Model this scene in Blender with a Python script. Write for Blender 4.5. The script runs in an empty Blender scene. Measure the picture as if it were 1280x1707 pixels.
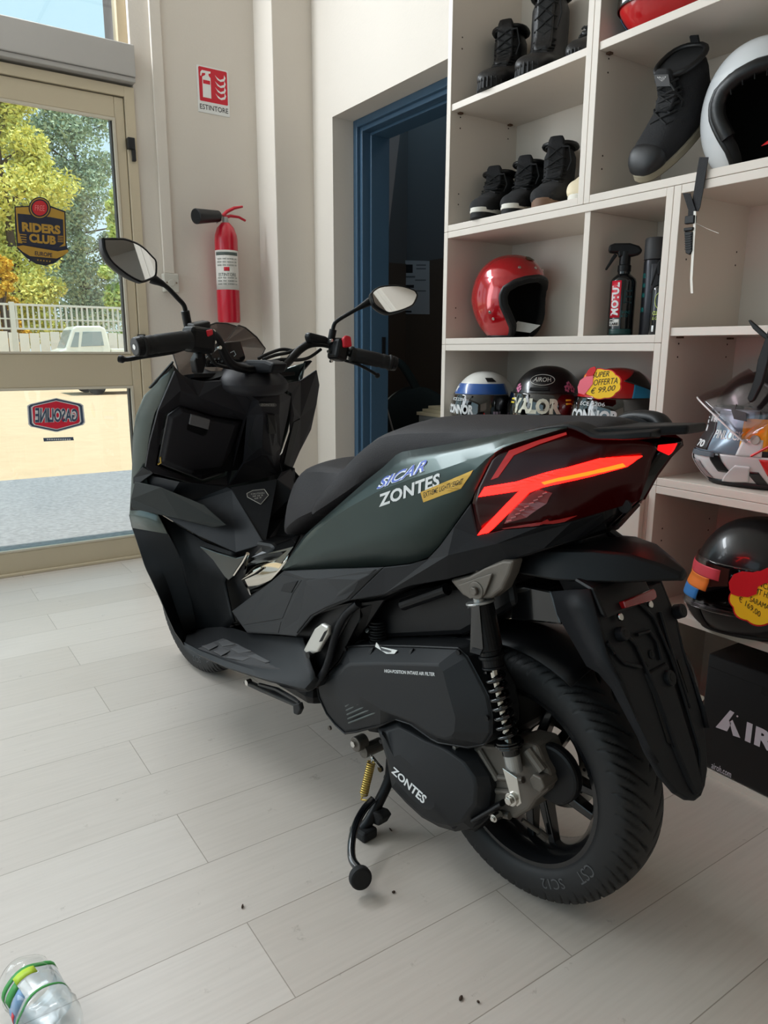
import bpy, bmesh, math, random
from mathutils import Vector as V3, Matrix
from mathutils.bvhtree import BVHTree
from mathutils.geometry import tessellate_polygon
random.seed(7)
SC = bpy.context.scene
COL = SC.collection
PI = math.pi

# ------------------------------------------------------------------ camera, sky, lights, exposure
CAM_F, CAM_PITCH, CAM_ROLL, CAM_YAW, CAM_H = 1220.68, .216152, .004773, .596777, 1.05
_f = V3((math.sin(CAM_YAW)*math.cos(CAM_PITCH), math.cos(CAM_YAW)*math.cos(CAM_PITCH), -math.sin(CAM_PITCH)))
_r = _f.cross(V3((0, 0, 1))).normalized()
_u = _r.cross(_f)
_R = _r*math.cos(CAM_ROLL) + _u*math.sin(CAM_ROLL)
_U = _u*math.cos(CAM_ROLL) - _r*math.sin(CAM_ROLL)
cam = bpy.data.objects.new('camera', bpy.data.cameras.new('camera'))
COL.objects.link(cam)
cm = Matrix((_R, _U, -_f)).transposed().to_4x4()
cm.translation = (0, 0, CAM_H)
cam.matrix_world = cm
cam.data.sensor_fit = 'VERTICAL'
cam.data.sensor_height = 36
cam.data.lens = CAM_F/1707*36
cam.data.clip_start = .02
cam.data.clip_end = 400
SC.camera = cam
SC.view_settings.view_transform = 'Standard'
SC.view_settings.look = 'None'
SC.view_settings.gamma = 1
SC.view_settings.exposure = 0.14
SC.cycles.use_denoising = True
SC.cycles.max_bounces = 10
SC.cycles.transparent_max_bounces = 24
SC.cycles.sample_clamp_indirect = 6
SC.cycles.caustics_reflective = False
SC.cycles.caustics_refractive = False

w = bpy.data.worlds.new('sky')
SC.world = w
w.use_nodes = True
nt = w.node_tree
bg = nt.nodes['Background']
tc = nt.nodes.new('ShaderNodeTexCoord')
sp = nt.nodes.new('ShaderNodeSeparateXYZ')
cr = nt.nodes.new('ShaderNodeValToRGB')
nt.links.new(tc.outputs['Generated'], sp.inputs[0])
nt.links.new(sp.outputs['Z'], cr.inputs[0])
cr.color_ramp.elements[0].position = 0.0
cr.color_ramp.elements[0].color = (.74, .92, .985, 1)
cr.color_ramp.elements[1].position = .75
cr.color_ramp.elements[1].color = (.40, .76, .96, 1)
nt.links.new(cr.outputs[0], bg.inputs[0])
bg.inputs[1].default_value = 1.05

def light(name, kind, energy, color, loc, direction, **kw):
    l = bpy.data.lights.new(name, kind)
    l.energy = energy
    l.color = color
    for k, v in kw.items():
        setattr(l, k, v)
    o = bpy.data.objects.new(name, l)
    COL.objects.link(o)
    o.location = loc
    o.rotation_euler = V3(direction).to_track_quat('-Z', 'Y').to_euler()
    return o
light('sun', 'SUN', 4.0, (1, .95, .88), (1, -2, 9), (-.18, .10, -1.25), angle=.01)
light('left_shop_window_daylight', 'AREA', 9, (.98, .985, 1), (-2.9, 2.9, 2.25), (1, -.12, -.22), shape='RECTANGLE', size=1.5, size_y=1.7)
light('front_fill_light', 'AREA', 66, (.90, .955, 1), (-2.05, 3.62, 1.75), (.02, -1, -.16), shape='RECTANGLE', size=1.9, size_y=2.6)  # fill light added out of view, left of the door
light('transom_daylight', 'AREA', 62, (.89, .95, 1), (.05, 3.66, 2.93), (.12, -1, -.45), shape='RECTANGLE', size=1.9, size_y=.36)
light('rear_fill_light', 'AREA', 3.5, (1, .84, .70), (-1.5, -3.3, 2.3), (.1, 1, -.25), shape='RECTANGLE', size=2.6, size_y=1.6)  # warm fill added behind the camera, not a lamp of the shop
light('back_room_fill_light', 'AREA', 2.2, (1, .93, .85), (3.0, 2.6, 2.9), (0, .3, -1), shape='RECTANGLE', size=.6, size_y=.6)  # fill light added to brighten the dark back room

# ------------------------------------------------------------------ measuring helpers
def ray(x, y):
    return _f + _R*((x-640)/CAM_F) - _U*((y-853.5)/CAM_F)
CAM_O = V3((0, 0, CAM_H))
def on(x, y, axis, val):
    d = ray(x, y)
    return CAM_O + d*((val-CAM_O[axis])/d[axis])

# ------------------------------------------------------------------ materials
def lin(c):
    return tuple(((v/255)/12.92 if v/255 <= .04045 else ((v/255+.055)/1.055)**2.4) for v in c)
MATS = {}
def mat(name, rgb, rough=.5, metal=0, bump=0, bscale=200, var=0, vscale=6, coat=0, emit=None, es=1, spec=.5, trans=0, ior=1.45, stretch=(1, 1, 1)):
    if name in MATS:
        return MATS[name]
    m = bpy.data.materials.new(name)
    m.use_nodes = True
    n = m.node_tree
    b = n.nodes['Principled BSDF']
    c = lin(rgb)
    b.inputs['Base Color'].default_value = (*c, 1)
    b.inputs['Roughness'].default_value = rough
    b.inputs['Metallic'].default_value = metal
    b.inputs['Specular IOR Level'].default_value = spec
    b.inputs['Coat Weight'].default_value = coat
    b.inputs['Coat Roughness'].default_value = .05
    b.inputs['Transmission Weight'].default_value = trans
    b.inputs['IOR'].default_value = ior
    if emit:
        b.inputs['Emission Color'].default_value = (*emit, 1)
        b.inputs['Emission Strength'].default_value = es
    if var or bump:
        t = n.nodes.new('ShaderNodeTexCoord')
        mp = n.nodes.new('ShaderNodeMapping')
        mp.inputs['Scale'].default_value = stretch
        n.links.new(t.outputs['Object'], mp.inputs[0])
    if var:
        nz = n.nodes.new('ShaderNodeTexNoise')
        nz.inputs['Scale'].default_value = vscale
        nz.inputs['Detail'].default_value = 5
        n.links.new(mp.outputs[0], nz.inputs['Vector'])
        mx = n.nodes.new('ShaderNodeMix')
        mx.data_type = 'RGBA'
        mx.inputs[6].default_value = (*[v*(1-var) for v in c], 1)
        mx.inputs[7].default_value = (*[min(1, v*(1+var)) for v in c], 1)
        n.links.new(nz.outputs[0], mx.inputs[0])
        n.links.new(mx.outputs[2], b.inputs['Base Color'])
    if bump:
        nb = n.nodes.new('ShaderNodeTexNoise')
        nb.inputs['Scale'].default_value = bscale
        nb.inputs['Detail'].default_value = 3
        n.links.new(mp.outputs[0], nb.inputs['Vector'])
        bp = n.nodes.new('ShaderNodeBump')
        bp.inputs['Strength'].default_value = bump
        bp.inputs['Distance'].default_value = .002
        n.links.new(nb.outputs[0], bp.inputs['Height'])
        n.links.new(bp.outputs[0], b.inputs['Normal'])
    MATS[name] = m
    return m
def glassy(name, tint, fac=.12, rough=.02, gloss=(1, 1, 1)):
    """thin pane: mostly clear, with a fresnel-weighted gloss"""
    if name in MATS:
        return MATS[name]
    m = bpy.data.materials.new(name)
    m.use_nodes = True
    n = m.node_tree
    for q in list(n.nodes):
        n.nodes.remove(q)
    out = n.nodes.new('ShaderNodeOutputMaterial')
    tr = n.nodes.new('ShaderNodeBsdfTransparent')
    tr.inputs[0].default_value = (*tint, 1)
    gl = n.nodes.new('ShaderNodeBsdfGlossy')
    gl.inputs[0].default_value = (*gloss, 1)
    gl.inputs[1].default_value = rough
    fr = n.nodes.new('ShaderNodeLayerWeight')
    fr.inputs[0].default_value = .5
    pw_ = n.nodes.new('ShaderNodeMath')
    pw_.operation = 'POWER'
    pw_.inputs[1].default_value = 4
    ad = n.nodes.new('ShaderNodeMath')
    ad.operation = 'MULTIPLY_ADD'
    ad.inputs[1].default_value = .75
    ad.inputs[2].default_value = fac
    ad.use_clamp = True
    n.links.new(fr.outputs['Facing'], pw_.inputs[0])
    mx = n.nodes.new('ShaderNodeMixShader')
    n.links.new(pw_.outputs[0], ad.inputs[0])
    n.links.new(ad.outputs[0], mx.inputs[0])
    n.links.new(tr.outputs[0], mx.inputs[1])
    n.links.new(gl.outputs[0], mx.inputs[2])
    n.links.new(mx.outputs[0], out.inputs[0])
    MATS[name] = m
    return m

# ------------------------------------------------------------------ mesh building
def wmat(o):
    m = o.matrix_parent_inverse @ o.matrix_basis
    return wmat(o.parent) @ m if o.parent else o.matrix_basis.copy()
def obj(name, verts, faces, m, parent=None, smooth=None, bevel=0, seg=2, solid=0, off=-1, sub=0, local=False, recalc=True):
    me = bpy.data.meshes.new(name)
    me.from_pydata([tuple(v) for v in verts], [], faces)
    if recalc:
        bm = bmesh.new()
        bm.from_mesh(me)
        bmesh.ops.recalc_face_normals(bm, faces=bm.faces)
        bm.to_mesh(me)
        bm.free()
    me.materials.append(m)
    if smooth is not None:
        me.polygons.foreach_set('use_smooth', [True]*len(me.polygons))
        me.set_sharp_from_angle(angle=math.radians(smooth))
    o = bpy.data.objects.new(name, me)
    COL.objects.link(o)
    if parent:
        o.parent = parent
        if not local:
            o.matrix_parent_inverse = wmat(parent).inverted()
    if sub:
        s = o.modifiers.new('s', 'SUBSURF')
        s.levels = s.render_levels = sub
    if solid:
        s = o.modifiers.new('t', 'SOLIDIFY')
        s.thickness = solid
        s.offset = off
    if bevel:
        b = o.modifiers.new('b', 'BEVEL')
        b.width = bevel
        b.segments = seg
        b.limit_method = 'ANGLE'
        b.angle_limit = math.radians(35)
    return o
def basis(d):
    d = V3(d).normalized()
    a = V3((0, 0, 1)) if abs(d.z) < .9 else V3((1, 0, 0))
    x = a.cross(d).normalized()
    return x, d.cross(x), d
class G:
    """collects shapes into one mesh"""
    def __init__(s):
        s.v, s.f = [], []
    def add(s, vs, fs):
        k = len(s.v)
        s.v += [V3(p) for p in vs]
        s.f += [tuple(i+k for i in q) for q in fs]
        return s
    def box(s, lo, hi, M=None):
        x0, y0, z0 = lo
        x1, y1, z1 = hi
        vs = [V3(p) for p in ((x0, y0, z0), (x1, y0, z0), (x1, y1, z0), (x0, y1, z0), (x0, y0, z1), (x1, y0, z1), (x1, y1, z1), (x0, y1, z1))]
        if M:
            vs = [M @ p for p in vs]
        return s.add(vs, [(0, 3, 2, 1), (4, 5, 6, 7), (0, 1, 5, 4), (1, 2, 6, 5), (2, 3, 7, 6), (3, 0, 4, 7)])
    def loft(s, rings, closed=True, caps=True):
        n = len(rings[0])
        vs = [p for r in rings for p in r]
        fs = []
        for i in range(len(rings)-1):
            for j in range(n if closed else n-1):
                k = (j+1) % n
                fs.append((i*n+j, i*n+k, (i+1)*n+k, (i+1)*n+j))
        if caps and closed:
            fs.append(tuple(range(n-1, -1, -1)))
            fs.append(tuple((len(rings)-1)*n+j for j in range(n)))
        return s.add(vs, fs)
    def tube(s, pts, r, n=12, caps=True, flat=None):
        pts = [V3(p) for p in pts]
        rs = r if isinstance(r, (list, tuple)) else [r]*len(pts)
        rings = []
        x = None
        for i, p in enumerate(pts):
            d = (pts[min(i+1, len(pts)-1)]-pts[max(i-1, 0)]).normalized()
            if x is None:
                x = basis(d)[0]
            x = (x-d*x.dot(d)).normalized()
            y = d.cross(x)
            rings.append([p+x*(rs[i]*math.cos(2*PI*k/n))+y*(rs[i]*(flat or 1)*math.sin(2*PI*k/n)) for k in range(n)])
        return s.loft(rings, True, caps)
    def lathe(s, prof, M, n=32, arc=None):
        """prof: (radius, height) along M's local z"""
        rings = []
        for k in range(n):
            a = 2*PI*k/n
            rings.append([M @ V3((r*math.cos(a), r*math.sin(a), h)) for r, h in prof])
        m = len(prof)
        vs = [p for r in rings for p in r]
        fs = []
        for k in range(n):
            q = (k+1) % n
            for j in range(m-1):
                fs.append((k*m+j, q*m+j, q*m+j+1, k*m+j+1))
        if prof[0][0] > 1e-6 and prof[0] != prof[-1]:
            fs.append(tuple(k*m for k in range(n-1, -1, -1)))
        if prof[-1][0] > 1e-6 and prof[0] != prof[-1]:
            fs.append(tuple(k*m+m-1 for k in range(n)))
        return s.add(vs, fs)
    def cyl(s, a, b, r, r2=None, n=24):
        a, b = V3(a), V3(b)
        x, y, d = basis(b-a)
        r2 = r if r2 is None else r2
        return s.loft([[a+x*(r*math.cos(2*PI*k/n))+y*(r*math.sin(2*PI*k/n)) for k in range(n)],
                       [b+x*(r2*math.cos(2*PI*k/n))+y*(r2*math.sin(2*PI*k/n)) for k in range(n)]])
    def ball(s, c, r, n=14, sc=(1, 1, 1), M=None):
        vs, fs = [], []
        h = n//2
        for i in range(h+1):
            for j in range(n):
                t, a = PI*i/h, 2*PI*j/n
                p = V3((r*sc[0]*math.sin(t)*math.cos(a), r*sc[1]*math.sin(t)*math.sin(a), r*sc[2]*math.cos(t)))
                vs.append(V3(c)+(M @ p if M else p))
        for i in range(h):
            for j in range(n):
                fs.append((i*n+j, i*n+(j+1) % n, (i+1)*n+(j+1) % n, (i+1)*n+j))
        return s.add(vs, fs)
    def prism(s, pts, d):
        """polygon extruded by the vector d"""
        pts = [V3(p) for p in pts]
        d = V3(d)
        return s.loft([pts, [p+d for p in pts]])
    def build(s, name, m, parent=None, **k):
        return obj(name, s.v, s.f, m, parent, **k)
def weld(o, dist=1e-5):
    bm = bmesh.new()
    bm.from_mesh(o.data)
    bmesh.ops.remove_doubles(bm, verts=bm.verts, dist=dist)
    bmesh.ops.recalc_face_normals(bm, faces=bm.faces)
    bm.to_mesh(o.data)
    bm.free()
    return o
def tag(o, label, cat, group=None, kind=None):
    o['label'] = label
    o['category'] = cat
    if group:
        o['group'] = group
    if kind:
        o['kind'] = kind
    return o
def thing(name, label, cat, loc=(0, 0, 0), rz=0, group=None):
    o = bpy.data.objects.new(name, None)
    o.empty_display_size = .05
    COL.objects.link(o)
    o.location = loc
    o.rotation_euler = (0, 0, rz)
    return tag(o, label, cat, group)
def struct(o):
    o['kind'] = 'structure'
    return o
def copy_tree(o, parent=None):
    c = o.copy()
    COL.objects.link(c)
    if parent:
        c.parent = parent
    for ch in [q for q in bpy.data.objects if q.parent == o]:
        copy_tree(ch, c)
    return c
def resample(pl, n):
    pl = [V3(p) for p in pl]
    L = [0]
    for a, b in zip(pl, pl[1:]):
        L.append(L[-1]+(b-a).length)
    out = []
    for i in range(n):
        t = L[-1]*i/(n-1)
        k = 0
        while k < len(pl)-2 and L[k+1] < t:
            k += 1
        s = (t-L[k])/max(L[k+1]-L[k], 1e-9)
        out.append(pl[k].lerp(pl[k+1], min(max(s, 0), 1)))
    return out
def spline(pts, n=8):
    pts = [V3(p) for p in pts]
    out = []
    for i in range(len(pts)-1):
        p0, p1, p2, p3 = pts[max(i-1, 0)], pts[i], pts[i+1], pts[min(i+2, len(pts)-1)]
        for k in range(n):
            t = k/n
            out.append(.5*((2*p1)+(p2-p0)*t+(2*p0-5*p1+4*p2-p3)*t*t+(3*p1-p0-3*p2+p3)*t**3))
    out.append(pts[-1])
    return out
def surf(rows, n=24, rs=None):
    """grid through polylines"""
    rows = [resample(r, n) for r in rows]
    g = G()
    g.loft(rows, closed=False)
    return g
def glyphs(s, shear=0, extra=0, spacing=1.0):
    cu = bpy.data.curves.new('t', 'FONT')
    cu.body = s
    cu.shear = shear
    cu.offset = extra
    cu.space_character = spacing
    cu.fill_mode = 'FRONT'
    cu.resolution_u = 3
    o = bpy.data.objects.new('t', cu)
    COL.objects.link(o)
    bpy.context.view_layer.update()
    me = bpy.data.meshes.new_from_object(o.evaluated_get(bpy.context.evaluated_depsgraph_get()))
    vs = [v.co.copy() for v in me.vertices]
    fs = [tuple(p.vertices) for p in me.polygons]
    bpy.data.objects.remove(o)
    bpy.data.curves.remove(cu)
    bpy.data.meshes.remove(me)
    x0, x1 = min(v.x for v in vs), max(v.x for v in vs)
    y0, y1 = min(v.y for v in vs), max(v.y for v in vs)
    return [((v.x-x0)/(x1-x0), (v.y-y0)/(y1-y0)) for v in vs], fs
def text_map(name, s, fn, m, parent=None, lift=.0006, local=False, **k):
    """writing laid on a surface: fn(a,b) gives the surface point and normal for a,b in 0..1"""
    uv, fs = glyphs(s, **k)
    vs = []
    for a, b in uv:
        p, nn = fn(a, b)
        vs.append(p+nn*lift)
    return obj(name, vs, fs, m, parent, local=local, recalc=False)
def quadfn(bl, br, tr, tl, toward=CAM_O):
    bl, br, tr, tl = map(V3, (bl, br, tr, tl))
    nn = (br-bl).cross(tl-bl).normalized()
    if toward is not None and nn.dot(V3(toward)-bl) < 0:
        nn = -nn
    return lambda a, b: (bl.lerp(br, a).lerp(tl.lerp(tr, a), b), nn)
def text_quad(name, s, c4, m, parent=None, toward=CAM_O, **k):
    return text_map(name, s, quadfn(*c4, toward=toward), m, parent, **k)
def plate(name, pts, m, parent=None, t=.0015, toward=CAM_O, lift=0, **k):
    """flat polygon with real thickness, raised from its surface"""
    pts = [V3(p) for p in pts]
    nn = sum(((pts[i]-pts[0]).cross(pts[i+1]-pts[0]) for i in range(1, len(pts)-1)), V3()).normalized()
    if toward is not None and nn.dot(V3(toward)-pts[0]) < 0:
        nn = -nn
    return G().prism([p+nn*lift for p in pts], nn*t).build(name, m, parent, **k)
# ------------------------------------------------------------------ the room
DY = 3.743           # door wall
RX = 1.96            # right wall
SX, SB = 1.634, 1.935  # shelf front and back
wallm = mat('white_wall_paint', (217, 209, 199), .75, bump=.25, bscale=90, var=.03, vscale=3)
ceilm = mat('ceiling_tile_paint', (225, 222, 215), .8)
alu = mat('champagne_aluminium', (204, 191, 166), .42, .2, var=.05, vscale=3)
greyp = mat('grey_painted_wood', (178, 174, 170), .6, var=.04, vscale=5)
lighttrim = mat('bead_cream_rubber', (205, 196, 178), .5)
dark = mat('black_plastic', (22, 23, 26), .45)
pane = glassy('door_pane_glass', (.97, .985, .98), .06)

def floor_mat():
    m = bpy.data.materials.new('white_washed_plank_floor')
    m.use_nodes = True
    n = m.node_tree
    N, Lk = n.nodes, n.links
    b = N['Principled BSDF']
    t = N.new('ShaderNodeTexCoord')
    mp = N.new('ShaderNodeMapping')
    Lk.new(t.outputs['Object'], mp.inputs[0])
    mp.inputs['Location'].default_value = (.31, FLOOR_OFF, 0)
    br = N.new('ShaderNodeTexBrick')
    Lk.new(mp.outputs[0], br.inputs['Vector'])
    br.inputs['Scale'].default_value = 1
    br.inputs['Brick Width'].default_value = 1.21
    br.inputs['Row Height'].default_value = FLOOR_ROW
    br.inputs['Mortar Size'].default_value = .0011
    br.inputs['Mortar Smooth'].default_value = .3
    br.inputs['Bias'].default_value = 0
    br.offset = .37
    br.inputs['Color1'].default_value = (*lin((202, 192, 182)), 1)
    br.inputs['Color2'].default_value = (*lin((211, 202, 193)), 1)
    br.inputs['Mortar'].default_value = (*lin((160, 150, 138)), 1)
    mg = N.new('ShaderNodeMapping')
    mg.inputs['Scale'].default_value = (2, 38, 1)
    Lk.new(t.outputs['Object'], mg.inputs[0])
    gr = N.new('ShaderNodeTexNoise')
    gr.inputs['Scale'].default_value = 3
    gr.inputs['Detail'].default_value = 6
    Lk.new(mg.outputs[0], gr.inputs['Vector'])
    mx = N.new('ShaderNodeMix')
    mx.data_type = 'RGBA'
    mx.blend_type = 'MULTIPLY'
    r1 = N.new('ShaderNodeValToRGB')
    r1.color_ramp.elements[0].color = (.82, .81, .8, 1)
    r1.color_ramp.elements[0].position = .3
    r1.color_ramp.elements[1].position = .62
    Lk.new(gr.outputs[0], r1.inputs[0])
    mx.inputs[0].default_value = .35
    Lk.new(br.outputs[0], mx.inputs[6])
    Lk.new(r1.outputs[0], mx.inputs[7])
    # scuffs and specks of dirt
    sc = N.new('ShaderNodeTexNoise')
    sc.inputs['Scale'].default_value = 16
    sc.inputs['Detail'].default_value = 8
    sc.inputs['Roughness'].default_value = .72
    Lk.new(t.outputs['Object'], sc.inputs['Vector'])
    r2 = N.new('ShaderNodeValToRGB')
    r2.color_ramp.elements[0].position = .30
    r2.color_ramp.elements[0].color = (.45, .41, .38, 1)
    r2.color_ramp.elements[1].position = .37
    Lk.new(sc.outputs[0], r2.inputs[0])
    m2 = N.new('ShaderNodeMix')
    m2.data_type = 'RGBA'
    m2.blend_type = 'MULTIPLY'
    m2.inputs[0].default_value = .55
    Lk.new(mx.outputs[2], m2.inputs[6])
    Lk.new(r2.outputs[0], m2.inputs[7])
    Lk.new(m2.outputs[2], b.inputs['Base Color'])
    b.inputs['Roughness'].default_value = .38
    b.inputs['Specular IOR Level'].default_value = .45
    bp = N.new('ShaderNodeBump')
    bp.inputs['Strength'].default_value = .25
    bp.inputs['Distance'].default_value = .002
    Lk.new(br.outputs['Fac'], bp.inputs['Height'])
    bp.invert = True
    Lk.new(bp.outputs[0], b.inputs['Normal'])
    return m
_ys = [on(0, y, 2, 0).y for y in (1182.5, 1236, 1297.5, 1370, 1461, 1575.6)]
FLOOR_ROW = (_ys[0]-_ys[-1])/5
FLOOR_OFF = -(_ys[-1] % FLOOR_ROW)
fl = struct(G().box((-3.2, -3.6, -.1), (3.9, DY+.1, 0)).build('floor', floor_mat()))
ce = struct(G().box((-3.3, -3.7, 3.3), (4.1, 4.4, 3.6)).build('ceiling', ceilm))
cg = G()
for x in [v*.6-3 for v in range(0, 9)]:
    cg.box((x, -3.5, 3.292), (x+.02, 3.6, 3.3))
for y in [v*.6-3.4 for v in range(0, 12)]:
    cg.box((-3.2, y, 3.292), (1.9, y+.02, 3.3))
struct(cg.build('trim_1', mat('ceiling_grid', (120, 112, 100), .6)))
# left wall with a wide opening, rear wall: out of view, they shape the daylight
struct(G().box((-3.3, -3.7, 0), (-3.15, 4, .35)).box((-3.3, -3.7, 3.0), (-3.15, 4, 3.3)).box((-3.3, -3.7, .35), (-3.15, -2.1, 3)).box((-3.3, 3.6, .35), (-3.15, 4, 3)).build('wall_left', mat('grey_beige_wall', (150, 142, 132), .8)))
struct(G().box((-3.3, -3.75, 0), (4.1, -3.55, 3.3)).build('wall_back', mat('grey_beige_wall', (150, 142, 132), .8)))
# door wall: opening X -.95..1.13
DOORR, DOORL = 1.127, -.90
struct(G().box((DOORR, DY, -.1), (1.744, DY+.10, 3.3)).box((-3.3, DY, -.1), (-3.02, DY+.22, 3.3)).box((-1.08, DY, -.1), (DOORL, DY+.22, 3.3)).box((-3.02, DY, -.1), (-1.08, DY+.22, .42)).box((-3.02, DY, 3.08), (-1.08, DY+.22, 3.3)).box((DOORL, DY, 3.12), (DOORR, DY+.10, 3.3)).build('wall_front', wallm))
# pilaster
struct(G().box((1.744, 3.54, 0), (2.35, DY+.22, 3.3)).build('wall_pilaster', wallm, bevel=.004))
# right wall with the inner doorway
JY, JT, JE = 3.345, 2.155, 2.30
struct(G().box((RX, JY, 0), (RX+.30, 3.54, 3.3)).box((RX, JE, JT), (RX+.30, JY, 3.3)).box((RX, -3.6, 0), (RX+.30, JE, 3.3)).build('wall_right', wallm))
# blue door frame standing inside the opening
blue = mat('blue_painted_steel', (66, 94, 118), .38, bump=.1, bscale=60)
fr = G()
bx0, bx1 = 2.095, 2.25
fr.box((bx0, JY-.055, 0), (bx1, JY, JT)).box((bx0, JE, 0), (bx1, JE+.055, JT)).box((bx0, JE+.055, JT-.055), (bx1, JY-.055, JT))
fr.box((bx0-.018, JY-.035, 0), (bx0, JY, JT)).box((bx0-.018, JE, JT-.035), (bx0, JY-.035, JT))
fr.box((bx0+.045, JY-.068, 0), (bx1, JY-.055, JT-.055)).box((bx0+.045, JE+.055, JT-.068), (bx1, JY-.068, JT-.055))
d2 = struct(fr.build('door_2', blue, bevel=.003))
d2['label'] = 'blue painted steel door frame in white doorway beside shelves'
st = G().box((bx0-.012, JY-.0605, .60), (bx0+.02, JY-.054, .76))
p = on(640, 575, 1, JY-.06)
st = G().box((p.x-.02, JY-.075, p.z-.05), (p.x+.0, JY-.0675, p.z+.04))
st.build('strike_plate', dark, d2)
# back room
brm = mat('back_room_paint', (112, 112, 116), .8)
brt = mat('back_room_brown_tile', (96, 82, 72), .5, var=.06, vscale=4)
BRX, BRY = 3.75, 5.2
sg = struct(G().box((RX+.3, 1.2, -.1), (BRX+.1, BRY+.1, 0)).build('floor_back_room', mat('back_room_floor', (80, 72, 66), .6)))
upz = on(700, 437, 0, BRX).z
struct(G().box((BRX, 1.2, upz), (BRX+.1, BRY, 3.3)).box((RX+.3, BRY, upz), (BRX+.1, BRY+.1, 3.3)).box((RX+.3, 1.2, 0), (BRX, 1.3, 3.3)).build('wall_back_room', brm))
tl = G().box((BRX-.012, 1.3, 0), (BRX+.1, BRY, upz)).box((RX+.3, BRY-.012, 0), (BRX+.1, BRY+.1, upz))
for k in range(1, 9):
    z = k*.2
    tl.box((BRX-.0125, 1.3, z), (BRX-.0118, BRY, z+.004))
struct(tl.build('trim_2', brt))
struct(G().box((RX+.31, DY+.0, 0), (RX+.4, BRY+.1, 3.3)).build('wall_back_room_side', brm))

# ------------------------------------------------------------------ glazed entrance door
def rect_frame(g, x0, x1, z0, z1, y0, y1, wl, wr, wb, wt):
    g.box((x0, y0, z0), (x0+wl, y1, z1)).box((x1-wr, y0, z0), (x1, y1, z1))
    g.box((x0+wl, y0, z0), (x1-wr, y1, z0+wb)).box((x0+wl, y0, z1-wt), (x1-wr, y1, z1))
ft = 2.232
dr = G()
# fixed jamb
dr.box((1.082, DY-.012, 0), (DOORR, DY+.09, ft)).box((DOORL, DY-.012, 0), (DOORL+.045, DY+.09, ft))
dr.box((DOORL+.045, DY-.012, ft-.045), (1.082, DY+.09, ft))
door = struct(dr.build('door_1', alu, bevel=.002))
door['label'] = 'glazed champagne aluminium shop entrance door with two glass panes'
gz = dict(t=2.093, b=1.031, t2=.877, b2=.113)
leafg = G()
rect_frame(leafg, .07, 1.08, .012, ft-.048, DY, DY+.06, .06, .044, gz['b2']-.012, ft-.048-gz['t'])
leafg.box((.13, DY, gz['t2']), (1.036, DY+.06, gz['b']))
leaf = leafg.build('door_leaf', alu, door, bevel=.004)
bd = G()
for z0, z1 in ((gz['b2'], gz['t2']), (gz['b'], gz['t'])):
    rect_frame(bd, .13, 1.036, z0, z1, DY-.004, DY+.012, .010, .012, .010, .012)
bd.build('glazing_bead', lighttrim, leaf, bevel=.001)
bd = G()
for z0, z1 in ((gz['b2'], gz['t2']), (gz['b'], gz['t'])):
    bd.box((1.018, DY+.014, z0), (1.036, DY+.05, z1))
bd.build('pane_seal', mat('dark_seal', (70, 66, 62), .6), leaf)
for z0, z1 in ((gz['b2'], gz['t2']), (gz['b'], gz['t'])):
    G().box((.135, DY+.026, z0+.003), (1.030, DY+.032, z1-.003)).build('glass_pane', pane, leaf)
# second leaf, left of the frame
lf2 = G()
rect_frame(lf2, DOORL+.045, .068, .012, ft-.048, DY, DY+.06, .06, .06, gz['b2']-.012, ft-.048-gz['t'])
lf2.box((DOORL+.105, DY, gz['t2']), (.008, DY+.06, gz['b']))
l2 = lf2.build('door_leaf', alu, door, bevel=.004)
for z0, z1 in ((gz['b2'], gz['t2']), (gz['b'], gz['t'])):
    G().box((DOORL+.10, DY+.026, z0+.003), (.012, DY+.032, z1-.003)).build('glass_pane', pane, l2)
for (px, py) in ((218, 248), (236, 573)):
    c = on(px, py, 1, DY-.012)
    h = G().box((c.x-.016, DY-.034, c.z-.005), (c.x+.016, DY-.001, c.z+.045)).box((c.x+.002, DY-.03, c.z-.055), (c.x+.018, DY-.001, c.z-.003))
    h.build('hinge', dark, door, bevel=.003)
# threshold
G().box((DOORL, DY-.02, 0), (DOORR, DY+.1, .014)).build('threshold', alu, door, bevel=.003)
# boxed beam over the door and the transom window over it
bz0, bz1 = 2.245, 2.40
struct(G().box((DOORL, DY-.05, bz0+.022), (1.13, DY+.14, bz1)).box((DOORL, DY-.042, bz0), (1.13, DY+.12, bz0+.0215)).build('trim_3', greyp, bevel=.004))
tw = G()
rect_frame(tw, DOORL, DOORR, bz1, 3.12, DY+.03, DY+.10, .05, .045, .012, .05)
w1 = struct(tw.build('window_1', mat('cream_window_wood', (196, 178, 148), .5), bevel=.003))
G().box((DOORL+.05, DY+.06, bz1+.012), (DOORR-.045, DY+.066, 3.07)).build('glass_pane', pane, w1)
w2 = G()  # unseen window, added to give the front fill light an opening
rect_frame(w2, -3.02, -1.08, .42, 3.08, DY+.05, DY+.11, .05, .05, .05, .05)
w2 = struct(w2.build('added_window', alu, bevel=.003))
G().box((-2.97, DY+.077, .47), (-1.13, DY+.083, 3.03)).build('glass_pane', pane, w2)
# rough outer reveal of the building seen through the transom
struct(G().box((1.098, DY+.12, bz1), (1.3, DY+.30, 3.3)).build('wall_outside', mat('grey_render', (150, 140, 142), .9, bump=.6, bscale=60, var=.2, vscale=30)))

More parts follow.
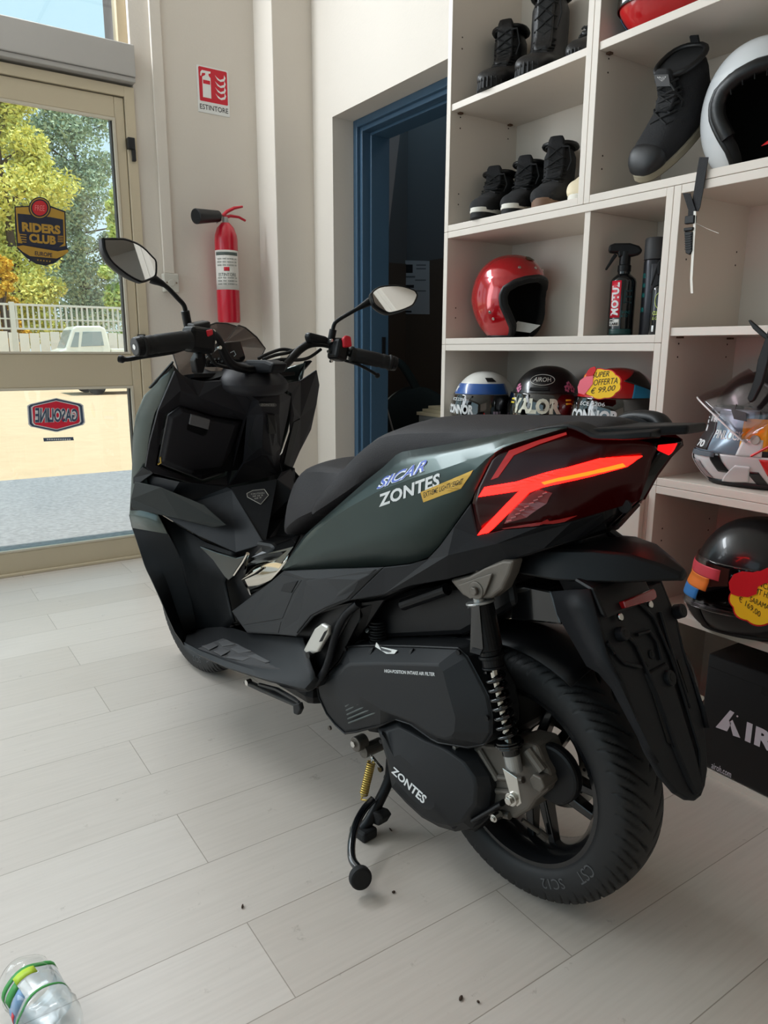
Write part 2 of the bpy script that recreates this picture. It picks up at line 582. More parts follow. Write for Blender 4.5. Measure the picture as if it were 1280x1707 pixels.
# ------------------------------------------------------------------ outside
sand = mat('sandy_yard', (212, 182, 146), .95, bump=.5, bscale=30, var=.12, vscale=5)
asph = mat('grey_gravel_asphalt', (150, 149, 150), .95, bump=1, bscale=60, var=.5, vscale=34)
struct(G().box((-40, DY+.1, -.2), (60, 7.15, -.08)).build('ground_asphalt', asph))
struct(G().box((-40, 7.15, -.2), (60, 90, -.084)).build('ground_sand', sand))
FY = 32.0
fence = thing('fence', 'pale metal railing fence on low boards at the back of the yard', 'fence', (8, FY, -.084))
fm = mat('pale_fence_paint', (214, 208, 196), .7)
zt, zm, zb = on(0, 507, 1, FY).z, on(0, 548, 1, FY).z, -.084
g = G()
x = -12.
while x < 26:
    g.box((x, FY-.03, zm), (x+.07, FY+.03, zt))
    x += .20
g.build('bars', fm, fence)
G().box((-12, FY-.05, zt-.03), (26, FY+.05, zt+.05)).box((-12, FY-.05, zm-.02), (26, FY+.05, zm+.05)).box((-12, FY-.05, zt-.55), (26, FY+.02, zt-.5)).build('rail', fm, fence)
g = G()
x = -12.
while x < 26:
    g.box((x, FY-.09, zb), (x+.34, FY-.05, zm-.12-.04*math.sin(x*3)))
    x += .37
g.build('boards', mat('bleached_boards', (232, 224, 212), .85), fence)
for k in range(-2, 8):
    G().box((-4+k*4.2, FY-.1, zb), (-3.82+k*4.2, FY+.1, zt+.1)).build('post', fm, fence)

def leaves(g, c, r, n, size, rnd, squash=1.0):
    for _ in range(n):
        d = V3((rnd.gauss(0, 1), rnd.gauss(0, 1), rnd.gauss(0, 1))).normalized()
        p = V3(c)+V3((d.x*r, d.y*r, d.z*r*squash))*(rnd.random()**.45)
        a = V3((rnd.uniform(-1, 1), rnd.uniform(-1, 1), rnd.uniform(-.6, 1))).normalized()*size*rnd.uniform(.6, 1.3)
        b = a.cross(V3((rnd.uniform(-1, 1), rnd.uniform(-1, 1), rnd.uniform(-1, 1)))).normalized()*size*rnd.uniform(.35, .7)
        g.add([p-a, p+b*.9-a*.1, p+a, p-b*.9+a*.1], [(0, 1, 2, 3)])
bark = mat('bark', (96, 80, 70), .9, bump=.8, bscale=20)
def tree(label, x, y, h, r, col, seed, n=34, base=.12, group='trees beyond the fence', per=430, size=.115, slim=1.0):
    rnd = random.Random(seed)
    t = thing('tree', label, 'tree', (x, y, -.084), 0, group)
    cm_ = mat('foliage_%d_%d_%d' % col, col, .7, var=.3, vscale=1.2)
    tg = G()
    tops = [V3((x+rnd.uniform(-.3, .3), y, h*.9))]
    tg.tube([(x, y, -.1), (x+.1, y, h*.35), tuple(tops[0])], [.26, .19, .05], 8)
    g = G()
    for k in range(n):
        z = h*(base+(1-base)*(k+.5)/n)
        q = (z/h-base)/(1-base)
        rad = r*(math.sin(PI*min(1, .16+q*.84))**.7)*slim
        a = rnd.uniform(0, 2*PI)
        c = V3((x+math.cos(a)*rad*rnd.uniform(.2, 1), y+math.sin(a)*rad*rnd.uniform(.2, 1)*.7, z))
        leaves(g, c, rnd.uniform(.55, 1.0)*r*.42, per, size, rnd, .8)
        if k % 3 == 0:
            tg.tube([(x, y, z-.8), tuple(c)], [.06, .02], 6)
    tg.build('trunk', bark, t)
    g.build('foliage', cm_, t, recalc=False)
tree('tall yellow-green tree beyond the fence, left of the bluish one', 5.3, 36.5, 13.5, 2.6, (240, 228, 128), 1, n=64)
tree('bluish-green tall tree beyond the fence, right behind the pickup', 9.5, 43, 15.5, 3.0, (172, 188, 158), 2, n=70)
tree('light green tree close behind the railing, above the pickup cab', 9.9, 35.2, 8.6, 1.5, (206, 220, 130), 3, n=30)
tree('golden-orange leafed young tree at the left end of the railing', 4.4, 33.4, 4.6, .95, (236, 186, 60), 4, n=22, base=.15, per=300, size=.085)
tree('olive green tree between the yellow and the bluish tree', 7.3, 49, 15, 2.4, (196, 198, 144), 5, n=64)
tree('grey-green tree far left beyond the fence', 1.2, 44, 13, 2.4, (150, 158, 110), 6, n=40)
tree('olive tree farthest left beyond the fence', -5.5, 41, 12, 2.6, (176, 184, 120), 9, n=40)
tree('dark green tree far right beyond the fence', 15, 44, 13, 2.4, (120, 140, 90), 8, n=40)

# white pickup truck, side on, facing left
TY = 28.5
def tp(px, py):
    q = on(px, py, 1, TY)
    return q
white = mat('white_vehicle_paint', (238, 236, 224), .35, coat=.4)
tk = thing('pickup_truck', 'old white pickup truck parked in front of the fence', 'truck', (6.6, TY+.85, -.084))
def tprism(name, pts, m, y0, y1, parent=tk, **k):
    return G().prism([(x, y0, z) for x, z in pts], (0, y1-y0, 0)).build(name, m, parent, **k)
x0 = tp(98, 585).x
KX = .85
cab = [(x0, .42), (x0+.02, 1.02), (x0+.28, 1.08), (x0+.62, 1.80), (x0+.78, 1.88), (x0+1.75, 1.90), (x0+1.95, 1.82), (x0+2.05, 1.45), (x0+2.1, 1.05), (x0+2.1, .42)]
cab = [(x0+(x-x0)*KX, z) for x, z in cab]
tprism('cab', cab, white, TY, TY+1.65, bevel=.06, seg=3)
tprism('cargo_bed', [(x0+1.81, .45), (x0+1.81, 1.1), (x0+4.3, 1.1), (x0+4.3, .45)], white, TY, TY+1.65, bevel=.03)
gl = mat('vehicle_window', (150, 160, 160), .15, spec=.8)
tprism('side_window', [(x0+.76, 1.16), (x0+.86, 1.68), (x0+1.50, 1.70), (x0+1.56, 1.2)], gl, TY-.02, TY+.02)
tprism('quarter_window', [(x0+.40, 1.14), (x0+.60, 1.66), (x0+.74, 1.66), (x0+.66, 1.14)], gl, TY-.02, TY+.02)
G().loft([[(x0+.25, TY+.15, 1.12), (x0+.25, TY+1.5, 1.12)], [(x0+.505, TY+.15, 1.74), (x0+.505, TY+1.5, 1.74)]], closed=False).build('windscreen', gl, tk, solid=.03, off=0)
G().box((x0-.03, TY+.1, .66), (x0+.03, TY+.3, .78)).build('headlamp', mat('green_lamp', (90, 190, 130), .3), tk)
tyre = mat('tyre_rubber', (26, 26, 28), .75, bump=.2, bscale=80)
for xx in (x0+.75, x0+3.3):
    for yy in (TY-.02, TY+1.45):
        wg = G()
        wg.cyl((xx, yy, .23), (xx, yy+.22, .23), .315, n=24)
        wg.build('wheel', tyre, tk, bevel=.03)
# low trailer at the right edge of the lower pane
tr_ = thing('trailer', 'low mauve-grey trailer on the sand, half hidden by the door stile', 'trailer', (5.6, 20.6, -.084))
G().box((4.05, 19.8, .22), (7.2, 21.4, .52)).build('deck', mat('mauve_grey_paint', (150, 134, 140), .5), tr_, bevel=.08, seg=3)
for xx in (4.6, 6.6):
    G().cyl((xx, 19.85, .13), (xx, 20.05, .13), .21).cyl((xx, 21.15, .13), (xx, 21.35, .13), .21).build('wheel', tyre, tr_)

# ------------------------------------------------------------------ shelving: separate carcasses stacked on each other
shm = mat('white_grain_laminate', (220, 210, 199), .5, var=.045, vscale=9, stretch=(1, 1, .12), bump=.06, bscale=40)
holem = mat('drill_hole', (58, 46, 38), .9)
pegm = mat('brown_shelf_peg', (92, 66, 48), .6)
T = .020
def carcass(label, y0, y1, z0, z1, shelves=(), mids=(), back=True, holes=True, group='white shelf carcasses', name='shelf_unit'):
    """y0 = right (near) side, y1 = left (far) side"""
    t = thing(name, label, 'shelf', (SX, (y0+y1)/2, z0), 0, group)
    G().box((SX, y1-T, z0), (SB, y1, z1)).build('side_panel', shm, t, bevel=.0012)
    G().box((SX, y0, z0), (SB, y0+T, z1)).build('side_panel', shm, t, bevel=.0012)
    G().box((SX+.0004, y0+T, z1-T), (SB, y1-T, z1)).build('top_panel', shm, t, bevel=.0012)
    G().box((SX+.0004, y0+T, z0), (SB, y1-T, z0+T)).build('bottom_panel', shm, t, bevel=.0012)
    if back:
        G().box((SB-.005, y0+T, z0+T), (SB, y1-T, z1-T)).build('back_panel', shm, t)
    for z, a, b in shelves:
        G().box((SX+.004, a, z-T), (SB-.006, b, z)).build('shelf_board', shm, t, bevel=.0012)
        for yy in (a+.006, b-.006):
            for xx in (SX+.03, SB-.05):
                G().box((xx, yy-.006, z-T-.005), (xx+.014, yy+.006, z-T-.0002)).build('shelf_peg', pegm, t)
    for y in mids:
        G().box((SX+.004, y-T/2, z0+T), (SB-.006, y+T/2, z1-T)).build('divider', shm, t, bevel=.0012)
    if holes:
        hg = G()
        z = z0+.09
        while z < z1-.06:
            for dz in (0, .033):
                for xx in (SX+.042, SB-.045):
                    hg.cyl((xx, y1-T-.0004, z+dz), (xx, y1-T+.002, z+dz), .0025, n=8)
                    hg.cyl((xx, y0+T-.002, z+dz), (xx, y0+T+.0004, z+dz), .0025, n=8)
            z += .235
        hg.build('drill_holes', holem, t)
    return t
L1, R1 = 2.052, 1.452     # upper left
R2 = 1.150                # right side of middle / lower left stack
SHZ = 1.442               # joint under the upper units
carcass('upper left shelf unit holding the boots and sneakers', R1, L1, SHZ, 2.40, [(1.832, R1+T, L1-T)])
carcass('upper right shelf unit holding the tall shoe and white helmet', .42, R1-.001, SHZ, 2.40, [(1.832, .44, R1-T-.001)])
carcass('middle shelf unit holding the red helmet and spray bottles', R2+.021, L1, 1.074, SHZ-.001, [], [1.437])
carcass('lower left shelf unit holding three helmets behind the scooter seat', R2+.021, L1, .0, 1.073, [(.715, R2+.021+T, L1-T)], holes=True)
carcass('right shelf tower unit with the visor-up helmet', .42, R2+.02, .714, SHZ-.001, [(1.110, .44, R2)])
carcass('lowest right shelf unit with the black helmet and box', .42, R2+.02, .0, .713, [(.388, .44, R2)])
# white drawer fronts closing the lower left unit
for k, (z0, z1) in enumerate(((.025, .245), (.249, .469), (.473, .693))):
    t = thing('drawer', ['bottom', 'middle', 'top'][k]+' white drawer of the lower left shelf unit, behind the scooter', 'drawer', (SX, 1.6, z0), 0, 'white drawers')
    G().box((SX-.018, R2+.03, z0), (SX-.0005, L1-.004, z1)).build('drawer_front', shm, t, bevel=.0015)
    G().box((SX-.036, 1.54, z1-.05), (SX-.018, 1.70, z1-.035)).build('handle', alu, t, bevel=.003)
struct(G().box((SX-.012, .42, 0), (SX-.0005, R2+.02, .018)).build('trim_4', shm))
# ------------------------------------------------------------------ the scooter (local axes: x forward, y to its left, z up)
BTH = -.1248
BIKE = thing('scooter', 'large dark green-grey scooter on its centre stand with the red tail light lit', 'scooter', (.97696, .90802, 0), PI/2-BTH)
BM = BIKE.matrix_basis.copy()
BM = Matrix.Translation((.97696, .90802, 0)) @ Matrix.Rotation(PI/2-BTH, 4, 'Z')
BI = BM.inverted()
BO = BI @ CAM_O
def bray(x, y):
    return BI.to_3x3() @ ray(x, y)
def S(x, y, v):
    d = bray(x, y)
    return BO + d*((v-BO.y)/d.y)
def SU(x, y, u):
    d = bray(x, y)
    return BO + d*((u-BO.x)/d.x)
def SZ(x, y, z):
    d = bray(x, y)
    return BO + d*((z-BO.z)/d.z)
def SP(x, y, p, n):
    d = bray(x, y)
    n = V3(n)
    return BO + d*((V3(p)-BO).dot(n)/d.dot(n))
def P(l):
    return [S(*q) for q in l]
def mir(p):
    return V3((p.x, -p.y, p.z))
def part(g, name, m, parent=None, **k):
    k.setdefault('local', True)
    return g.build(name, m, parent or BIKE, **k)
def both(g, name, m, parent=None, **k):
    a = part(g, name, m, parent, **k)
    h = G()
    h.v = [mir(v) for v in g.v]
    h.f = [tuple(reversed(f)) for f in g.f]
    return a, part(h, name, m, parent, **k)

green = mat('matte_dark_green_paint', (50, 62, 60), .36, .68, coat=.1)
fairp = mat('satin_grey_green_paint', (84, 94, 91), .3, .6, coat=.9)
plas = mat('dark_grey_textured_plastic', (36, 37, 39), .5, bump=.12, bscale=700, spec=.28)
plas2 = mat('charcoal_plastic', (23, 24, 27), .48, bump=.12, bscale=700, spec=.22)
blk = mat('satin_black', (14, 14, 16), .42, spec=.3)
gblk = mat('gloss_black_plastic', (10, 10, 11), .13, coat=.6)
seatm = mat('seat_vinyl', (42, 40, 42), .62, bump=.35, bscale=420, spec=.3)
rub = mat('black_rubber', (20, 20, 21), .7)
cast = mat('cast_aluminium', (104, 98, 91), .5, .5, bump=.25, bscale=120)
steel = mat('bright_steel', (200, 198, 192), .22, 1)
chrome = mat('polished_chrome', (205, 200, 190), .08, 1)
gold = mat('zinc_gold_steel', (196, 168, 92), .3, .9)
silver = mat('satin_silver', (172, 172, 170), .35, .7)
whitep = mat('white_print', (225, 226, 226), .6)
redbtn = mat('red_switch', (206, 28, 44), .4)

# ---- wheels
def tyre_mesh(cx, cz, R, W, asp, seg=840):
    rb = R-asp
    half = [(.0, R), (.08, R-.0003), (.16, R-.001), (.24, R-.0025), (.32, R-.005), (.40, R-.0115), (.45, R-.018), (.48, R-.026), (.5, R-.038), (.495, R-.055), (.45, rb+.012), (.36, rb+.002), (.345, rb-.005)]
    prof = spline([V3((-a*W, r, 0)) for a, r in reversed(half[1:])]+[V3((a*W, r, 0)) for a, r in half], 3)
    def groove(s, w_, dep):
        k = abs(s)/w_
        return dep*(1-k*k)**.5 if k < 1 else 0
    vs = []
    m = len(prof)
    for i in range(seg):
        t = 2*PI*i/seg
        for p in prof:
            r, y = p.y, p.x
            ay = abs(y)/W
            if r > R-.036 and .03 < ay < .49:
                s = t*R+(0 if y > 0 else .021)+abs(y)*1.15
                P_ = 2*PI*R/38
                ph = (s % P_)
                q = groove(ph-P_*.3, .0034, .005*min(1, (ay-.03)/.06)*min(1, (.49-ay)/.08))
                if ay > .25:
                    q = max(q, groove(ph-P_*.8, .0024, .004*min(1, (ay-.25)/.06)))
                r -= q
            vs.append((cx+r*math.cos(t), y, cz+r*math.sin(t)))
    fs = []
    for i in range(seg):
        k = (i+1) % seg
        for j in range(m-1):
            fs.append((i*m+j, k*m+j, k*m+j+1, i*m+j+1))
    g = G()
    return g.add(vs, fs)
def wheel(pre, cx, cz, R, W, asp, rimr, disc_y, a0):
    ty = part(tyre_mesh(cx, cz, R, W, asp), pre+'_tyre', mat('tyre_tread_rubber', (25, 25, 26), .58), smooth=75)
    def side(ang, span, r0, r1):
        def fn(a, b):
            t = ang+span*a
            r = r0+(r1-r0)*b
            k = min(1, max(0, (R-.055-r)/.03))
            return V3((cx+r*math.cos(t), W*.497-k*W*.03, cz+r*math.sin(t))), V3((0, 1, 0))
        return fn
    gt = mat('raised_grey_lettering', (78, 78, 80), .6)
    text_map('lettering', 'CST', side(a0, .22, R-.062, R-.040), gt, ty, local=True, lift=.0012)
    text_map('lettering', 'SC12', side(a0+.42, .28, R-.062, R-.043), gt, ty, local=True, lift=.0012)
    M = Matrix.Translation((cx, 0, cz)) @ Matrix.Rotation(PI/2, 4, 'X')
    h = W*.385
    prof = [(rimr+.002, h+.003), (rimr+.002, h-.004), (rimr-.009, h-.009), (rimr-.016, h-.022), (rimr-.019, 0), (rimr-.016, -h+.022), (rimr-.009, -h+.009), (rimr+.002, -h+.004), (rimr+.002, -h-.003), (rimr-.006, -h-.003), (rimr-.013, -h+.006), (rimr-.022, -h+.02), (rimr-.026, 0), (rimr-.022, h-.02), (rimr-.013, h-.006), (rimr-.006, h+.003), (rimr+.002, h+.003)]
    g = G()
    g.lathe(prof, M, 96)
    rim = part(g, pre+'_rim', mat('gloss_rim_paint', (20, 20, 22), .25, coat=.4), smooth=40)
    for k in range(5):
        t = a0+.9+k*2*PI/5
        g = G()
        for sgn in (-1, 1):
            p0 = V3((cx+.038*math.cos(t+sgn*.35), -.004, cz+.038*math.sin(t+sgn*.35)))
            p1 = V3((cx+(rimr-.02)*math.cos(t+sgn*.17), -.004, cz+(rimr-.02)*math.sin(t+sgn*.17)))
            d = (p1-p0).normalized()
            n = d.cross(V3((0, 1, 0)))
            g.loft([[p0+n*.011+V3((0, .016, 0)), p0-n*.011+V3((0, .016, 0)), p0-n*.011-V3((0, .016, 0)), p0+n*.011-V3((0, .016, 0))],
                    [p1+n*.008+V3((0, .010, 0)), p1-n*.008+V3((0, .010, 0)), p1-n*.008-V3((0, .010, 0)), p1+n*.008-V3((0, .010, 0))]])
        part(g, 'spoke', mat('gloss_rim_paint', (20, 20, 22), .25, coat=.4), rim, bevel=.003)
    part(G().cyl((cx, -.045, cz), (cx, .045, cz), .042, n=32), 'hub', blk, rim, bevel=.004)
    # drilled disc
    g = G()
    g.lathe([(.062, disc_y), (.108, disc_y), (.108, disc_y-.004), (.062, disc_y-.004), (.062, disc_y)], Matrix.Translation((cx, 0, cz)) @ Matrix.Rotation(-PI/2, 4, 'X') @ Matrix.Scale(1, 4), 64)
    dsc = part(g, pre+'_brake_disc', mat('brushed_disc_steel', (168, 162, 154), .3, .9), smooth=30)
    g = G()
    for k in range(24):
        for rr, o in ((.074, 0), (.086, .09), (.098, .18)):
            t = 2*PI*k/24+o
            g.cyl((cx+rr*math.cos(t), disc_y+.0006, cz+rr*math.sin(t)), (cx+rr*math.cos(t), disc_y-.0046, cz+rr*math.sin(t)), .0035, n=8)
    part(g, 'drill_holes', mat('dark_hole', (20, 19, 18), .8), dsc)
    return ty, rim
RZ = .2564
wheel('rear', 0, RZ, .2525, .130, .083, .1745, -.060, math.radians(207))
wheel('front', 1.352, .2515, .2515, .112, .078, .177, -.056, math.radians(228))
vs_ = S(905, 1392, .02)
part(G().cyl(vs_, vs_+V3((.03, .028, .03)), .0045, n=10).cyl(vs_+V3((-.005, -.004, -.006)), vs_+V3((.006, .006, .006)), .008, n=10), 'valve_stem', cast)

# ---- rear body: centre core, so nothing is hollow between the panels
core = G()
secs = [(.66, .10, .46, .56), (.55, .13, .46, .66), (.42, .135, .48, .74), (.25, .135, .58, .80), (.1, .125, .66, .845), (-.05, .10, .72, .88), (-.13, .055, .79, .90)]
core.loft([[V3((u, w_, zb)), V3((u, w_, zt)), V3((u, -w_, zt)), V3((u, -w_, zb))] for u, w_, zb, zt in secs])
part(core, 'body_core', blk, bevel=.01)

# ---- green side panel with its crease
top = [(472, 949, .155), (491, 919, .158), (512, 890, .160), (545, 861, .161), (585, 826, .161), (612, 802, .157), (640, 780, .150), (666, 755, .138), (741, 743, .130), (860, 721, .112), (947, 709, .098)]
crs = [(472.5, 949, .1555), (494, 925, .165), (522, 890, .170), (554, 865, .173), (585, 845, .175), (632, 819, .176), (691, 797, .172), (741, 782, .165), (791, 765, .154), (847, 741, .140), (948, 711, .103)]
bot = [(473, 949.5, .155), (560, 947, .161), (641, 943.5, .163), (685, 938, .162), (713, 930, .160), (735, 907, .161), (760, 872, .161), (784, 838, .160), (800, 803, .157), (818, 768, .150), (842, 746, .140), (948, 713, .103)]
def panel(name, rows, m, n=40, t=.005, mids=1, sm=28, mirror=True, **k):
    rr = [resample(P(r) if not isinstance(r[0], V3) else r, n) for r in rows]
    g = G()
    g.loft(rr, closed=False)
    k.setdefault('smooth', sm)
    if mirror:
        return both(g, name, m, solid=t, off=0, **k)
    return part(g, name, m, solid=t, off=0, **k)
tp_, cr_, bt_ = P(top), P(crs), P(bot)
def corr(a, b, f, bulge=.0):
    return [p.lerp(q, f)+V3((0, bulge, 0)) for p, q in zip(a, b)]
N_ = 48
A1, A2, A3 = resample(tp_, N_), resample(cr_, N_), resample(bt_, N_)
sp_l, sp_r = panel('side_panel', [A1, corr(A1, A2, .5, .002), A2, corr(A2, A3, .12, .0015), corr(A2, A3, .5, .004), A3], green, n=N_, sm=20)
def bvh(rows_, out=0):
    n = len(rows_[0])
    vs = [p for r in rows_ for p in r]
    return BVHTree.FromPolygons(vs, [(i*n+j, i*n+j+1, (i+1)*n+j+1, (i+1)*n+j) for i in range(len(rows_)-1) for j in range(n-1)])
def laid(tree, x, y, lift):
    h, n, k, dist = tree.ray_cast(BO, bray(x, y).normalized())
    if h is None:
        h, n, k, dist = tree.find_nearest(S(x, y, .15))
    if n.dot(BO-h) < 0:
        n = -n
    return h+n*lift
SPT = bvh([A1, corr(A1, A2, .5, .002), A2, corr(A2, A3, .12, .0015), corr(A2, A3, .5, .004), A3])
def lay_text(name, s, bl, br, tr, tl, m, parent, lift, **k):
    def fn(a_, b_):
        x = (bl[0]*(1-a_)+br[0]*a_)*(1-b_)+(tl[0]*(1-a_)+tr[0]*a_)*b_
        y = (bl[1]*(1-a_)+br[1]*a_)*(1-b_)+(tl[1]*(1-a_)+tr[1]*a_)*b_
        return laid(SPT, x, y, lift), V3((0, 0, 0))
    return text_map(name, s, fn, m, parent, local=True, **k)
def densify(pts, step=9):
    out = []
    for p, q in zip(pts, pts[1:]+pts[:1]):
        n = max(1, int(math.hypot(q[0]-p[0], q[1]-p[1])/step))
        out += [(p[0]+(q[0]-p[0])*i/n, p[1]+(q[1]-p[1])*i/n) for i in range(n)]
    return out
def lay_poly(name, pts, m, tree, parent=None, lift=.0032, t=.001, mirror=False, step=9, **k):
    """decal or lamp strip following the surface under it, with its own thickness"""
    pp = densify([(p[0], p[1]) for p in pts], step)
    tris = [[pp[q] for q in tr] for tr in tessellate_polygon([[V3((x, y, 0)) for x, y in pp]])]
    for _ in range(3):
        nx = []
        for A_, B_, C_ in tris:
            L = [math.dist(A_, B_), math.dist(B_, C_), math.dist(C_, A_)]
            if max(L) < step*1.6:
                nx.append([A_, B_, C_])
                continue
            q = L.index(max(L))
            if q == 1:
                A_, B_, C_ = B_, C_, A_
            elif q == 2:
                A_, B_, C_ = C_, A_, B_
            M_ = ((A_[0]+B_[0])/2, (A_[1]+B_[1])/2)
            nx += [[A_, M_, C_], [M_, B_, C_]]
        tris = nx
    g = G()
    idx = {}
    fs = []
    for tr in tris:
        f = []
        for x, y in tr:
            key = (round(x, 3), round(y, 3))
            if key not in idx:
                idx[key] = len(g.v)
                g.v.append(laid(tree, x, y, lift))
            f.append(idx[key])
        if len(set(f)) == 3:
            fs.append(tuple(f))
    g.f = fs
    return both(g, name, m, parent, solid=t, off=0, **k) if mirror else part(g, name, m, parent, solid=t, off=0, **k)
lay_text('brand_lettering', 'ZONTES', (634, 845), (736, 810), (735, 788), (631, 825), whitep, sp_l, .0036, extra=.035, spacing=1.05, shear=.15)
lab = lay_poly('gold_label', ((708, 837), (770, 814), (791, 784), (703, 820)), mat('gold_foil_label', (196, 156, 66), .4, .3), SPT, sp_l, .0036)
lay_text('label_lettering', 'EXTREME LIGHTWEIGHT', (709, 829.5), (772, 806), (775, 797), (708, 821), blk, lab, .0042, extra=.01)
lay_text('dealer_lettering', 'SICAR', (629, 818), (709, 787), (716, 766), (636, 800), mat('pale_blue_outline_print', (228, 232, 244), .5), sp_l, .0034, shear=.25, extra=.06)
lay_text('dealer_lettering', 'SICAR', (630, 817), (708, 787), (715, 767), (637, 799), mat('blue_print', (70, 96, 190), .5), sp_l, .0040, shear=.25, extra=.0)

# ---- lower dark cover under it
def poly(name, pts, faces, m, t=.006, mirror=True, sm=None, bev=.003, **k):
    g = G().add(P(pts), faces)
    if mirror:
        return both(g, name, m, solid=t, off=0, bevel=bev, smooth=sm, **k)
    return part(g, name, m, solid=t, off=0, bevel=bev, smooth=sm, **k)
lc = [(474, 951, .157), (560, 948, .163), (641, 945, .166),          # 0-2 upper edge
      (452, 970, .150), (510, 964, .170), (600, 966, .178),          # 3-5 shoulder
      (387, 1019, .150), (413, 1055, .165), (464, 1058, .176), (495, 1061, .182), (523, 1028, .180), (547, 1015, .178), (583, 1001, .174)]  # 6-12
poly('lower_side_cover', lc, [(0, 1, 4), (1, 2, 5, 4), (3, 0, 4), (3, 4, 8), (6, 3, 8, 7), (4, 5, 10, 9, 8), (5, 2, 12), (5, 12, 11, 10)], plas)
LCV = BVHTree.FromPolygons(P(lc), [(0, 1, 4), (1, 2, 5, 4), (3, 0, 4), (3, 4, 8), (6, 3, 8, 7), (4, 5, 10, 9, 8), (5, 2, 12), (5, 12, 11, 10)])
def facet(name, pts, m, tree, lift, t, **k):
    g = G()
    g.loft([[laid(tree, x, y, lift-t) for x, y in pts], [laid(tree, x, y, lift) for x, y in pts]])
    return both(g, name, m, **k)
facet('cover_facet', [(514, 967), (630, 950), (581, 997), (546, 1011), (521, 1026), (497, 1056)], plas, LCV, .006, .006, bevel=.002)
facet('cover_facet', [(410, 1047), (471, 1036), (466, 1055), (415, 1053)], plas, LCV, .004, .004, bevel=.001)
facet('cover_facet', [(391, 1019), (450, 974), (474, 957), (505, 967), (490, 990), (473, 1031), (408, 1042)], plas, LCV, .004, .004, bevel=.001)
both(G().prism(P([(490, 1060, .158), (523, 1026, .158), (550, 1012, .158), (600, 1002, .152), (600, 1030, .148), (565, 1100, .150), (538, 1130, .155), (510, 1142, .165), (496, 1100, .160)]), (0, -.006, 0)), 'peg_recess', blk)
facet('access_flap', [(477, 973), (500, 968), (489, 988), (471, 985)], plas2, LCV, .0062, .004, bevel=.001)
tc = [(641, 945, .166), (685, 940, .164), (713, 932, .162), (735, 909, .163), (760, 874, .163), (786, 838, .162), (799, 892, .155), (842, 882, .148), (897, 877, .138), (952, 868, .104), (1007, 851, .050),
      (583, 1001, .174), (640, 992, .166), (687, 976, .160), (747, 965, .150), (800, 950, .140), (853, 932, .130), (903, 915, .115), (960, 898, .065), (1011, 880, .012), (748, 925, .168), (830, 905, .150)]
poly('tail_side_cover', tc, [(0, 1, 12, 11), (1, 2, 20, 13, 12), (2, 3, 4, 20), (4, 5, 6, 20), (6, 7, 21, 20), (7, 8, 21), (8, 9, 17, 16, 21), (9, 10, 19, 18, 17), (20, 21, 15, 14), (13, 20, 14), (21, 16, 15)], plas2, bev=.004)

# ---- tail light cluster
lampb = mat('smoked_red_lens', (24, 3, 4), .22, spec=.3, emit=(1, .0, .0), es=.006)
r0 = [(842, 746, .139), (900, 726, .115), (948, 712, .099), (1000, 722, .084), (1045, 730, .066), (1085, 739, .046)]
r1 = [(818, 768, .149), (880, 757, .131), (948, 748, .112), (1000, 744, .088), (1045, 744, .066), (1094, 748, .040)]
r2 = [(795, 815, .157), (860, 806, .146), (930, 790, .126), (1000, 773, .093), (1040, 765, .066), (1085, 766, .030)]
r3 = [(789, 838, .160), (850, 842, .148), (930, 832, .126), (990, 815, .085), (1040, 802, .046), (1078, 795, .015)]
r4 = [(799, 891, .155), (842, 881, .148), (897, 876, .138), (952, 867, .104), (1007, 850, .050), (1064, 833, .008)]
lens = [resample(P(r), 30) for r in (r0, r1, r2, r3, r4)]
ll, lr = both(G().loft(lens, closed=False), 'tail_light_lens', lampb, solid=.006, off=0, smooth=35)
def emis(name, rgb, st):
    return mat(name, (40, 2, 2), .4, emit=rgb, es=st)
hot = emis('lit_tail_light_bar', (1, .003, .0018), 15)
core_ = emis('lit_tail_light_core', (1, .022, .0011), 15)
dim = emis('glowing_lens_edge', (1, .01, .006), .28)
LT = bvh(lens)
def strip(name, pts, m, mirror=True, t=.002, lift=.005):
    return lay_poly(name, pts, m, LT, lift=lift+.001, t=t, mirror=mirror)
strip('light_bar', [(801, 828, .1555), (811, 812, .153), (863, 804, .1455), (905, 791, .133), (1000, 765, .0915), (1069, 756, .048), (1042, 774, .066), (960, 798, .108), (906, 812, .132), (880, 822, .139), (868, 817, .144), (834, 823, .151)], hot)
strip('light_bar', [(868, 817, .144), (884, 821, .139), (818, 887, .1525), (798, 890, .155)], hot)
strip('light_core', [(905, 803, .133), (1035, 768, .0715), (1040, 773, .068), (960, 794, .109), (910, 807, .132)], core_, lift=.0064, t=.001)
strip('lens_edge_glow', [(820, 800, .152), (850, 752, .1395), (900, 735, .118), (945, 722, .103), (946, 726, .103), (900, 742, .119), (858, 760, .139), (832, 796, .150)], dim, t=.001, lift=.003)
strip('lens_edge_glow', [(838, 880, .150), (915, 868, .133), (960, 858, .114), (940, 868, .121), (895, 877, .138), (842, 884, .148)], emis('faint_red_lens', (1, .01, .006), .10), t=.001, lift=.003)
# indicator lens
ind = mat('clear_indicator_lens', (120, 46, 48), .15, coat=.5)
strip('indicator_lens', [(843, 872, .150), (860, 838, .147), (900, 815, .136), (922, 821, .130), (912, 838, .134), (880, 862, .143)], ind, t=.002, lift=.0035)
g = G()
for k in range(9):
    f = k/8
    a, b = laid(LT, 847+f*60, 868-f*46, .0068), laid(LT, 856+f*58, 866-f*46, .0068)
    g.tube([a, b], .0010, 5)
both(g, 'indicator_ribs', mat('pale_rib', (170, 110, 110), .3))
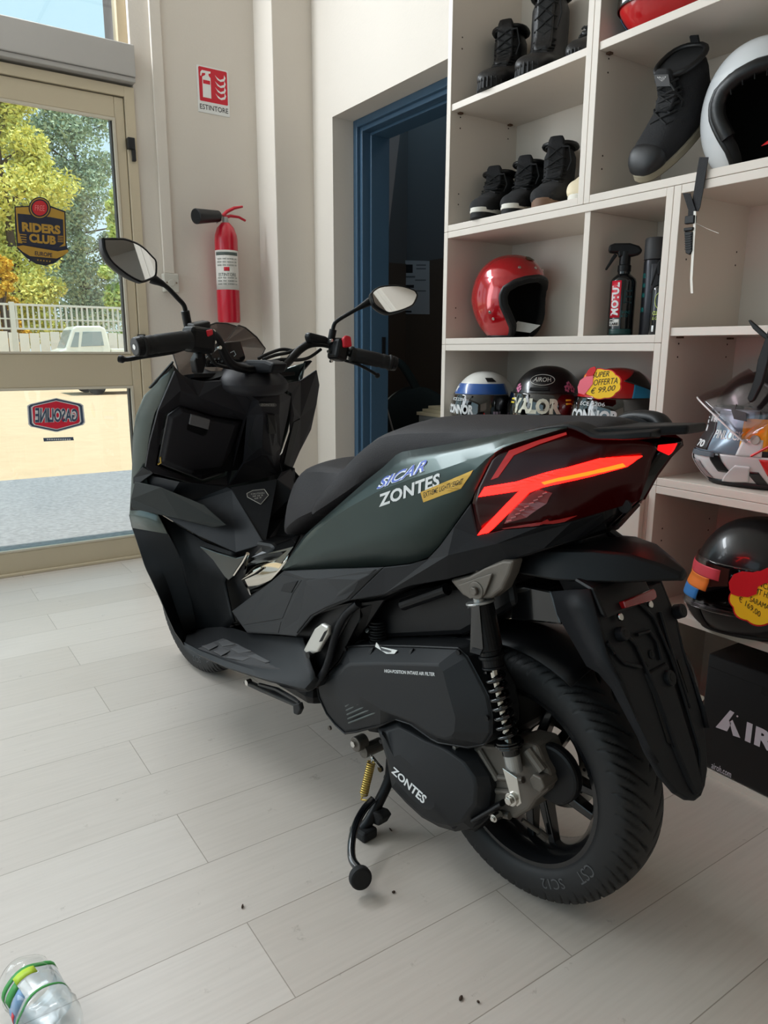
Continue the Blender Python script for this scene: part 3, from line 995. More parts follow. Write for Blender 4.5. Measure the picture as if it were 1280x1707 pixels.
# rear face between the two lamps
back = [S(1085, 739, .046), S(1094, 748, .040), S(1085, 766, .030), S(1078, 795, .015), S(1064, 833, .008), S(1011, 880, .012)]
g = G()
rows = []
for p in back:
    rows.append([p, V3((p.x+.040, max(.004, p.y-.006), p.z)), V3((p.x+.040, -max(.004, p.y-.006), p.z)), mir(p)])
g.loft(rows, closed=False)
part(g, 'tail_end_panel', gblk, solid=.004, off=0, smooth=35)
# the lamp wrapping round the right rear corner
ym = -.060
g = G().prism([S(x, y, -.028) for x, y in ((1127, 739), (1096, 742), (1094, 757), (1093, 776), (1101, 774), (1119, 755))], (0, -.006, 0))
part(g, 'corner_light', emis('lit_corner_lamp', (1, .01, .012), 1.1), bevel=.001)
# horn-like reflector boss on the tail flank
c = S(1043, 843, .024)
part(G().cyl(c, c+V3((0, .006, 0)), .012, n=20), 'tail_bolt', blk, bevel=.002)
# underside of the tail
und = G()
und.loft([[V3((u, w_, z)), V3((u, w_, z+.05)), V3((u, -w_, z+.05)), V3((u, -w_, z))] for u, w_, z in ((.30, .13, .62), (.12, .125, .665), (-.02, .11, .70), (-.11, .065, .745), (-.15, .03, .79))])
part(und, 'tail_underside', blk, bevel=.008)

# ---- grab rail and rack
gr_l = G()
rl = [(861, 722, .118), (905, 712, .112), (945, 707, .108), (966, 712, .106), (988, 724, .104), (1040, 723, .095), (1085, 720, .078)]
lo = [(861, 727, .118), (905, 719, .112), (945, 713, .108), (964, 720, .106), (988, 733, .104), (1040, 733, .095), (1085, 729, .078)]
a, b = resample(P(rl), 24), resample(P(lo), 24)
gr_l.loft([[p, q, q+V3((0, -.030, -.003)), p+V3((0, -.030, .004))] for p, q in zip(a, b)])
gl_, gr_ = both(gr_l, 'grab_rail', blk, smooth=40, bevel=.002)
# flat rack plate
rp = [SZ(988, 726, .918), SZ(1085, 722, .922), SZ(1168, 717, .930)]
rk = G()
xs0, xs1, xs2 = -.02, -.17, -.262
for zt_, zz in ((0, 0),):
    o_ = [(-.055, .102, .915), (-.12, .098, .919), (-.20, .065, .925), (-.262, .03, .932)]
    ring = [V3(p) for p in o_]+[mir(V3(p)) for p in reversed(o_)]
    rk.prism(ring, (0, 0, .014))
part(rk, 'rack_plate', blk, bevel=.004)
# rounded right grab handle standing above the rack
hh = [SU(1035, 700, -.06), SU(1046, 694, -.08), SU(1075, 692, -.12), SU(1098, 694, -.15), SU(1106, 703, -.16), SU(1106, 713, -.16)]
pts_ = spline([V3((-.06, -.105, .920)), V3((-.08, -.104, .934)), V3((-.11, -.098, .941)), V3((-.15, -.088, .940)), V3((-.172, -.078, .926))], 6)
part(G().tube(pts_, [.010]+[.016]*(len(pts_)-2)+[.010], 14, flat=.7), 'grab_handle', blk, smooth=50)

# ---- seat
def seat_ring(u, zb, wb, zs, ws, zt, n=10):
    """zb,wb lower edge; zs,ws shoulder; zt crown"""
    l = [V3((u, wb*.86, zb-.012)), V3((u, wb, zb)), V3((u, (wb+ws)/2+.004, (zb+zs)/2)), V3((u, ws, zs))]
    for k in range(1, 4):
        f = k/4
        l.append(V3((u, ws*(1-f), zs+(zt-zs)*math.sin(f*PI/2))))
    l.append(V3((u, 0, zt)))
    r = [mir(p) for p in reversed(l[:-1])]
    return l+r
rid = [(.745, .610, .062, .628, .050, .636), (.735, .598, .088, .645, .075, .668), (.700, .612, .110, .700, .095, .728), (.660, .632, .125, .748, .108, .772), (.615, .655, .138, .780, .116, .800), (.56, .680, .146, .792, .120, .806),
       (.50, .705, .152, .794, .124, .803), (.44, .735, .152, .800, .128, .802), (.38, .765, .146, .812, .128, .806), (.30, .79, .14, .83, .12, .82)]
g = G()
g.loft([seat_ring(*r) for r in rid])
part(g, 'rider_seat', seatm, smooth=60, sub=1)
pas = [(.545, .682, .157, .700, .150, .70), (.50, .703, .160, .742, .150, .745), (.45, .730, .160, .785, .148, .79), (.40, .757, .159, .830, .146, .838), (.355, .787, .152, .866, .142, .876), (.315, .815, .142, .888, .136, .906), (.27, .828, .134, .898, .132, .922), (.20, .838, .130, .905, .128, .930), (.10, .852, .124, .912, .118, .936), (0, .868, .114, .920, .106, .941), (-.08, .880, .104, .926, .096, .946), (-.13, .890, .094, .930, .086, .948), (-.150, .900, .08, .928, .07, .938)]
g = G()
g.loft([seat_ring(*r) for r in pas])
part(g, 'passenger_seat', seatm, smooth=60, sub=1)

# ---- plate holder / rear mudguard hanging at the back: a sloping dished plate
pa, pb = V3((-.174, 0, .655)), V3((-.324, 0, .345))
pd = (pb-pa).normalized()
pn = V3((-pd.z, 0, pd.x))
if pn.x > 0:
    pn = -pn
def F(px, py, lift=0):
    return SP(px, py, pa+pn*lift, pn)
outer = [F(*q) for q in ((990, 1009), (994, 1028), (1012, 1091), (1072, 1114), (1090, 1165), (1119, 1240), (1150, 1300))]
g = G()
# central board, symmetrical about the middle plane, from its left edge
lw = [(0, .103), (.07, .110), (.12, .097), (.18, .094), (.235, .089), (.28, .074), (.315, .052), (.334, .030), (.343, .010)]
ring = [pa+pd*s+V3((0, y, 0)) for s, y in lw]
ring = ring+[mir(p) for p in reversed(ring)]
g.prism([p-pn*.012 for p in ring], pn*.012)
board = part(g, 'plate_holder', plas2, bevel=.004)
spn = [pa+pd*s+V3((0, y, 0)) for s, y in ((.125, .036), (.20, .031), (.27, .027), (.315, .020), (.334, .012))]
spn_ = spn+[mir(p) for p in reversed(spn)]
g = G()
g.loft([[p-pn*.002 for p in spn_], [p+pn*.007+pd*(.004 if i_ in (0, len(spn_)-1) else 0)-V3((0, p.y*.18, 0)) for i_, p in enumerate(spn_)]])
part(g, 'plate_spine', plas2, board, bevel=.003)
# mudguard wings on both sides, running forward from the board's edges
L_out = [S(920.6, 986, .100), S(930, 1024, .100), S(979, 1110, .106), S(998, 1121, .108), S(1020, 1147.5, .104), S(1048, 1200, .098), S(1070, 1240, .094), pa+pd*.255+V3((0, .083, 0))]
L_in = [pa+pd*s+V3((0, y, 0)) for s, y in ((-.03, .102), (0, .103), (.055, .1085), (.075, .1095), (.12, .097), (.18, .094), (.225, .090), (.255, .083))]
mid = [p.lerp(q, .5)+pn*.006 for p, q in zip(L_out, L_in)]
g = G()
g.loft([L_out, mid, L_in], closed=False)
both(g, 'mudguard_wing', plas2, solid=.005, off=0, smooth=40)
# raised ribs, bosses and slots on the board
def rib(pts, r=.003, name='rib', m=None):
    g = G()
    g.tube([F(x, y, .004) for x, y in pts], r, 8)
    return part(g, name, m or plas2, board, smooth=50)
rib([(1024, 1090), (1012, 1070), (1040, 1105), (1068, 1112)], .0032)
rib([(1040, 1055), (1060, 1075), (1075, 1110), (1096, 1160), (1125, 1245)], .0032)
rib([(1100, 1020), (1120, 1090), (1138, 1142), (1150, 1180)], .0032)
rib([(1062, 1058), (1082, 1052), (1095, 1070), (1102, 1100)], .0032)
rib([(1060, 1000), (1090, 1030), (1118, 1095), (1140, 1165), (1165, 1250), (1168, 1305)], .0032)
def boss(px, py, r, h, name='boss', hole=True):
    c = F(px, py)
    b_ = part(G().cyl(c, c+pn*h, r, r*.9, n=24), name, plas2, board, bevel=.002)
    if hole:
        part(G().cyl(c+pn*(h-.002), c+pn*(h+.0006), r*.45, n=16), 'hole', mat('dark_hole', (20, 19, 18), .8), board)
boss(1031, 1058, .0125, .014)
boss(1126, 1020, .0135, .016)
boss(1108, 1131, .0145, .014)
boss(1085, 1091, .008, .003)
for q in (((1092, 1160), (1086, 1155), (1112, 1238), (1118, 1240)), ((1128, 1100), (1134, 1098), (1150, 1150), (1146, 1155)), ((1062, 1072), (1058, 1076), (1080, 1112), (1082, 1104))):
    pp = [F(x, y, .0006) for x, y in q]
    part(G().prism(pp, pn*.0012), 'slot', mat('dark_hole', (20, 19, 18), .8), board)
# red reflector and its screws
c4 = [F(1038, 1002, .018), F(1088, 981, .018), F(1092, 985, .018), F(1094, 996, .018), F(1090, 1000, .018), F(1042, 1014, .018)]
part(G().prism([p-pn*.01 for p in c4], pn*.012), 'rear_reflector', mat('red_reflector', (140, 10, 14), .15, coat=.6), bevel=.002)
for x, y in ((1031, 1029), (1081, 1008)):
    c = F(x, y, .006)
    part(G().cyl(c, c+pn*.006, .0065, n=12), 'screw', steel, board, bevel=.0015)
# bracket that joins the board to the tail
part(G().prism([V3((-.06, .075, .70)), V3((-.165, .10, .685)), V3((-.195, .103, .64)), V3((-.10, .07, .64))], (0, -.15, 0)), 'plate_bracket', blk, bevel=.006)
# tail flap above it
fl_ = [S(1141, 963, -.085), S(1131, 969, -.07), S(1138, 951, -.085), S(1090, 916, -.085), S(1049, 908, -.08), S(1007, 890, -.07), S(1000, 957, .09), S(939, 963, .10), S(856, 925, .105), S(925, 893, .07)]
FZ = lambda u, y, z: V3((u, y, z))
g = G()
prof_ = [(.05, .105, .672, .70), (-.03, .108, .676, .715), (-.09, .102, .679, .728), (-.14, .086, .684, .736), (-.19, .060, .690, .736), (-.235, .030, .698, .724), (-.264, .012, .703, .711)]
g.loft([[FZ(u, w_, zb), FZ(u, w_*.8, zt), FZ(u, 0, zt+.008), FZ(u, -w_*.8, zt), FZ(u, -w_, zb), FZ(u, 0, zb-.004)] for u, w_, zb, zt in prof_])
part(g, 'tail_flap', blk, bevel=.004, smooth=32)
# neck between the tail and the flap
part(G().prism([V3((.05, .05, .80)), V3((-.05, .05, .82)), V3((-.095, .05, .775)), V3((-.11, .05, .735)), V3((-.02, .05, .71))], (0, -.10, 0)), 'tail_neck', blk, bevel=.008)
part(G().tube([S(1012, 884, -.03), S(1035, 901, -.055), S(1075, 912, -.08)], .009, 10), 'flap_stay', blk)
# inner hugger over the tyre
hg_ = G()
hr = []
for k in range(15):
    t = math.radians(116-k*4.5)
    hr.append([V3((.29*math.cos(t), yy, RZ+.29*math.sin(t)+abs(yy)*-.25)) for yy in (.085, .05, 0, -.05, -.085)])
hg_.loft(hr, closed=False)
part(hg_, 'inner_mudguard', blk, solid=.005, off=0, smooth=60)
bxp = [S(853, 977, .082), S(856, 972, .082), S(918, 985, .082), S(936, 1042, .082), S(850, 1033, .082)]
part(G().prism(bxp, (0, -.14, 0)), 'under_tail_box', gblk, bevel=.004)
# ------------------------------------------------------------------ engine, air box, stands
rimf = [((578, 1077), (583, 1107)), ((625, 1075.6), (630, 1106)), ((694, 1077), (690, 1107)), ((765, 1080), (729, 1108)), ((781, 1094), (738, 1119)), ((800, 1129), (745, 1147)), ((816, 1160), (753, 1175)), ((822, 1191), (759, 1197)), ((822, 1222), (757, 1220)), ((809, 1241), (750, 1230)), ((781, 1246), (742, 1233)), ((731, 1238), (728, 1229)), ((719, 1232), (715, 1221)), ((684, 1207), (690, 1205)), ((659, 1199), (660, 1193)), ((634, 1210), (634, 1182)), ((594, 1221), (612, 1168)), ((575, 1224), (597, 1158)), ((559, 1210), (588, 1150)), ((544, 1191), (578, 1139)), ((531, 1163), (571, 1130)), ((528, 1147), (568, 1124)), ((534, 1129), (570, 1117)), ((566, 1104), (575, 1111))]
g = G()
r_back = [S(x, y, .140)+V3((0, -.075, 0)) for (x, y), q in rimf]
r_mid = [S(x, y, .140) for (x, y), q in rimf]
r_lip = [S(x+(q[0]-x)*.12, y+(q[1]-y)*.12, .146) for (x, y), q in rimf]
r_face = [S(*q, .172) for p, q in rimf]
g.loft([r_back, r_mid, r_lip, r_face])
ab = part(g, 'air_filter_box', plas, bevel=.004, smooth=12)
text_quad('lettering', 'HIGH-POSITION INTAKE AIR FILTER', [S(641, 1121, .1725), S(725, 1127, .1725), S(725, 1121, .1725), S(641, 1115.5, .1725)], whitep, ab, toward=BO, local=True, extra=.02)
# rear facet cover with its seam
rr_ = [S(x+(q[0]-x)*.02, y+(q[1]-y)*.02, .143) for (x, y), q in rimf]
part(G().tube(rr_+[rr_[0]], .0025, 6, caps=False), 'air_box_seam', blk, ab)
for k in range(5):
    x0, y0 = 577+k*1.2, 1177+k*7
    a, b = S(x0, y0, .157), S(x0+26+k*7, y0-17-k*1.5+2, .164)
    part(G().tube([a, b], .0034, 8, flat=.6), 'vent_slat', mat('grey_vent_slat', (92, 98, 96), .45), ab)
for x, y in ((766, 1087), (813, 1196), (551, 1213), (577, 1081)):
    c = S(x, y, .150)
    part(G().cyl(c, c+V3((0, .005, 0)), .005, n=12), 'screw', cast if x == 551 else blk, ab)
for x, y in ((618, 1086), (684, 1088)):
    part(G().prism([S(x-6, y+8, .154), S(x+2, y-7, .148), S(x+7, y-8, .148), S(x+1, y+6, .155)], (0, .004, 0)), 'clip_rib', blk, ab, bevel=.001)
lb = [S(628, 1071, .151), S(634, 1078, .152), S(663, 1084, .154), (S(658, 1090, .157)), S(645, 1090, .157), S(626, 1078, .152)]
part(G().prism(lb, (0, .0015, .0005)), 'barcode_label', mat('white_paper_label', (226, 226, 222), .6), ab)
part(G().prism([S(632, 1076, .1545), S(636, 1080, .1545), S(652, 1085, .157), S(648, 1087, .1585), S(636, 1084, .1565)], (0, .0012, 0)), 'barcode_print', mat('grey_print', (70, 70, 72), .6), ab)

# transmission cover
bc = [((629, 1214), (636, 1222)), ((645, 1268), (648, 1270)), ((653, 1313), (660, 1303)), ((677, 1339), (684, 1330)), ((703, 1363), (706, 1347)), ((732, 1379), (716, 1350)), ((759, 1387), (724, 1345)), ((786, 1382), (723, 1332)), ((799, 1366), (722, 1322)), ((815, 1350), (720, 1312)), ((819, 1313), (716, 1305)), ((815, 1294), (712, 1299)), ((796, 1265), (700, 1288)), ((759, 1240), (688, 1277)), ((719, 1225), (676, 1266)), ((690, 1208), (669, 1262)), ((664, 1196), (667, 1258)), ((640, 1204), (656, 1262))]
g = G()
b0 = [S(x, y, .120)+V3((0, -.07, 0)) for (x, y), q in bc]
b1 = [S(x, y, .120) for (x, y), q in bc]
b2 = [S(x+(q[0]-x)*.25, y+(q[1]-y)*.25, .146) for (x, y), q in bc]
b3 = [S(*q, .160) for p, q in bc]
g.loft([b0, b1, b2, b3])
tcv = part(g, 'transmission_cover', plas, bevel=.004, smooth=12)
text_quad('brand_lettering', 'ZONTES', [S(652, 1287, .1605), S(706, 1341, .1605), S(712, 1328, .1605), S(655, 1276, .1605)], whitep, tcv, toward=BO, local=True, extra=.03, shear=.1)
c = S(755, 1372, .137)
part(G().cyl(c+V3((0, -.004, 0)), c+V3((0, .0015, 0)), .011, n=24), 'cover_plug', blk, tcv)
c = S(635, 1236, .139)
part(G().cyl(c+V3((0, -.004, 0)), c+V3((0, .0015, 0)), .005, n=12), 'screw', blk, tcv)
# dark inner cover plate behind it and the cast gearbox
part(G().prism([S(x, y, .088) for x, y in ((700, 1240), (760, 1225), (800, 1240), (822, 1280), (828, 1330), (818, 1362), (790, 1388), (740, 1380), (690, 1330))], (0, -.05, 0)), 'inner_cover', blk, bevel=.004)
gx = [S(x, y, .105) for x, y in ((775, 1255), (800, 1240), (830, 1243), (862, 1235), (893, 1243), (904, 1272), (915, 1290), (913, 1318), (893, 1335), (882, 1352), (858, 1366), (822, 1362), (812, 1350), (818, 1318), (812, 1292))]
gb = part(G().prism(gx, (0, -.07, 0)), 'gearbox_casting', cast, bevel=.010, seg=3)
for a, b, r in (((800, 1250), (830, 1300), .007), ((832, 1296), (872, 1300), .006), ((828, 1318), (862, 1322), .006), ((812, 1352), (850, 1360), .007), ((880, 1250), (905, 1285), .010)):
    part(G().tube([S(*a, .107), S(*b, .107)], r, 10), 'casting_rib', cast, gb)
c = S(901, 1302, .112)
part(G().cyl(c+V3((0, -.03, 0)), c+V3((0, .012, 0)), .017, n=6), 'axle_nut', cast, gb, bevel=.003)
part(G().cyl(c+V3((0, -.05, 0)), c+V3((0, -.028, 0)), .055, n=32), 'hub_cover', blk, gb, bevel=.006)
c = S(828, 1361, .125)
part(G().tube([S(790, 1366, .13), S(838, 1338, .12)], .011, 10, flat=.5), 'cable_lug', blk, gb)
part(G().cyl(c+V3((0, -.01, 0)), c+V3((0, .010, 0)), .0075, n=16).cyl(c+V3((0, .010, 0)), c+V3((0, .014, 0)), .005, n=6), 'drain_bolt', steel, gb, bevel=.001)
for x, y in ((759, 1246), (768, 1262)):
    c = S(x, y, .13)
    part(G().cyl(c+V3((0, -.012, 0)), c+V3((0, .004, 0)), .0045, n=10), 'screw', steel, gb)
# swingarm fill and engine block between the wheels
part(G().prism([S(x, y, .06) for x, y in ((560, 1110), (620, 1050), (760, 1060), (840, 1120), (850, 1230), (800, 1262), (700, 1236), (610, 1222))], (0, -.11, 0)), 'engine_block', blk, bevel=.012)
part(G().prism([S(x, y, .09) for x, y in ((590, 1012), (690, 980), (770, 972), (850, 945), (860, 1010), (770, 1060), (640, 1065), (585, 1070))], (0, -.18, 0)), 'frame_fill', blk, bevel=.012)
g = G()
tb = [S(629, 1035, .10), S(631, 1072, .10)]
for k in range(9):
    f = k/8
    c = tb[0].lerp(tb[1], f)
    g.cyl(c, c+(tb[1]-tb[0])*.055, .021 if k % 2 else .018, n=16)
part(g, 'intake_bellows', rub)
part(G().tube([S(672, 1008, .115), S(745, 982, .115)], .012, 12), 'frame_tube', blk)
c = S(616, 1052, .118)
part(G().cyl(c, c+V3((0, .008, .004)), .006, n=6), 'hose_clamp', steel)
# crank boss and pivot under the air box
c = S(597, 1239, .10)
cb = part(G().cyl(c+V3((0, -.02, 0)), c+V3((0, .01, 0)), .018, n=24), 'engine_mount', cast, bevel=.003)
part(G().cyl(c+V3((.002, .01, .002)), c+V3((.002, .016, .002)), .008, n=6), 'bolt', steel, cb)
c = S(607, 1252, .09)
part(G().cyl(c+V3((0, -.05, 0)), c+V3((0, .004, 0)), .016, n=20), 'bolt_boss', cast, cb)

# ---- rear shock absorber
a, b = S(797, 986, .132), S(866, 1324, .122)
ax = (b-a)
def along(f):
    return a+ax*f
sh = G()
sh.cyl(along(.055), along(.285), .0235, n=28)
shock = part(sh, 'shock_absorber', blk, bevel=.004)
part(G().cyl(along(.045), along(.058), .0265, n=28), 'spring_cap', silver, shock, bevel=.002)
part(G().cyl(along(-.02), along(.05), .012, n=20), 'top_rod', silver, shock)
q = along(.17)
rx, ry, rd = basis(ax)
part(G().prism([q+V3((.012, .0236, .045)), q+V3((-.006, .0236, .045)), q+V3((-.017, .0228, -.03)), q+V3((-.012, .0232, -.044)), q+V3((.012, .0236, -.046))], (0, .0015, 0)), 'reservoir_window', gblk, shock)
part(G().prism([q+V3((-.016, .0228, -.034)), q+V3((-.012, .0234, -.044)), q+V3((.011, .0238, -.046)), q+V3((.006, .0238, -.036))], (0, .003, 0)), 'window_ledge', plas, shock)
part(G().cyl(along(.285), along(.31), .020, n=24).cyl(along(.31), along(.325), .023, n=24).cyl(along(.325), along(.365), .019, n=24).cyl(along(.365), along(.375), .021, n=24), 'adjuster', blk, shock, bevel=.0015)
part(G().cyl(along(.375), along(.76), .0085, n=20), 'piston_rod', chrome, shock)
sp_ = []
turns = 7.5
for k in range(int(turns*20)+1):
    t = k/20*2*PI
    f = .385+.345*k/(turns*20)
    sp_.append(along(f)+rx*(.0165*math.cos(t))+ry*(.0165*math.sin(t)))
part(G().tube(sp_, .0040, 8), 'spring', gblk, shock, smooth=60)
part(G().cyl(along(.73), along(.742), .024, n=28).cyl(along(.742), along(.755), .027, n=28).cyl(along(.757), along(.768), .024, n=28), 'lower_collar', gblk, shock, bevel=.0015)
part(G().cyl(along(.768), along(.80), .0165, n=24), 'lower_tube', gblk, shock)
part(G().cyl(along(.80), along(.885), .0150, n=24), 'lower_sleeve', silver, shock, bevel=.001)
part(G().prism([along(.88)+V3((.014, .016, .006)), along(.88)+V3((-.020, .016, .002)), along(1.0)+V3((-.020, .018, 0)), along(1.03)+V3((-.008, .018, 0)), along(1.0)+V3((.004, .018, 0))], (0, .003, 0)), 'lower_fork', steel, shock, bevel=.0015)
part(G().cyl(b+V3((0, .01, 0)), b+V3((0, .026, 0)), .0125, n=20).cyl(b+V3((0, .026, 0)), b+V3((0, .034, 0)), .008, n=6), 'lower_bolt', steel, shock, bevel=.0015)
# cast bracket at its top
br_ = [S(x, y, .142) for x, y in ((748, 967), (781, 959), (806, 945), (838, 933), (856, 934), (849, 958), (836, 984), (818, 998), (788, 1001), (770, 993))]
bk = part(G().prism(br_, (0, -.03, 0)), 'shock_bracket', cast, bevel=.006, seg=3)
c = S(795, 984, .146)
part(G().cyl(c+V3((0, -.005, 0)), c+V3((0, .004, 0)), .0165, n=24).cyl(c+V3((0, .004, 0)), c+V3((0, .011, 0)), .0085, n=6), 'upper_bolt', cast, bk, bevel=.002)
part(G().prism([S(x, y, .145) for x, y in ((765, 975), (800, 962), (822, 955), (815, 975), (808, 992), (785, 998), (772, 988))], (0, .003, 0)), 'bracket_boss', cast, bk, bevel=.003)
part(G().prism([S(782, 1012, .135), S(790, 1004, .135), S(795, 1008, .135), S(787, 1019, .135)], (0, .004, 0)), 'white_tag', whitep)

# ---- passenger peg
pg_ = [S(x, y, .175) for x, y in ((531, 1046), (543, 1037), (554, 1043), (553, 1056), (536, 1085), (521, 1090), (512, 1082))]
pg = part(G().prism(pg_, (0, .012, 0)), 'passenger_footpeg', mat('bare_aluminium', (196, 194, 188), .35, .6), bevel=.004)
part(G().prism([S(x, y, .1876) for x, y in ((541, 1053), (546, 1050), (537, 1069), (532, 1070))], (0, .001, 0)), 'slot', mat('dark_hole', (20, 19, 18), .8), pg)
c = S(521, 1090, .18)
part(G().cyl(c, c+V3((0, .014, 0)), .008, n=16), 'pivot_pin', blk, pg)

# ---- rear edge of the foot well: curved frame of the side cover
arch = [S(597, 1006, .160), S(575, 1026, .165), S(560, 1055, .170), S(551, 1090, .172), S(541, 1118, .174), S(525, 1140, .177), S(507, 1147, .180), S(470, 1139, .190)]
part(G().tube(spline(arch, 5), .0085, 10), 'cover_edge', plas2, smooth=60)
inn = [S(597, 1006, .150), S(640, 1000, .14), S(600, 1060, .12), S(566, 1100, .12), S(545, 1128, .13), S(541, 1110, .17), S(551, 1086, .17), S(562, 1050, .168), S(576, 1024, .163)]
part(G().prism(inn, (0, -.006, 0)), 'arch_inner', blk)

# ---- centre stand
S0 = S(640, 1288, .095)
foot = SZ(605, 1388, .006)
foot2 = mir(foot)
cs = G()
e = S(652, 1266, .09)
cs.tube(spline([e, S(648, 1300, .10), S(630, 1340, .13), S(615, 1368, .155), foot+V3((0, 0, .012))], 5), [.012]*21, 12)
cs.tube(spline([mir(e), mir(S(648, 1300, .10)), mir(S(630, 1340, .13)), mir(S(615, 1368, .155)), foot2+V3((0, 0, .012))], 5), [.012]*21, 12)
cs.tube([S(645, 1300, .10), mir(S(645, 1300, .10))], .012, 12)
stand = part(cs, 'centre_stand', blk, smooth=60)
for f_ in (foot, foot2):
    part(G().prism([V3((f_.x-.028, f_.y-.02, 0)), V3((f_.x+.028, f_.y-.02, 0)), V3((f_.x+.024, f_.y-.02, .02)), V3((f_.x-.028, f_.y-.02, .026))], (0, .04, 0)), 'stand_foot', rub, stand, bevel=.006)
part(G().prism([S(x, y, .150) for x, y in ((618, 1352), (630, 1356), (637, 1366), (630, 1378), (612, 1370))], (0, -.03, 0)), 'stand_stop', rub, stand, bevel=.004)
pd0 = S(600, 1462, .285)
lev = spline([S(622, 1332, .145), S(606, 1350, .175), S(593, 1375, .215), S(586, 1405, .250), S(587, 1432, .272), pd0+V3((.012, -.008, .006))], 6)
part(G().tube(lev, .0085, 12), 'stand_lever', mat('gloss_black_steel', (14, 16, 20), .18, coat=.5), stand, smooth=60)
pdn = (V3((-.9, .35, .25))).normalized()
part(G().cyl(pd0-pdn*.008, pd0+pdn*.012, .0225, n=28), 'pedal_pad', rub, stand, bevel=.005)
# return spring
s0, s1 = S(619, 1270, .125), S(606, 1325, .150)
d_ = s1-s0
xx_, yy_, _z = basis(d_)
sp_ = []
turns = 15
for k in range(turns*14+1):
    t = k/14*2*PI
    sp_.append(s0+d_*(k/(turns*14))+xx_*(.0085*math.cos(t))+yy_*(.0085*math.sin(t)))
spr = part(G().tube(sp_, .0019, 6), 'return_spring', gold, smooth=60)
part(G().tube(spline([s1, s1+d_*.16+V3((.004, 0, 0)), S(612, 1334, .150)], 4), .002, 6), 'spring_hook', gold, spr)
part(G().tube(spline([s0, s0-d_*.12, S(618, 1258, .118)], 4), .0022, 6), 'spring_hook', steel, spr)
c = S(636, 1281, .11)
part(G().tube([S(620, 1262, .115), S(628, 1272, .118), c], .004, 8).cyl(c, c+V3((0, .006, 0)), .007, n=12), 'spring_anchor', steel, spr)

# ---- side stand, folded up
ss = part(G().tube([S(412, 1137, .165), S(440, 1150, .19), S(470, 1164, .215), S(500, 1178, .24)], [.010, .010, .008, .006], 10, flat=.7), 'side_stand', blk, smooth=60)
part(G().tube([S(433, 1142, .18), S(462, 1150, .20), S(490, 1166, .225), S(499, 1172, .235)], [.006, .0065, .006, .004], 8), 'side_stand_prop', blk, ss)
part(G().prism([S(495, 1172, .235), S(505, 1169, .235), S(508, 1180, .235), S(503, 1190, .235), S(496, 1187, .235)], (0, .012, 0)), 'side_stand_foot', rub, ss, bevel=.003)
c = S(418, 1136, .168)
part(G().cyl(c, c+V3((0, .014, 0)), .008, n=12), 'stand_pivot_bolt', steel, ss)

# ------------------------------------------------------------------ floorboard, leg shield and tunnel
FO = [S(308, 1076, .238), S(330, 1090, .240), S(377, 1111, .235), S(440, 1131, .222), S(508, 1148, .205), S(526, 1128, .190)]
FI = [S(289, 1049, .215), S(320, 1049, .16), S(380, 1045, .140), S(413, 1055, .150), S(464, 1060, .165), S(505, 1063, .172)]
fo, fi = resample(FO, 30), resample(FI, 30)
dn = [p+V3((0, -.007, -.007)) for p in fo]
dn2 = [V3((p.x, .09, p.z-.004)) for p in fo]
g = G()
g.loft([fi, [p.lerp(q, .80) for p, q in zip(fi, fo)], [p.lerp(q, .92)+V3((0, 0, .004)) for p, q in zip(fi, fo)], fo, dn, dn2], closed=False)
fbl, fbr = both(g, 'floorboard', plas, solid=.004, off=0, smooth=30)
# rubber mat with raised blocks
def mt(x, y, l=.0015):
    n = 29
    # sits on the board: blend between inner and outer edge at this pixel
    best = None
    for i in range(n):
        for k in range(0, 21):
            p = fi[i].lerp(fo[i], k/20)
            d = bray(x, y)
            v = p-BO
            e_ = (v-d*(v.dot(d)/d.dot(d))).length
            if best is None or e_ < best[0]:
                best = (e_, p)
    return best[1]+V3((0, 0, l))
matb = [mt(*q) for q in ((331, 1082), (352, 1075), (374, 1066), (400, 1075), (437, 1096), (476, 1120), (440, 1117), (400, 1107), (377, 1099), (350, 1090))]
fm_l, _x = both(G().prism(matb, (0, 0, .002)), 'floor_mat', mat('floor_mat_rubber', (44, 42, 43), .6, bump=.3, bscale=500), bevel=.001)
for q in (((338, 1081), (356, 1074), (362, 1078), (347, 1087)), ((366, 1073), (378, 1071), (390, 1079), (372, 1082)), ((354, 1089), (370, 1084), (384, 1090), (366, 1096)), ((384, 1084), (400, 1079), (420, 1090), (396, 1092)), ((376, 1098), (394, 1095), (420, 1100), (402, 1106)), ((412, 1096), (426, 1093), (452, 1107), (440, 1110))):
    part(G().prism([mt(x, y, .004) for x, y in q], (0, 0, .0035)), 'tread_block', mat('tread_block_rubber', (58, 56, 57), .5), fm_l, bevel=.0015)

# leg shield: outer edge bends back; concave inside, its shade put into the near-black colour
EO = [S(216.5, 858, .238), S(221, 878, .240), S(228, 898, .241), S(243, 945, .243), S(256, 972, .244), S(269, 1001, .244), S(280, 1028, .243), S(292, 1054, .242), S(308, 1076, .238)]
EI = [S(262, 854, .205), S(280, 890, .20), S(300, 930, .185), S(312, 970, .175), S(318, 1000, .172), S(322, 1020, .170), S(325, 1035, .168), S(326, 1045, .165), S(330, 1052, .16)]
eo, ei = resample(EO, 26), resample(EI, 26)
ei2 = [p+V3((.05, -.02, 0)) for p in ei]
rim_ = [p+V3((.012, -.004, -.003)) for p in eo]
fr_ = [V3((p.x+.10, p.y-.065, p.z-.01)) for p in eo]
g = G()
g.loft([ei2, ei, [p.lerp(q, .5)+V3((.03, 0, 0)) for p, q in zip(ei, eo)], [p.lerp(q, .92)+V3((.006, 0, 0)) for p, q in zip(ei, eo)], eo, rim_, fr_], closed=False)
both(g, 'leg_shield', mat('shaded_inner_plastic', (7, 9, 11), .5, spec=.12), solid=.004, off=0, smooth=40)
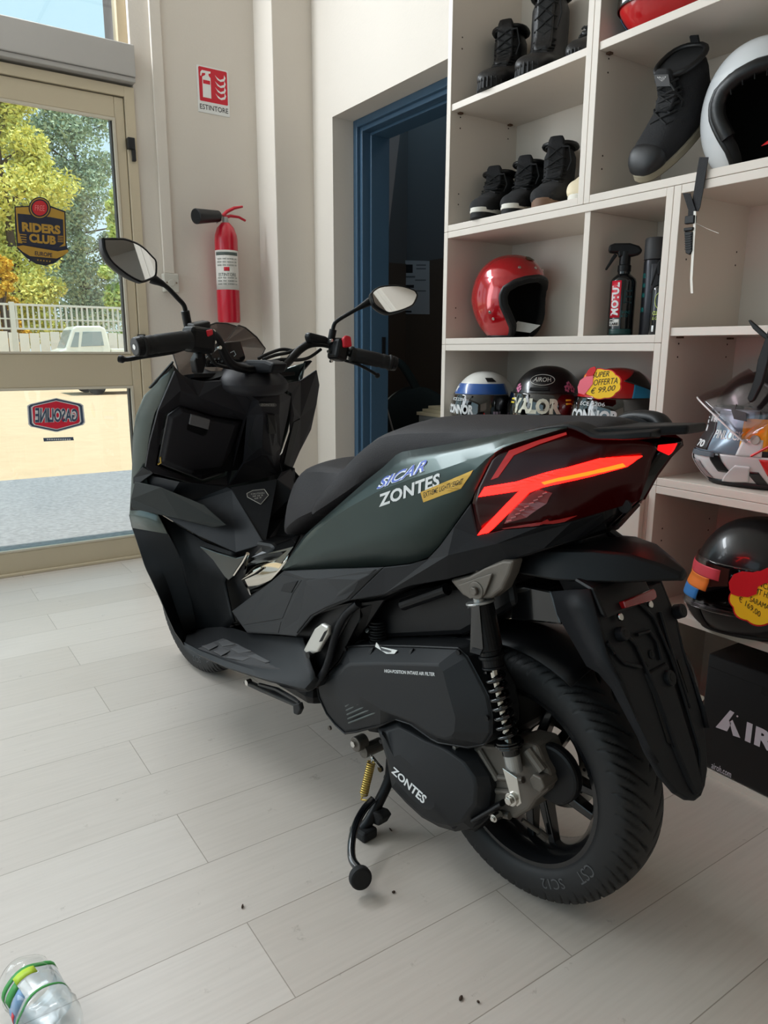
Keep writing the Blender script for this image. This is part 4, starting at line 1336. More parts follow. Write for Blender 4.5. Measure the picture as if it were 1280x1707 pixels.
# foot well inner wall and the tunnel side
W1 = [S(262, 854, .205), S(300, 878, .17), S(345, 905, .145), S(394, 922, .125)]
W2 = [S(300, 930, .185), S(330, 950, .15), S(352, 962, .135), S(376, 970, .12)]
W3 = [S(326, 1045, .165), S(345, 1046, .15), S(368, 1046, .142), S(387, 1022, .146)]
W4 = [S(326, 1050, .16), S(350, 1052, .148), S(372, 1052, .140), S(392, 1036, .15)]
g = surf([W1, W2, W3, W4], 16)
both(g, 'foot_well_wall', mat('shaded_inner_plastic', (7, 9, 11), .5, spec=.12), solid=.004, off=0, smooth=40)  # same near-black tone, carrying the shade of the foot well
part(G().prism([S(x, y, .12) for x, y in ((305, 915), (312, 910), (374, 980), (378, 1012), (372, 1022))], (0, .012, 0)), 'foot_well_column', plas2, bevel=.006)
part(G().prism([S(x, y, .10) for x, y in ((310, 880), (450, 905), (480, 930), (470, 1010), (400, 1040), (330, 1050), (300, 950))], (0, -.20, 0)), 'tunnel_core', blk, bevel=.01)
# polished trims under the tunnel skirt
ct = part(G().prism([S(x, y, .152) for x, y in ((329, 909), (362, 921), (393, 930), (412, 925), (404, 940), (392, 958), (380, 968), (374, 962), (355, 935))], (0, -.01, 0)), 'gloss_trim', mat('smoked_chrome', (84, 86, 84), .10, 1), bevel=.003)
part(G().tube([S(413, 923, .154), S(406, 936, .154), S(391, 958, .154)], .005, 8), 'chrome_edge', chrome, ct)
g = surf([[S(412, 932, .120), S(440, 925, .122), S(484, 917, .130)], [S(408, 950, .128), S(440, 942, .130), S(478, 937, .138)], [S(404, 966, .132), S(432, 960, .134), S(470, 948, .142)], [S(418, 992, .128), S(430, 985, .132), S(452, 968, .140)]], 14)
cc = part(g, 'polished_cover', chrome, solid=.004, off=0, smooth=60)
part(G().tube([S(403, 966, .138), S(425, 953, .138), S(436, 946, .138)], [.002, .006, .003], 8), 'chrome_edge', chrome, cc)

# tunnel top with the diamond sticker, and the knee panel on its left
TT = [(388, 816, .075), (425, 806, .05), (461, 799, -.01)]
g = G().add(P([(384, 813, .085), (461, 799, -.02), (490, 823, -.055), (474, 862, -.05), (436, 877, .02), (450, 912, .07), (442, 907, .085), (520, 880, -.05)]), [(0, 1, 2, 3, 4, 6), (4, 3, 7, 5, 6)])
part(g, 'tunnel_top', plas2, solid=.005, off=0)
tun_v = P([(384, 813, .085), (461, 799, -.02), (490, 823, -.055), (474, 862, -.05), (436, 877, .02), (450, 912, .07), (442, 907, .085), (520, 880, -.05)])
TUN = BVHTree.FromPolygons(tun_v, [(0, 1, 2, 3, 4, 6), (4, 3, 7, 5, 6)])
def emb(x, y, l=0):
    return laid(TUN, x, y, .0045+l)
dia = [(410, 823), (420, 818), (439, 816), (446, 826), (433, 841), (411, 829)]
ebd = lay_poly('warning_sticker', dia, mat('dark_sticker', (40, 38, 40), .45), TUN, None, .0045)
part(G().tube([emb(*q, .0008) for q in densify(dia, 4)+[dia[0]]], .0010, 6, caps=False), 'sticker_outline', mat('silver_print', (176, 172, 164), .4), ebd)
for k_ in range(3):
    text_quad('sticker_lettering', ['CAUTION', 'IIII III II', 'IIII II'][k_], [emb(417+k_*3, 825.5+k_*3.8, .0008), emb(439-k_*2.6, 823.5+k_*3.8, .0008), emb(439-k_*2.6, 821+k_*3.8, .0008), emb(417+k_*3, 823+k_*3.8, .0008)], mat('silver_print', (176, 172, 164), .4), ebd, toward=BO, local=True)

kp = [(221, 806, .232), (242, 790, .215), (300, 803, .19), (380, 811, .088), (388, 816, .082), (442, 907, .090), (394, 922, .125), (330, 893, .165), (267, 856, .205), (217, 857, .238), (219, 838, .240)]
g = G().add(P(kp), [(0, 1, 2, 8, 9, 10), (2, 3, 4, 7, 8), (4, 5, 6, 7)])
both(g, 'knee_panel', plas2, solid=.005, off=0, bevel=.004)
ins = [(226, 803, .242), (268, 812, .222), (341, 842, .172), (379, 876, .138), (357, 880, .150), (300, 866, .192), (222, 848, .247), (219, 832, .248)]
both(G().prism(P(ins), (-.004, .004, .002)), 'side_flash', mat('dark_green_plastic', (24, 30, 30), .45, spec=.25), bevel=.003)
# skirt joining knee panel, lower cover and seat base
part(G().add(P([(442, 907, .095), (452, 912, .09), (500, 893, .09), (490, 912, .13), (470, 940, .14), (420, 930, .11)]), [(0, 1, 2, 3, 4, 5)]), 'seat_base_trim', gblk, solid=.004, off=0)

inp = mat('inner_panel_plastic', (42, 41, 45), .5, bump=.12, bscale=700, spec=.3)
# ------------------------------------------------------------------ front: inner panel, glove box, fairing
IPN = V3((1, 0, .5)).normalized()
IP0 = V3((1.02, 0, 1.0))
def I(x, y, l=0):
    """point l metres behind the leaning inner panel plane, towards the rider"""
    return SP(x, y, IP0-IPN*l, IPN)
def IL(l):
    return [I(*q) for q in l]
def ipoly(name, pts, faces, m, **k):
    k.setdefault('bevel', .003)
    return part(G().add(IL(pts), faces), name, m, solid=.006, off=0, **k)
ipv = [(291, 618, .01), (318, 633, .0), (341, 636, .01), (378, 634, .035),      # 0-3 top edge
       (263, 684, .012), (249, 737, .006), (242, 778, 0), (253, 788, .006),       # 4-7 left edge
       (296, 799, .012), (338, 811, .016), (380, 810, .02),                        # 8-10 bottom
       (298, 674, .0), (357, 692, .0), (406, 700, .0), (378, 793, .0), (338, 806, .0), (259, 775, .0), (274, 690, .0),  # 11-17 recess
       (412, 690, .03), (420, 668, .045), (330, 660, .022), (300, 650, .02)]
ipoly('inner_panel', ipv, [(0, 1, 20, 21), (0, 21, 11, 17, 4), (1, 2, 20), (21, 20, 12, 11), (2, 3, 19, 18, 13, 12, 20), (4, 17, 16, 5), (5, 16, 6), (6, 16, 7), (7, 16, 15, 9, 8), (15, 14, 10, 9), (13, 18, 10, 14)], inp)
lid = [(299, 677), (355, 695), (403, 703), (374, 789), (337, 801), (263, 772), (279, 691)]
lc2 = (333, 742)
def lring(f, l):
    return [I(x+(lc2[0]-x)*f, y+(lc2[1]-y)*f, l) for x, y in lid]
gbx = part(G().loft([lring(0, -.02), lring(0, .002), lring(.035, .010), lring(.16, .022)]), 'glove_box_lid', inp, bevel=.003)
def lidp(x, y, l=0):
    return I(x, y, .022+l)
part(G().prism([lidp(*q, .001) for q in ((317, 689), (349, 698), (346, 715), (314, 706))], IPN*-.006), 'lid_handle', mat('grey_handle', (104, 104, 106), .45), gbx, bevel=.002)
part(G().prism([lidp(*q, .0003) for q in ((313, 706), (346, 716), (344, 724), (338, 727), (311, 716))], IPN*-.001), 'handle_recess', blk, gbx)
part(G().tube([I(267, 762, .012), I(268, 771, .012), I(263, 774, .010)], .003, 6), 'lock_tab', gold, gbx)
# centre column with the small badge
cp = [(378, 634, .035), (420, 668, .045), (412, 690, .03), (425, 700, .06), (437, 745, .075), (453, 760, .07), (440, 690, .085), (464, 690, .085), (466, 672, .09), (464, 650, .07), (484, 660, .03), (479, 690, .035), (467, 745, .035), (463, 790, .03), (380, 810, .02), (405, 770, .03), (437, 757, .06), (431, 668, .085)]
ipoly('centre_column', cp, [(0, 9, 8, 17, 1), (17, 8, 7, 6), (1, 17, 6, 3, 2), (3, 6, 5, 4), (9, 10, 11, 7, 8), (7, 11, 12, 5, 6), (5, 12, 13, 16, 4), (2, 3, 4, 16, 15), (15, 16, 13, 14)], inp)
part(G().prism(IL([(424, 690, .058), (437, 712, .074), (437, 745, .078), (420, 752, .052), (411, 742, .040), (418, 712, .05)]), IPN*-.004), 'column_flute', plas, bevel=.002)
part(G().prism(IL([(443, 688, .088), (457, 690, .088), (460, 722, .075), (446, 722, .085)]), IPN*-.006), 'ignition_cover', blk, bevel=.003)
bdg = part(G().prism(IL([(431, 673, .090), (434, 671.5, .09), (458, 671.5, .092), (461, 674.5, .092), (458, 677.5, .092), (433, 677, .090)]), IPN*-.003), 'badge_plate', mat('badge_grey', (86, 86, 84), .4), bevel=.001)
text_quad('badge_lettering', 'ZONTES', IL([(435, 676.3, .0940), (457, 676.7, .0955), (457, 672.7, .0955), (435, 672.6, .0940)]), silver, bdg, toward=BO, local=True)
# right wing and right side of the inner panel
rw = [(464, 642, .05), (484, 655, .03), (500, 635, .02), (527.6, 616.5, .03), (532, 641, .012), (527, 672, .0), (524, 687, 0), (500, 695, .012), (489, 691, .03), (484, 662, .03), (525, 676, -.01), (518, 715, -.012), (499, 752, 0), (486, 782, .005), (470, 786, .03), (466, 770, .03), (483, 720, .03)]
ipoly('right_inner_panel', rw, [(0, 1, 2), (2, 3, 4, 5, 6, 7), (1, 9, 8, 7, 2), (6, 11, 12, 7), (7, 12, 16, 8), (12, 13, 14, 15, 16), (9, 16, 8)], inp)
part(G().prism(IL([(488, 703, .03), (500, 697, .016), (480, 782, .022), (471, 775, .034)]), IPN*-.004), 'panel_flute', blk, bevel=.002)
part(G().add(P([(470, 787, -.09), (484, 782, -.14), (493, 822, -.10), (476, 862, -.06), (462, 800, -.03)]), [(0, 1, 2, 3, 4)]), 'tunnel_side', inp, solid=.005, off=0)
# dark well between the halves
part(G().prism([V3((1.14, .12, .70)), V3((1.10, .16, .95)), V3((1.10, -.16, .95)), V3((1.14, -.12, .70))], (.10, 0, 0)), 'column_core', blk)

# front fairing: the outer skin wrapping round to the nose
def fsec(z, yr, ur, un, k=1.0):
    """half section from the rear edge (ur, yr) round to the nose (un, 0)"""
    l = []
    for i in range(9):
        t = i/8*PI/2
        l.append(V3((ur+(un-ur)*math.sin(t)**1.15, yr*math.cos(t)**.72, z)))
    return l
ZL = [P([(287, 606, .212)])[0], P([(262, 640, .226)])[0], P([(241, 660, .236)])[0], P([(228, 692, .246)])[0], P([(222.5, 728, .250)])[0], P([(221, 782, .243)])[0], P([(220, 806, .240)])[0], P([(217, 858, .240)])[0], P([(222, 880, .242)])[0]]
noseu = [1.30, 1.42, 1.52, 1.60, 1.64, 1.66, 1.66, 1.64, 1.62]
rows = []
for p, nu in zip(ZL, noseu):
    l = []
    for i in range(11):
        t = i/10
        l.append(V3((p.x+(nu-p.x)*t, p.y*(1-t)**.93, p.z-.10*t*(1 if p.z > .8 else .3))))
    rows.append(l)
innr = P([(291, 619, .205), (275, 660, .218), (259, 687, .224), (253, 710, .229), (248, 737, .231), (242, 777, .229), (242, 790, .222), (262, 855, .21), (280, 890, .205)])
rows2 = [[q]+r for q, r in zip(innr, rows)]
g = G().loft(rows2, closed=False)
both(g, 'front_fairing', fairp, solid=.004, off=0, smooth=42)
both(G().prism(P([(290, 604, .212), (288, 603, .222), (258, 636, .232), (247, 648, .238), (256, 648, .226), (280, 622, .214)]), (.01, -.004, .003)), 'wing_edge', blk, bevel=.003)
ft_ = P([(222, 806, .238), (222, 795, .24), (238, 778, .236), (256, 788, .215), (246, 796, .222), (231, 806, .235)])
both(G().prism(ft_, (-.006, .003, 0)), 'side_joint_cover', plas, bevel=.004)
# top deck, instrument and screen
part(G().add([V3((1.03, .16, .985)), V3((1.03, -.16, .985)), V3((1.30, -.15, .96)), V3((1.30, .15, .96))], [(0, 1, 2, 3)]), 'cowl_deck', blk, solid=.01, off=0)
part(G().add(P([(318, 632, .16), (330, 612, .12), (352, 620, .10), (398, 620, .05), (374, 634, .08), (341, 637, .13)]), [(0, 1, 2, 3, 4, 5)]), 'cowl_lip', blk, solid=.006, off=0)
scr = [SU(x, y, 1.14) for x, y in ((291, 585), (296, 611), (300, 640), (345, 640), (420, 610), (434, 598), (447, 581), (432, 562), (412, 546), (400, 542), (396, 544), (380, 539), (362, 538), (342, 545), (320, 560))]
cen = sum(scr, V3())/len(scr)
g = G()
rg = [[p+V3((.0 if p.z < cen.z else .0, 0, 0)) for p in scr]]
vsx = [p+V3((.9*(cen.z+.04-p.z)*-.25-((p.y-cen.y)/.2)**2*-.05, 0, 0)) for p in scr]
g.add(vsx+[cen+V3((.02, 0, 0))], [(i, (i+1) % len(scr), len(scr)) for i in range(len(scr))])
part(g, 'windscreen', glassy('smoked_screen', (.44, .41, .40), .07, .1), solid=.003, off=0)
rim2 = vsx+[vsx[0]]
part(G().tube(rim2, .0022, 6, caps=False), 'screen_edge', mat('smoked_edge', (70, 66, 64), .3), smooth=60)
part(G().tube([SU(396, 544, 1.135), SU(380, 565, 1.135), SU(370, 572, 1.135)], .0012, 6), 'screen_crease', mat('smoked_edge', (70, 66, 64), .3))
da = [SU(x, y, 1.055) for x, y in ((376, 570), (401, 568), (410, 597), (398, 612), (345, 612), (342, 598))]
dsh = part(G().prism(da, (.02, 0, 0)), 'dashboard', gblk, bevel=.003)
for k, (x0, y0, x1, y1, s_) in enumerate(((350, 601, 378, 598, 'ABS  TCS'), (350, 606, 378, 603, 'KM/H  12:07'))):
    text_quad('dash_lettering', '0 8 : 8 8' if k else '- - - - -', [SU(x0, y0, 1.0545), SU(x1, y1, 1.0545), SU(x1, y1-3, 1.0545), SU(x0, y0-3, 1.0545)], mat('grey_display_segments', (120, 130, 136), .5), dsh, toward=BO, local=True)
part(G().tube([SU(384, 588, 1.054), SU(390, 585, 1.054), SU(393, 591, 1.054), SU(390, 594, 1.054)], .0012, 6), 'display_digit', mat('pale_display_segments', (190, 200, 205), .5), dsh)

# steering boot and bars
sc_ = S(431, 612, 0)
cb0 = S(417, 640, .02)
g = G()
rings = []
for (px, py, wpx, ox) in ((424, 606, 30, .035), (420, 618, 40, .025), (417, 630, 54, -.005), (417, 644, 58, -.026), (420, 656, 50, -.028), (424, 664, 36, -.02)):
    c = S(px, py, 0)
    r = (S(px+wpx/2, py, 0)-S(px-wpx/2, py, 0)).length*.62
    rings.append([c+V3((r*.70*math.cos(2*PI*k/24)+ox, r*.9*math.sin(2*PI*k/24), .006)) for k in range(24)])
g.loft(rings)
part(g, 'steering_boot', inp, smooth=50, sub=1)
barp = [(312, 567, .255), (330, 560, .225), (347, 556, .20), (358, 560, .175), (366, 572, .155), (376, 594, .125), (388, 608, .095), (408, 615, .05), (432, 617, .0), (456, 615, -.05), (474, 609, -.09), (488, 595, -.125), (500, 583, -.155), (515, 574, -.18), (535, 572, -.215), (557, 577, -.245), (585, 589, -.275)]
bp_ = spline(P(barp), 5)
bar = part(G().tube(bp_, .0115, 14), 'handlebar', blk, smooth=60)
part(G().prism([S(x, y, .02) for x, y in ((408, 600), (440, 600), (455, 606), (450, 622), (405, 622), (395, 612))], (.0, -.05, 0)), 'bar_clamp', plas2, bar, bevel=.008)
def grip(a, b, r, name='grip'):
    a, b = S(*a), S(*b)
    d = b-a
    g = G()
    fr = [0, .02, .03, .06, .08, .14, .16, .22, .24, .30, .32, .85, .87, .93, .95, 1]
    rr = [1.02, 1.12, 1.12, 1.12, .98, .98, 1.03, 1.03, .98, .98, 1.03, 1.03, .98, .98, 1.08, 1.08]
    x_, y_, _ = basis(d)
    g.loft([[a+d*f+x_*(r*q*math.cos(2*PI*k/24))+y_*(r*q*math.sin(2*PI*k/24)) for k in range(24)] for f, q in zip(fr, rr)])
    o = part(g, name, rub, bar, smooth=40)
    e = a-d.normalized()*.016
    w_ = part(G().cyl(e, a, r*1.0, r*1.08, n=24), 'bar_end_weight', blk, bar, bevel=.003)
    return o, e, d.normalized()
gL, eL, dL = grip((235, 577, .385), (316, 566, .262), .0208)
part(G().cyl(eL-dL*.001, eL+dL*.002, .006, n=16), 'end_screw', silver, bar)
gR, eR, dR = grip((652, 605, -.385), (584, 590, -.275), .0205)
# switch housings
def housing(c, s, name, tilt=0):
    M = Matrix.Translation(c) @ Matrix.Rotation(tilt, 4, 'X')
    return part(G().box((-s[0], -s[1], -s[2]), s, M), name, blk, bar, bevel=.012, seg=3)
hl = housing(S(331, 567, .228), (.028, .034, .030), 'switch_housing', .12)
part(G().prism(P([(333, 551, .222), (345, 549, .205), (346, 558, .205), (336, 562, .22)]), (-.008, 0, .0)).build if False else G().prism([p+V3((-.026, 0, 0)) for p in P([(333, 551, .222), (344, 549, .205), (345, 558, .205), (336, 562, .22)])], (-.007, 0, 0)), 'red_switch', redbtn, hl, bevel=.003)
part(G().prism([p+V3((-.020, 0, 0)) for p in P([(318, 588, .24), (328, 586, .225), (329, 596, .225), (319, 598, .24)])], (-.012, 0, 0)), 'horn_button', plas2, hl, bevel=.003)
for x, y, v in ((349, 553, .195), (351, 571, .19), (360, 580, .175)):
    c = S(x, y, v)+V3((-.014, 0, 0))
    part(G().cyl(c, c+V3((-.008, 0, .001)), .0045, n=10), 'bolt', steel, bar)
mcl = part(G().prism(P([(322, 541, .23), (352, 535, .175), (352, 548, .175), (330, 556, .22)]), (.04, 0, .004)), 'brake_reservoir', blk, bar, bevel=.006)
hr_ = housing(S(564, 583, -.245), (.026, .022, .032), 'switch_housing', .25)
part(G().prism([p+V3((-.02, 0, 0)) for p in P([(561, 564, -.238), (566, 559, -.245), (574, 561, -.26), (576, 578, -.262), (562, 580, -.24)])], (-.012, 0, 0)), 'red_switch', redbtn, hr_, bevel=.004)
part(G().prism(P([(513, 561, -.165), (517, 554, -.17), (548, 562, -.225), (551, 575, -.228), (516, 572, -.17)]), (.022, 0, .002)), 'brake_reservoir', blk, bar, bevel=.006)
for x, y, v in ((541, 586, -.215), (545, 568, -.218), (545, 602, -.215)):
    c = S(x, y, v)+V3((-.016, 0, 0))
    part(G().cyl(c, c+V3((-.008, 0, .001)), .0045, n=10), 'bolt', steel, bar)
# levers
part(G().tube(spline(P([(306, 580, .262), (280, 588, .30), (240, 594, .352), (212, 599, .388), (199, 598, .402)]), 5), [.009]*5+[.0078]*12+[.0125]*4, 12, flat=.7), 'brake_lever', blk, bar, smooth=60)
part(G().tube(spline(P([(575, 601, -.268), (595, 607, -.29), (615, 617, -.325), (628, 625, -.35)]), 5), [.006]*12+[.0065]*4, 12, flat=.7), 'brake_lever', blk, bar, smooth=60)
part(G().ball(S(629, 626, -.352), .008), 'lever_tip', blk, bar)
# cables
for pts in (((545, 580, -.22), (525, 594, -.17), (505, 598, -.13), (480, 597, -.09), (455, 602, -.05)), ((512, 577, -.17), (492, 585, -.12), (468, 590, -.07), (448, 597, -.03)), ((500, 583, -.15), (480, 580, -.12), (455, 588, -.06), (440, 596, -.03)), ((350, 575, .19), (362, 595, .16), (372, 606, .13), (400, 612, .07))):
    part(G().tube(spline([S(*q)+V3((.03, 0, -.004)) for q in pts], 5), .0048, 8), 'cable', rub, bar, smooth=60)
part(G().prism(P([(325, 600, .20), (338, 575, .18), (345, 600, .16), (340, 622, .17), (328, 622, .19)]), (.03, 0, 0)), 'stem_bracket', blk, bar, bevel=.004)
# mirrors
def mirror(label, outline, u, stem, tiltn, bulge):
    ring = [SU(x, y, u) for x, y in outline]
    c = sum(ring, V3())/len(ring)
    n = V3(tiltn).normalized()
    ring = [SP(x, y, c, n) for x, y in outline]
    c = sum(ring, V3())/len(ring)
    rr = spline(ring+[ring[0]], 4)[:-1]
    rr = [p.lerp(q, .35) for p, q in zip(rr, resample(ring+[ring[0]], len(rr)+1)[:-1])]
    g = G()
    g.loft([rr, [p-n*.010 for p in rr], [p.lerp(c, .18)-n*.026 for p in rr], [p.lerp(c, .6)-n*.036 for p in rr]])
    hs = part(g, 'mirror_housing', blk, smooth=50)
    gl = [p.lerp(c, .085)+n*.0012 for p in rr]
    part(G().prism(gl, n*.001), 'mirror_glass', mat('mirror_silver', (226, 228, 228), .015, 1), hs)
    lp_ = [p.lerp(c, .045)+n*.001 for p in rr]
    part(G().tube(lp_+[lp_[0]], .0028, 6, caps=False), 'mirror_rim', blk, hs, smooth=60)
    st = [S(*q) for q in stem]
    part(G().tube(spline(st, 5), [.0058]*(5*(len(st)-1)-4)+[.0075, .009, .011, .012, .012], 12), 'mirror_stem', blk, hs, smooth=60)
    part(G().cyl(st[0]-(st[1]-st[0]).normalized()*.03, st[0]+(st[1]-st[0]).normalized()*.012, .0105, n=16), 'stem_nut', blk, hs, bevel=.002)
    return hs
m1 = mirror('left', [(169.5, 397), (190, 397), (208, 398), (235, 409), (258, 432), (261, 438), (260, 461), (246, 469), (234, 471), (211, 459), (185, 438), (172, 416)], .83, [(310, 526, .215), (307, 510, .22), (296, 497, .235), (275, 476, .262), (252, 464, .29)], (-.86, -.34, .16), 0)
m2 = mirror('right', [(617, 491), (621, 484), (636, 477), (665, 476), (690, 483), (697, 492), (690, 508), (676, 516), (652, 523), (641, 521), (622, 508)], .84, [(554, 556, -.232), (557, 541, -.236), (566, 532, -.248), (595, 515, -.285), (621, 500, -.325)], (-.9, .10, .44), 0)

# ---- front end below the fairing
part(G().tube([V3((1.13, .085, .62)), V3((1.352, .085, .2515))], .022, 14).tube([V3((1.13, -.085, .62)), V3((1.352, -.085, .2515))], .022, 14), 'fork_legs', blk, smooth=60)
g = G()
rr = []
for k in range(11):
    t = math.radians(20+k*13)
    rr.append([V3((1.352+.285*math.cos(t), yy, .2515+.285*math.sin(t)-abs(yy)*.5)) for yy in (.075, .045, 0, -.045, -.075)])
g.loft(rr, closed=False)
part(g, 'front_mudguard', blk, solid=.004, off=0, smooth=60)
part(G().box((.55, -.14, .20), (1.06, .14, .26)), 'belly_pan', blk, bevel=.03)
g = G()
g.prism([V3((1.52, .05, .84)), V3((1.58, .04, .76)), V3((1.58, -.04, .76)), V3((1.52, -.05, .84))], (.03, 0, -.03))
part(g, 'headlamp', mat('clear_headlamp', (190, 196, 200), .08, coat=.5), bevel=.01)

# ---- exhaust silencer on the far side
q0, q1 = V3((.34, -.155, .23)), S(1142, 1135, -.185)
qd = (q1-q0).normalized()
qx, qy, _q = basis(qd)
ux = V3((0, 1, 0))
uz = qd.cross(ux).normalized()
def oval(p, k):
    return [p+ux*(.034*k*math.cos(2*PI*i/28))+uz*(.062*k*math.sin(2*PI*i/28)) for i in range(28)]
mf = part(G().loft([oval(q0, .45), oval(q0+qd*.06, .95), oval(q0+qd*.14, 1), oval(q1-qd*.03, 1), oval(q1, .9)]), 'exhaust_silencer', blk, smooth=40)
part(G().loft([oval(q1-qd*.05, 1.04), oval(q1+qd*.004, .98), oval(q1+qd*.004, .80), oval(q1-qd*.03, .70)], caps=False), 'silencer_end_cap', gblk, mf, smooth=40)
c = S(1164, 1161, -.212)
part(G().cyl(c, c+V3((-.008, .004, 0)), .006, n=12), 'screw', steel, mf)
# ------------------------------------------------------------------ helmets
def helmet_frame(center, facing, tilt=0):
    f = V3((facing[0], facing[1], 0)).normalized()
    yl = V3((-f.y, f.x, 0))
    M = Matrix((f, yl, V3((0, 0, 1)))).transposed().to_4x4()
    M.translation = center
    return M @ Matrix.Rotation(tilt, 4, 'Y')
class Helmet:
    """local axes: x forward (face), y to the wearer's left, z up"""
    def __init__(s, name, label, center, facing, size=(.138, .116, .13), chin=.0, group=None, cat='helmet', bottom=-56, tilt=0):
        s.M = helmet_frame(V3(center), facing, tilt)
        s.L, s.W, s.H = size
        s.chin, s.bottom = chin, bottom
        s.t = thing(name, label, cat, tuple(V3(center)-V3((0, 0, size[2]*.84))), 0, group)
        s.sgn = 1
    def shape(s, az, el, k=1.0):
        a, e = math.radians(az*s.sgn), math.radians(el)
        ce = max(0, math.cos(e))**.82
        x, y, z = s.L*ce*math.cos(a), s.W*ce*math.sin(a), s.H*math.sin(e)
        lo = max(0, -math.sin(e))
        if s.chin and math.cos(a) > 0:
            x += s.chin*min(1, lo*2.2)*math.cos(a)**2
        if math.cos(a) < 0:
            x *= 1.06-.25*lo
        return s.M @ V3((x*k, y*k, z*k))
    def shell(s, name, m, f, els, n=48, k=1.0, parent=None, th=.006, sm=50, k2=None):
        """f(el) = half width of the front opening at that elevation (0 = closed)"""
        rings = []
        for el in els:
            o = f(el)
            rings.append([s.shape(o+(360-2*o)*i/n, el, k) for i in range(n+1)])
        g = G().loft(rings, closed=False)
        o = obj(name, g.v, g.f, m, parent or s.t, smooth=sm, solid=th, off=-1)
        weld(o, 1e-6)
        return o
    def patch(s, name, az0, az1, el0, el1, m, k=1.006, parent=None, th=.0012, n=14, el0b=None, el1b=None, az0b=None, az1b=None, smooth=60):
        """quad between corners (az0,el0) (az1,el0b) (az1b,el1b) (az0b,el1)"""
        el0b = el0 if el0b is None else el0b
        el1b = el1 if el1b is None else el1b
        az0b = az0 if az0b is None else az0b
        az1b = az1 if az1b is None else az1b
        rows = []
        for j in range(n+1):
            v = j/n
            r = []
            for i in range(n+1):
                u = i/n
                az = (az0*(1-u)+az1*u)*(1-v)+(az0b*(1-u)+az1b*u)*v
                el = (el0*(1-u)+el0b*u)*(1-v)+(el1*(1-u)+el1b*u)*v
                r.append(s.shape(az, el, k))
            rows.append(r)
        g = G().loft(rows, closed=False)
        return obj(name, g.v, g.f, m, parent or s.t, smooth=smooth, solid=th, off=1)
    def text(s, txt, az0, az1, el0, el1, m, k=1.012, parent=None, **kw):
        def fn(a, b):
            az, el = az0+(az1-az0)*a, el0+(el1-el0)*b
            return s.shape(az, el, k), V3((0, 0, 0))
        return text_map('lettering', txt, fn, m, parent or s.t, **kw)
    def star(s, az, el, r, m, k=1.012, parent=None):
        pts = [s.shape(az+(r if i % 2 == 0 else r*.42)*math.sin(i*PI/5), el+(r if i % 2 == 0 else r*.42)*math.cos(i*PI/5)*.9, k) for i in range(10)]
        c = s.shape(az, el, k+.002)
        g = G().add(pts+[c], [(i, (i+1) % 10, 10) for i in range(10)])
        return obj('star', g.v, g.f, m, parent or s.t, solid=.0012, off=1)
    def border(s, name, f, els, r, m, k=1.0, parent=None, n=8, close=True):
        a = [s.shape(f(e), e, k) for e in els]
        b = [s.shape(-f(e), e, k) for e in els]
        pts = a+list(reversed(b))
        return obj(name, *(lambda g: (g.v, g.f))(G().tube(pts, r, n)), m, parent or s.t, smooth=60)
def interp(tab):
    def f(x):
        if x <= tab[0][0]:
            return tab[0][1]
        for (a, p), (b, q) in zip(tab, tab[1:]):
            if x <= b:
                return p+(q-p)*(x-a)/(b-a)
        return tab[-1][1]
    return f
def arange(a, b, n):
    return [a+(b-a)*i/n for i in range(n+1)]
blackh = mat('satin_black_helmet_paint', (20, 20, 22), .3, coat=.3)
lin_b = mat('black_helmet_lining', (12, 12, 13), .9)
padm = mat('black_leather_trim', (15, 15, 17), .45, bump=.2, bscale=120)
visor = glassy('smoke_visor', (.16, .155, .15), .10, .06)
clearv = glassy('clear_visor', (.84, .78, .79), .045, .08)
silverp = mat('silver_print', (176, 172, 164), .4)
offw = mat('off_white_paint', (226, 224, 218), .3, coat=.5)

def open_face(name, label, center, facing, paint, size, tilt=0, strap=True):
    h = Helmet(name, label, center, facing, size, tilt=tilt, bottom=-58)
    f = interp([(-60, 50), (-50, 47), (-40, 48), (-25, 56), (-10, 64), (2, 66), (12, 61), (20, 46), (25, 27), (28, 0), (90, 0)])
    els = arange(-58, 28, 26)+arange(28.5, 89.9, 16)
    h.shell('shell', paint, f, els, 56)
    h.shell('lining', lin_b, lambda e: max(0, f(e)-1), els, 40, .93, th=.004)
    bl = arange(-58, 12, 16)+[16, 20, 23, 25, 26.8, 28]
    h.border('rim_trim', lambda e: f(e)+1, bl, .0075, padm, .985)
    h.border('padding', lambda e: max(0, f(e)-3), bl, .0125, lin_b, .93)
    # bottom edge band
    ring = [h.shape(48+(264)*i/40, -58, .99) for i in range(41)]
    obj('base_trim', *(lambda g: (g.v, g.f))(G().tube(ring, .006, 8)), padm, h.t, smooth=60)
    return h, f
# red open-face helmet
redp = mat('candy_red_paint', (176, 14, 26), .18, .25, coat=1, var=.12, vscale=260)
hc = on(850, 497, 0, 1.785)
h, f = open_face('helmet', 'glossy candy-red open-face helmet in the middle shelf unit', (1.785, hc.y, 1.094+.1266), (.10, -1.0), redp, (.133, .117, .143))
for az, el in ((38, 40), (-4, 40), (-38, 40)):
    p, q = h.shape(az, el, 1.0), h.shape(az, el, 1.03)
    G().cyl(p, q, .0052, n=14).build('snap_stud', steel, h.t, bevel=.001)
for az, el in ((-84, -18), (-79, -27)):
    p, q = h.shape(az, el, 1.0), h.shape(az, el, 1.025)
    G().cyl(p, q, .005, n=14).build('rivet', steel, h.t, bevel=.001)
h.patch('badge', -14, 14, 56, 65, mat('bronze_badge', (92, 84, 66), .3, .7), 1.01, th=.002, az0b=-8, az1b=8)
tg = h.shape(-25, -58, .8)
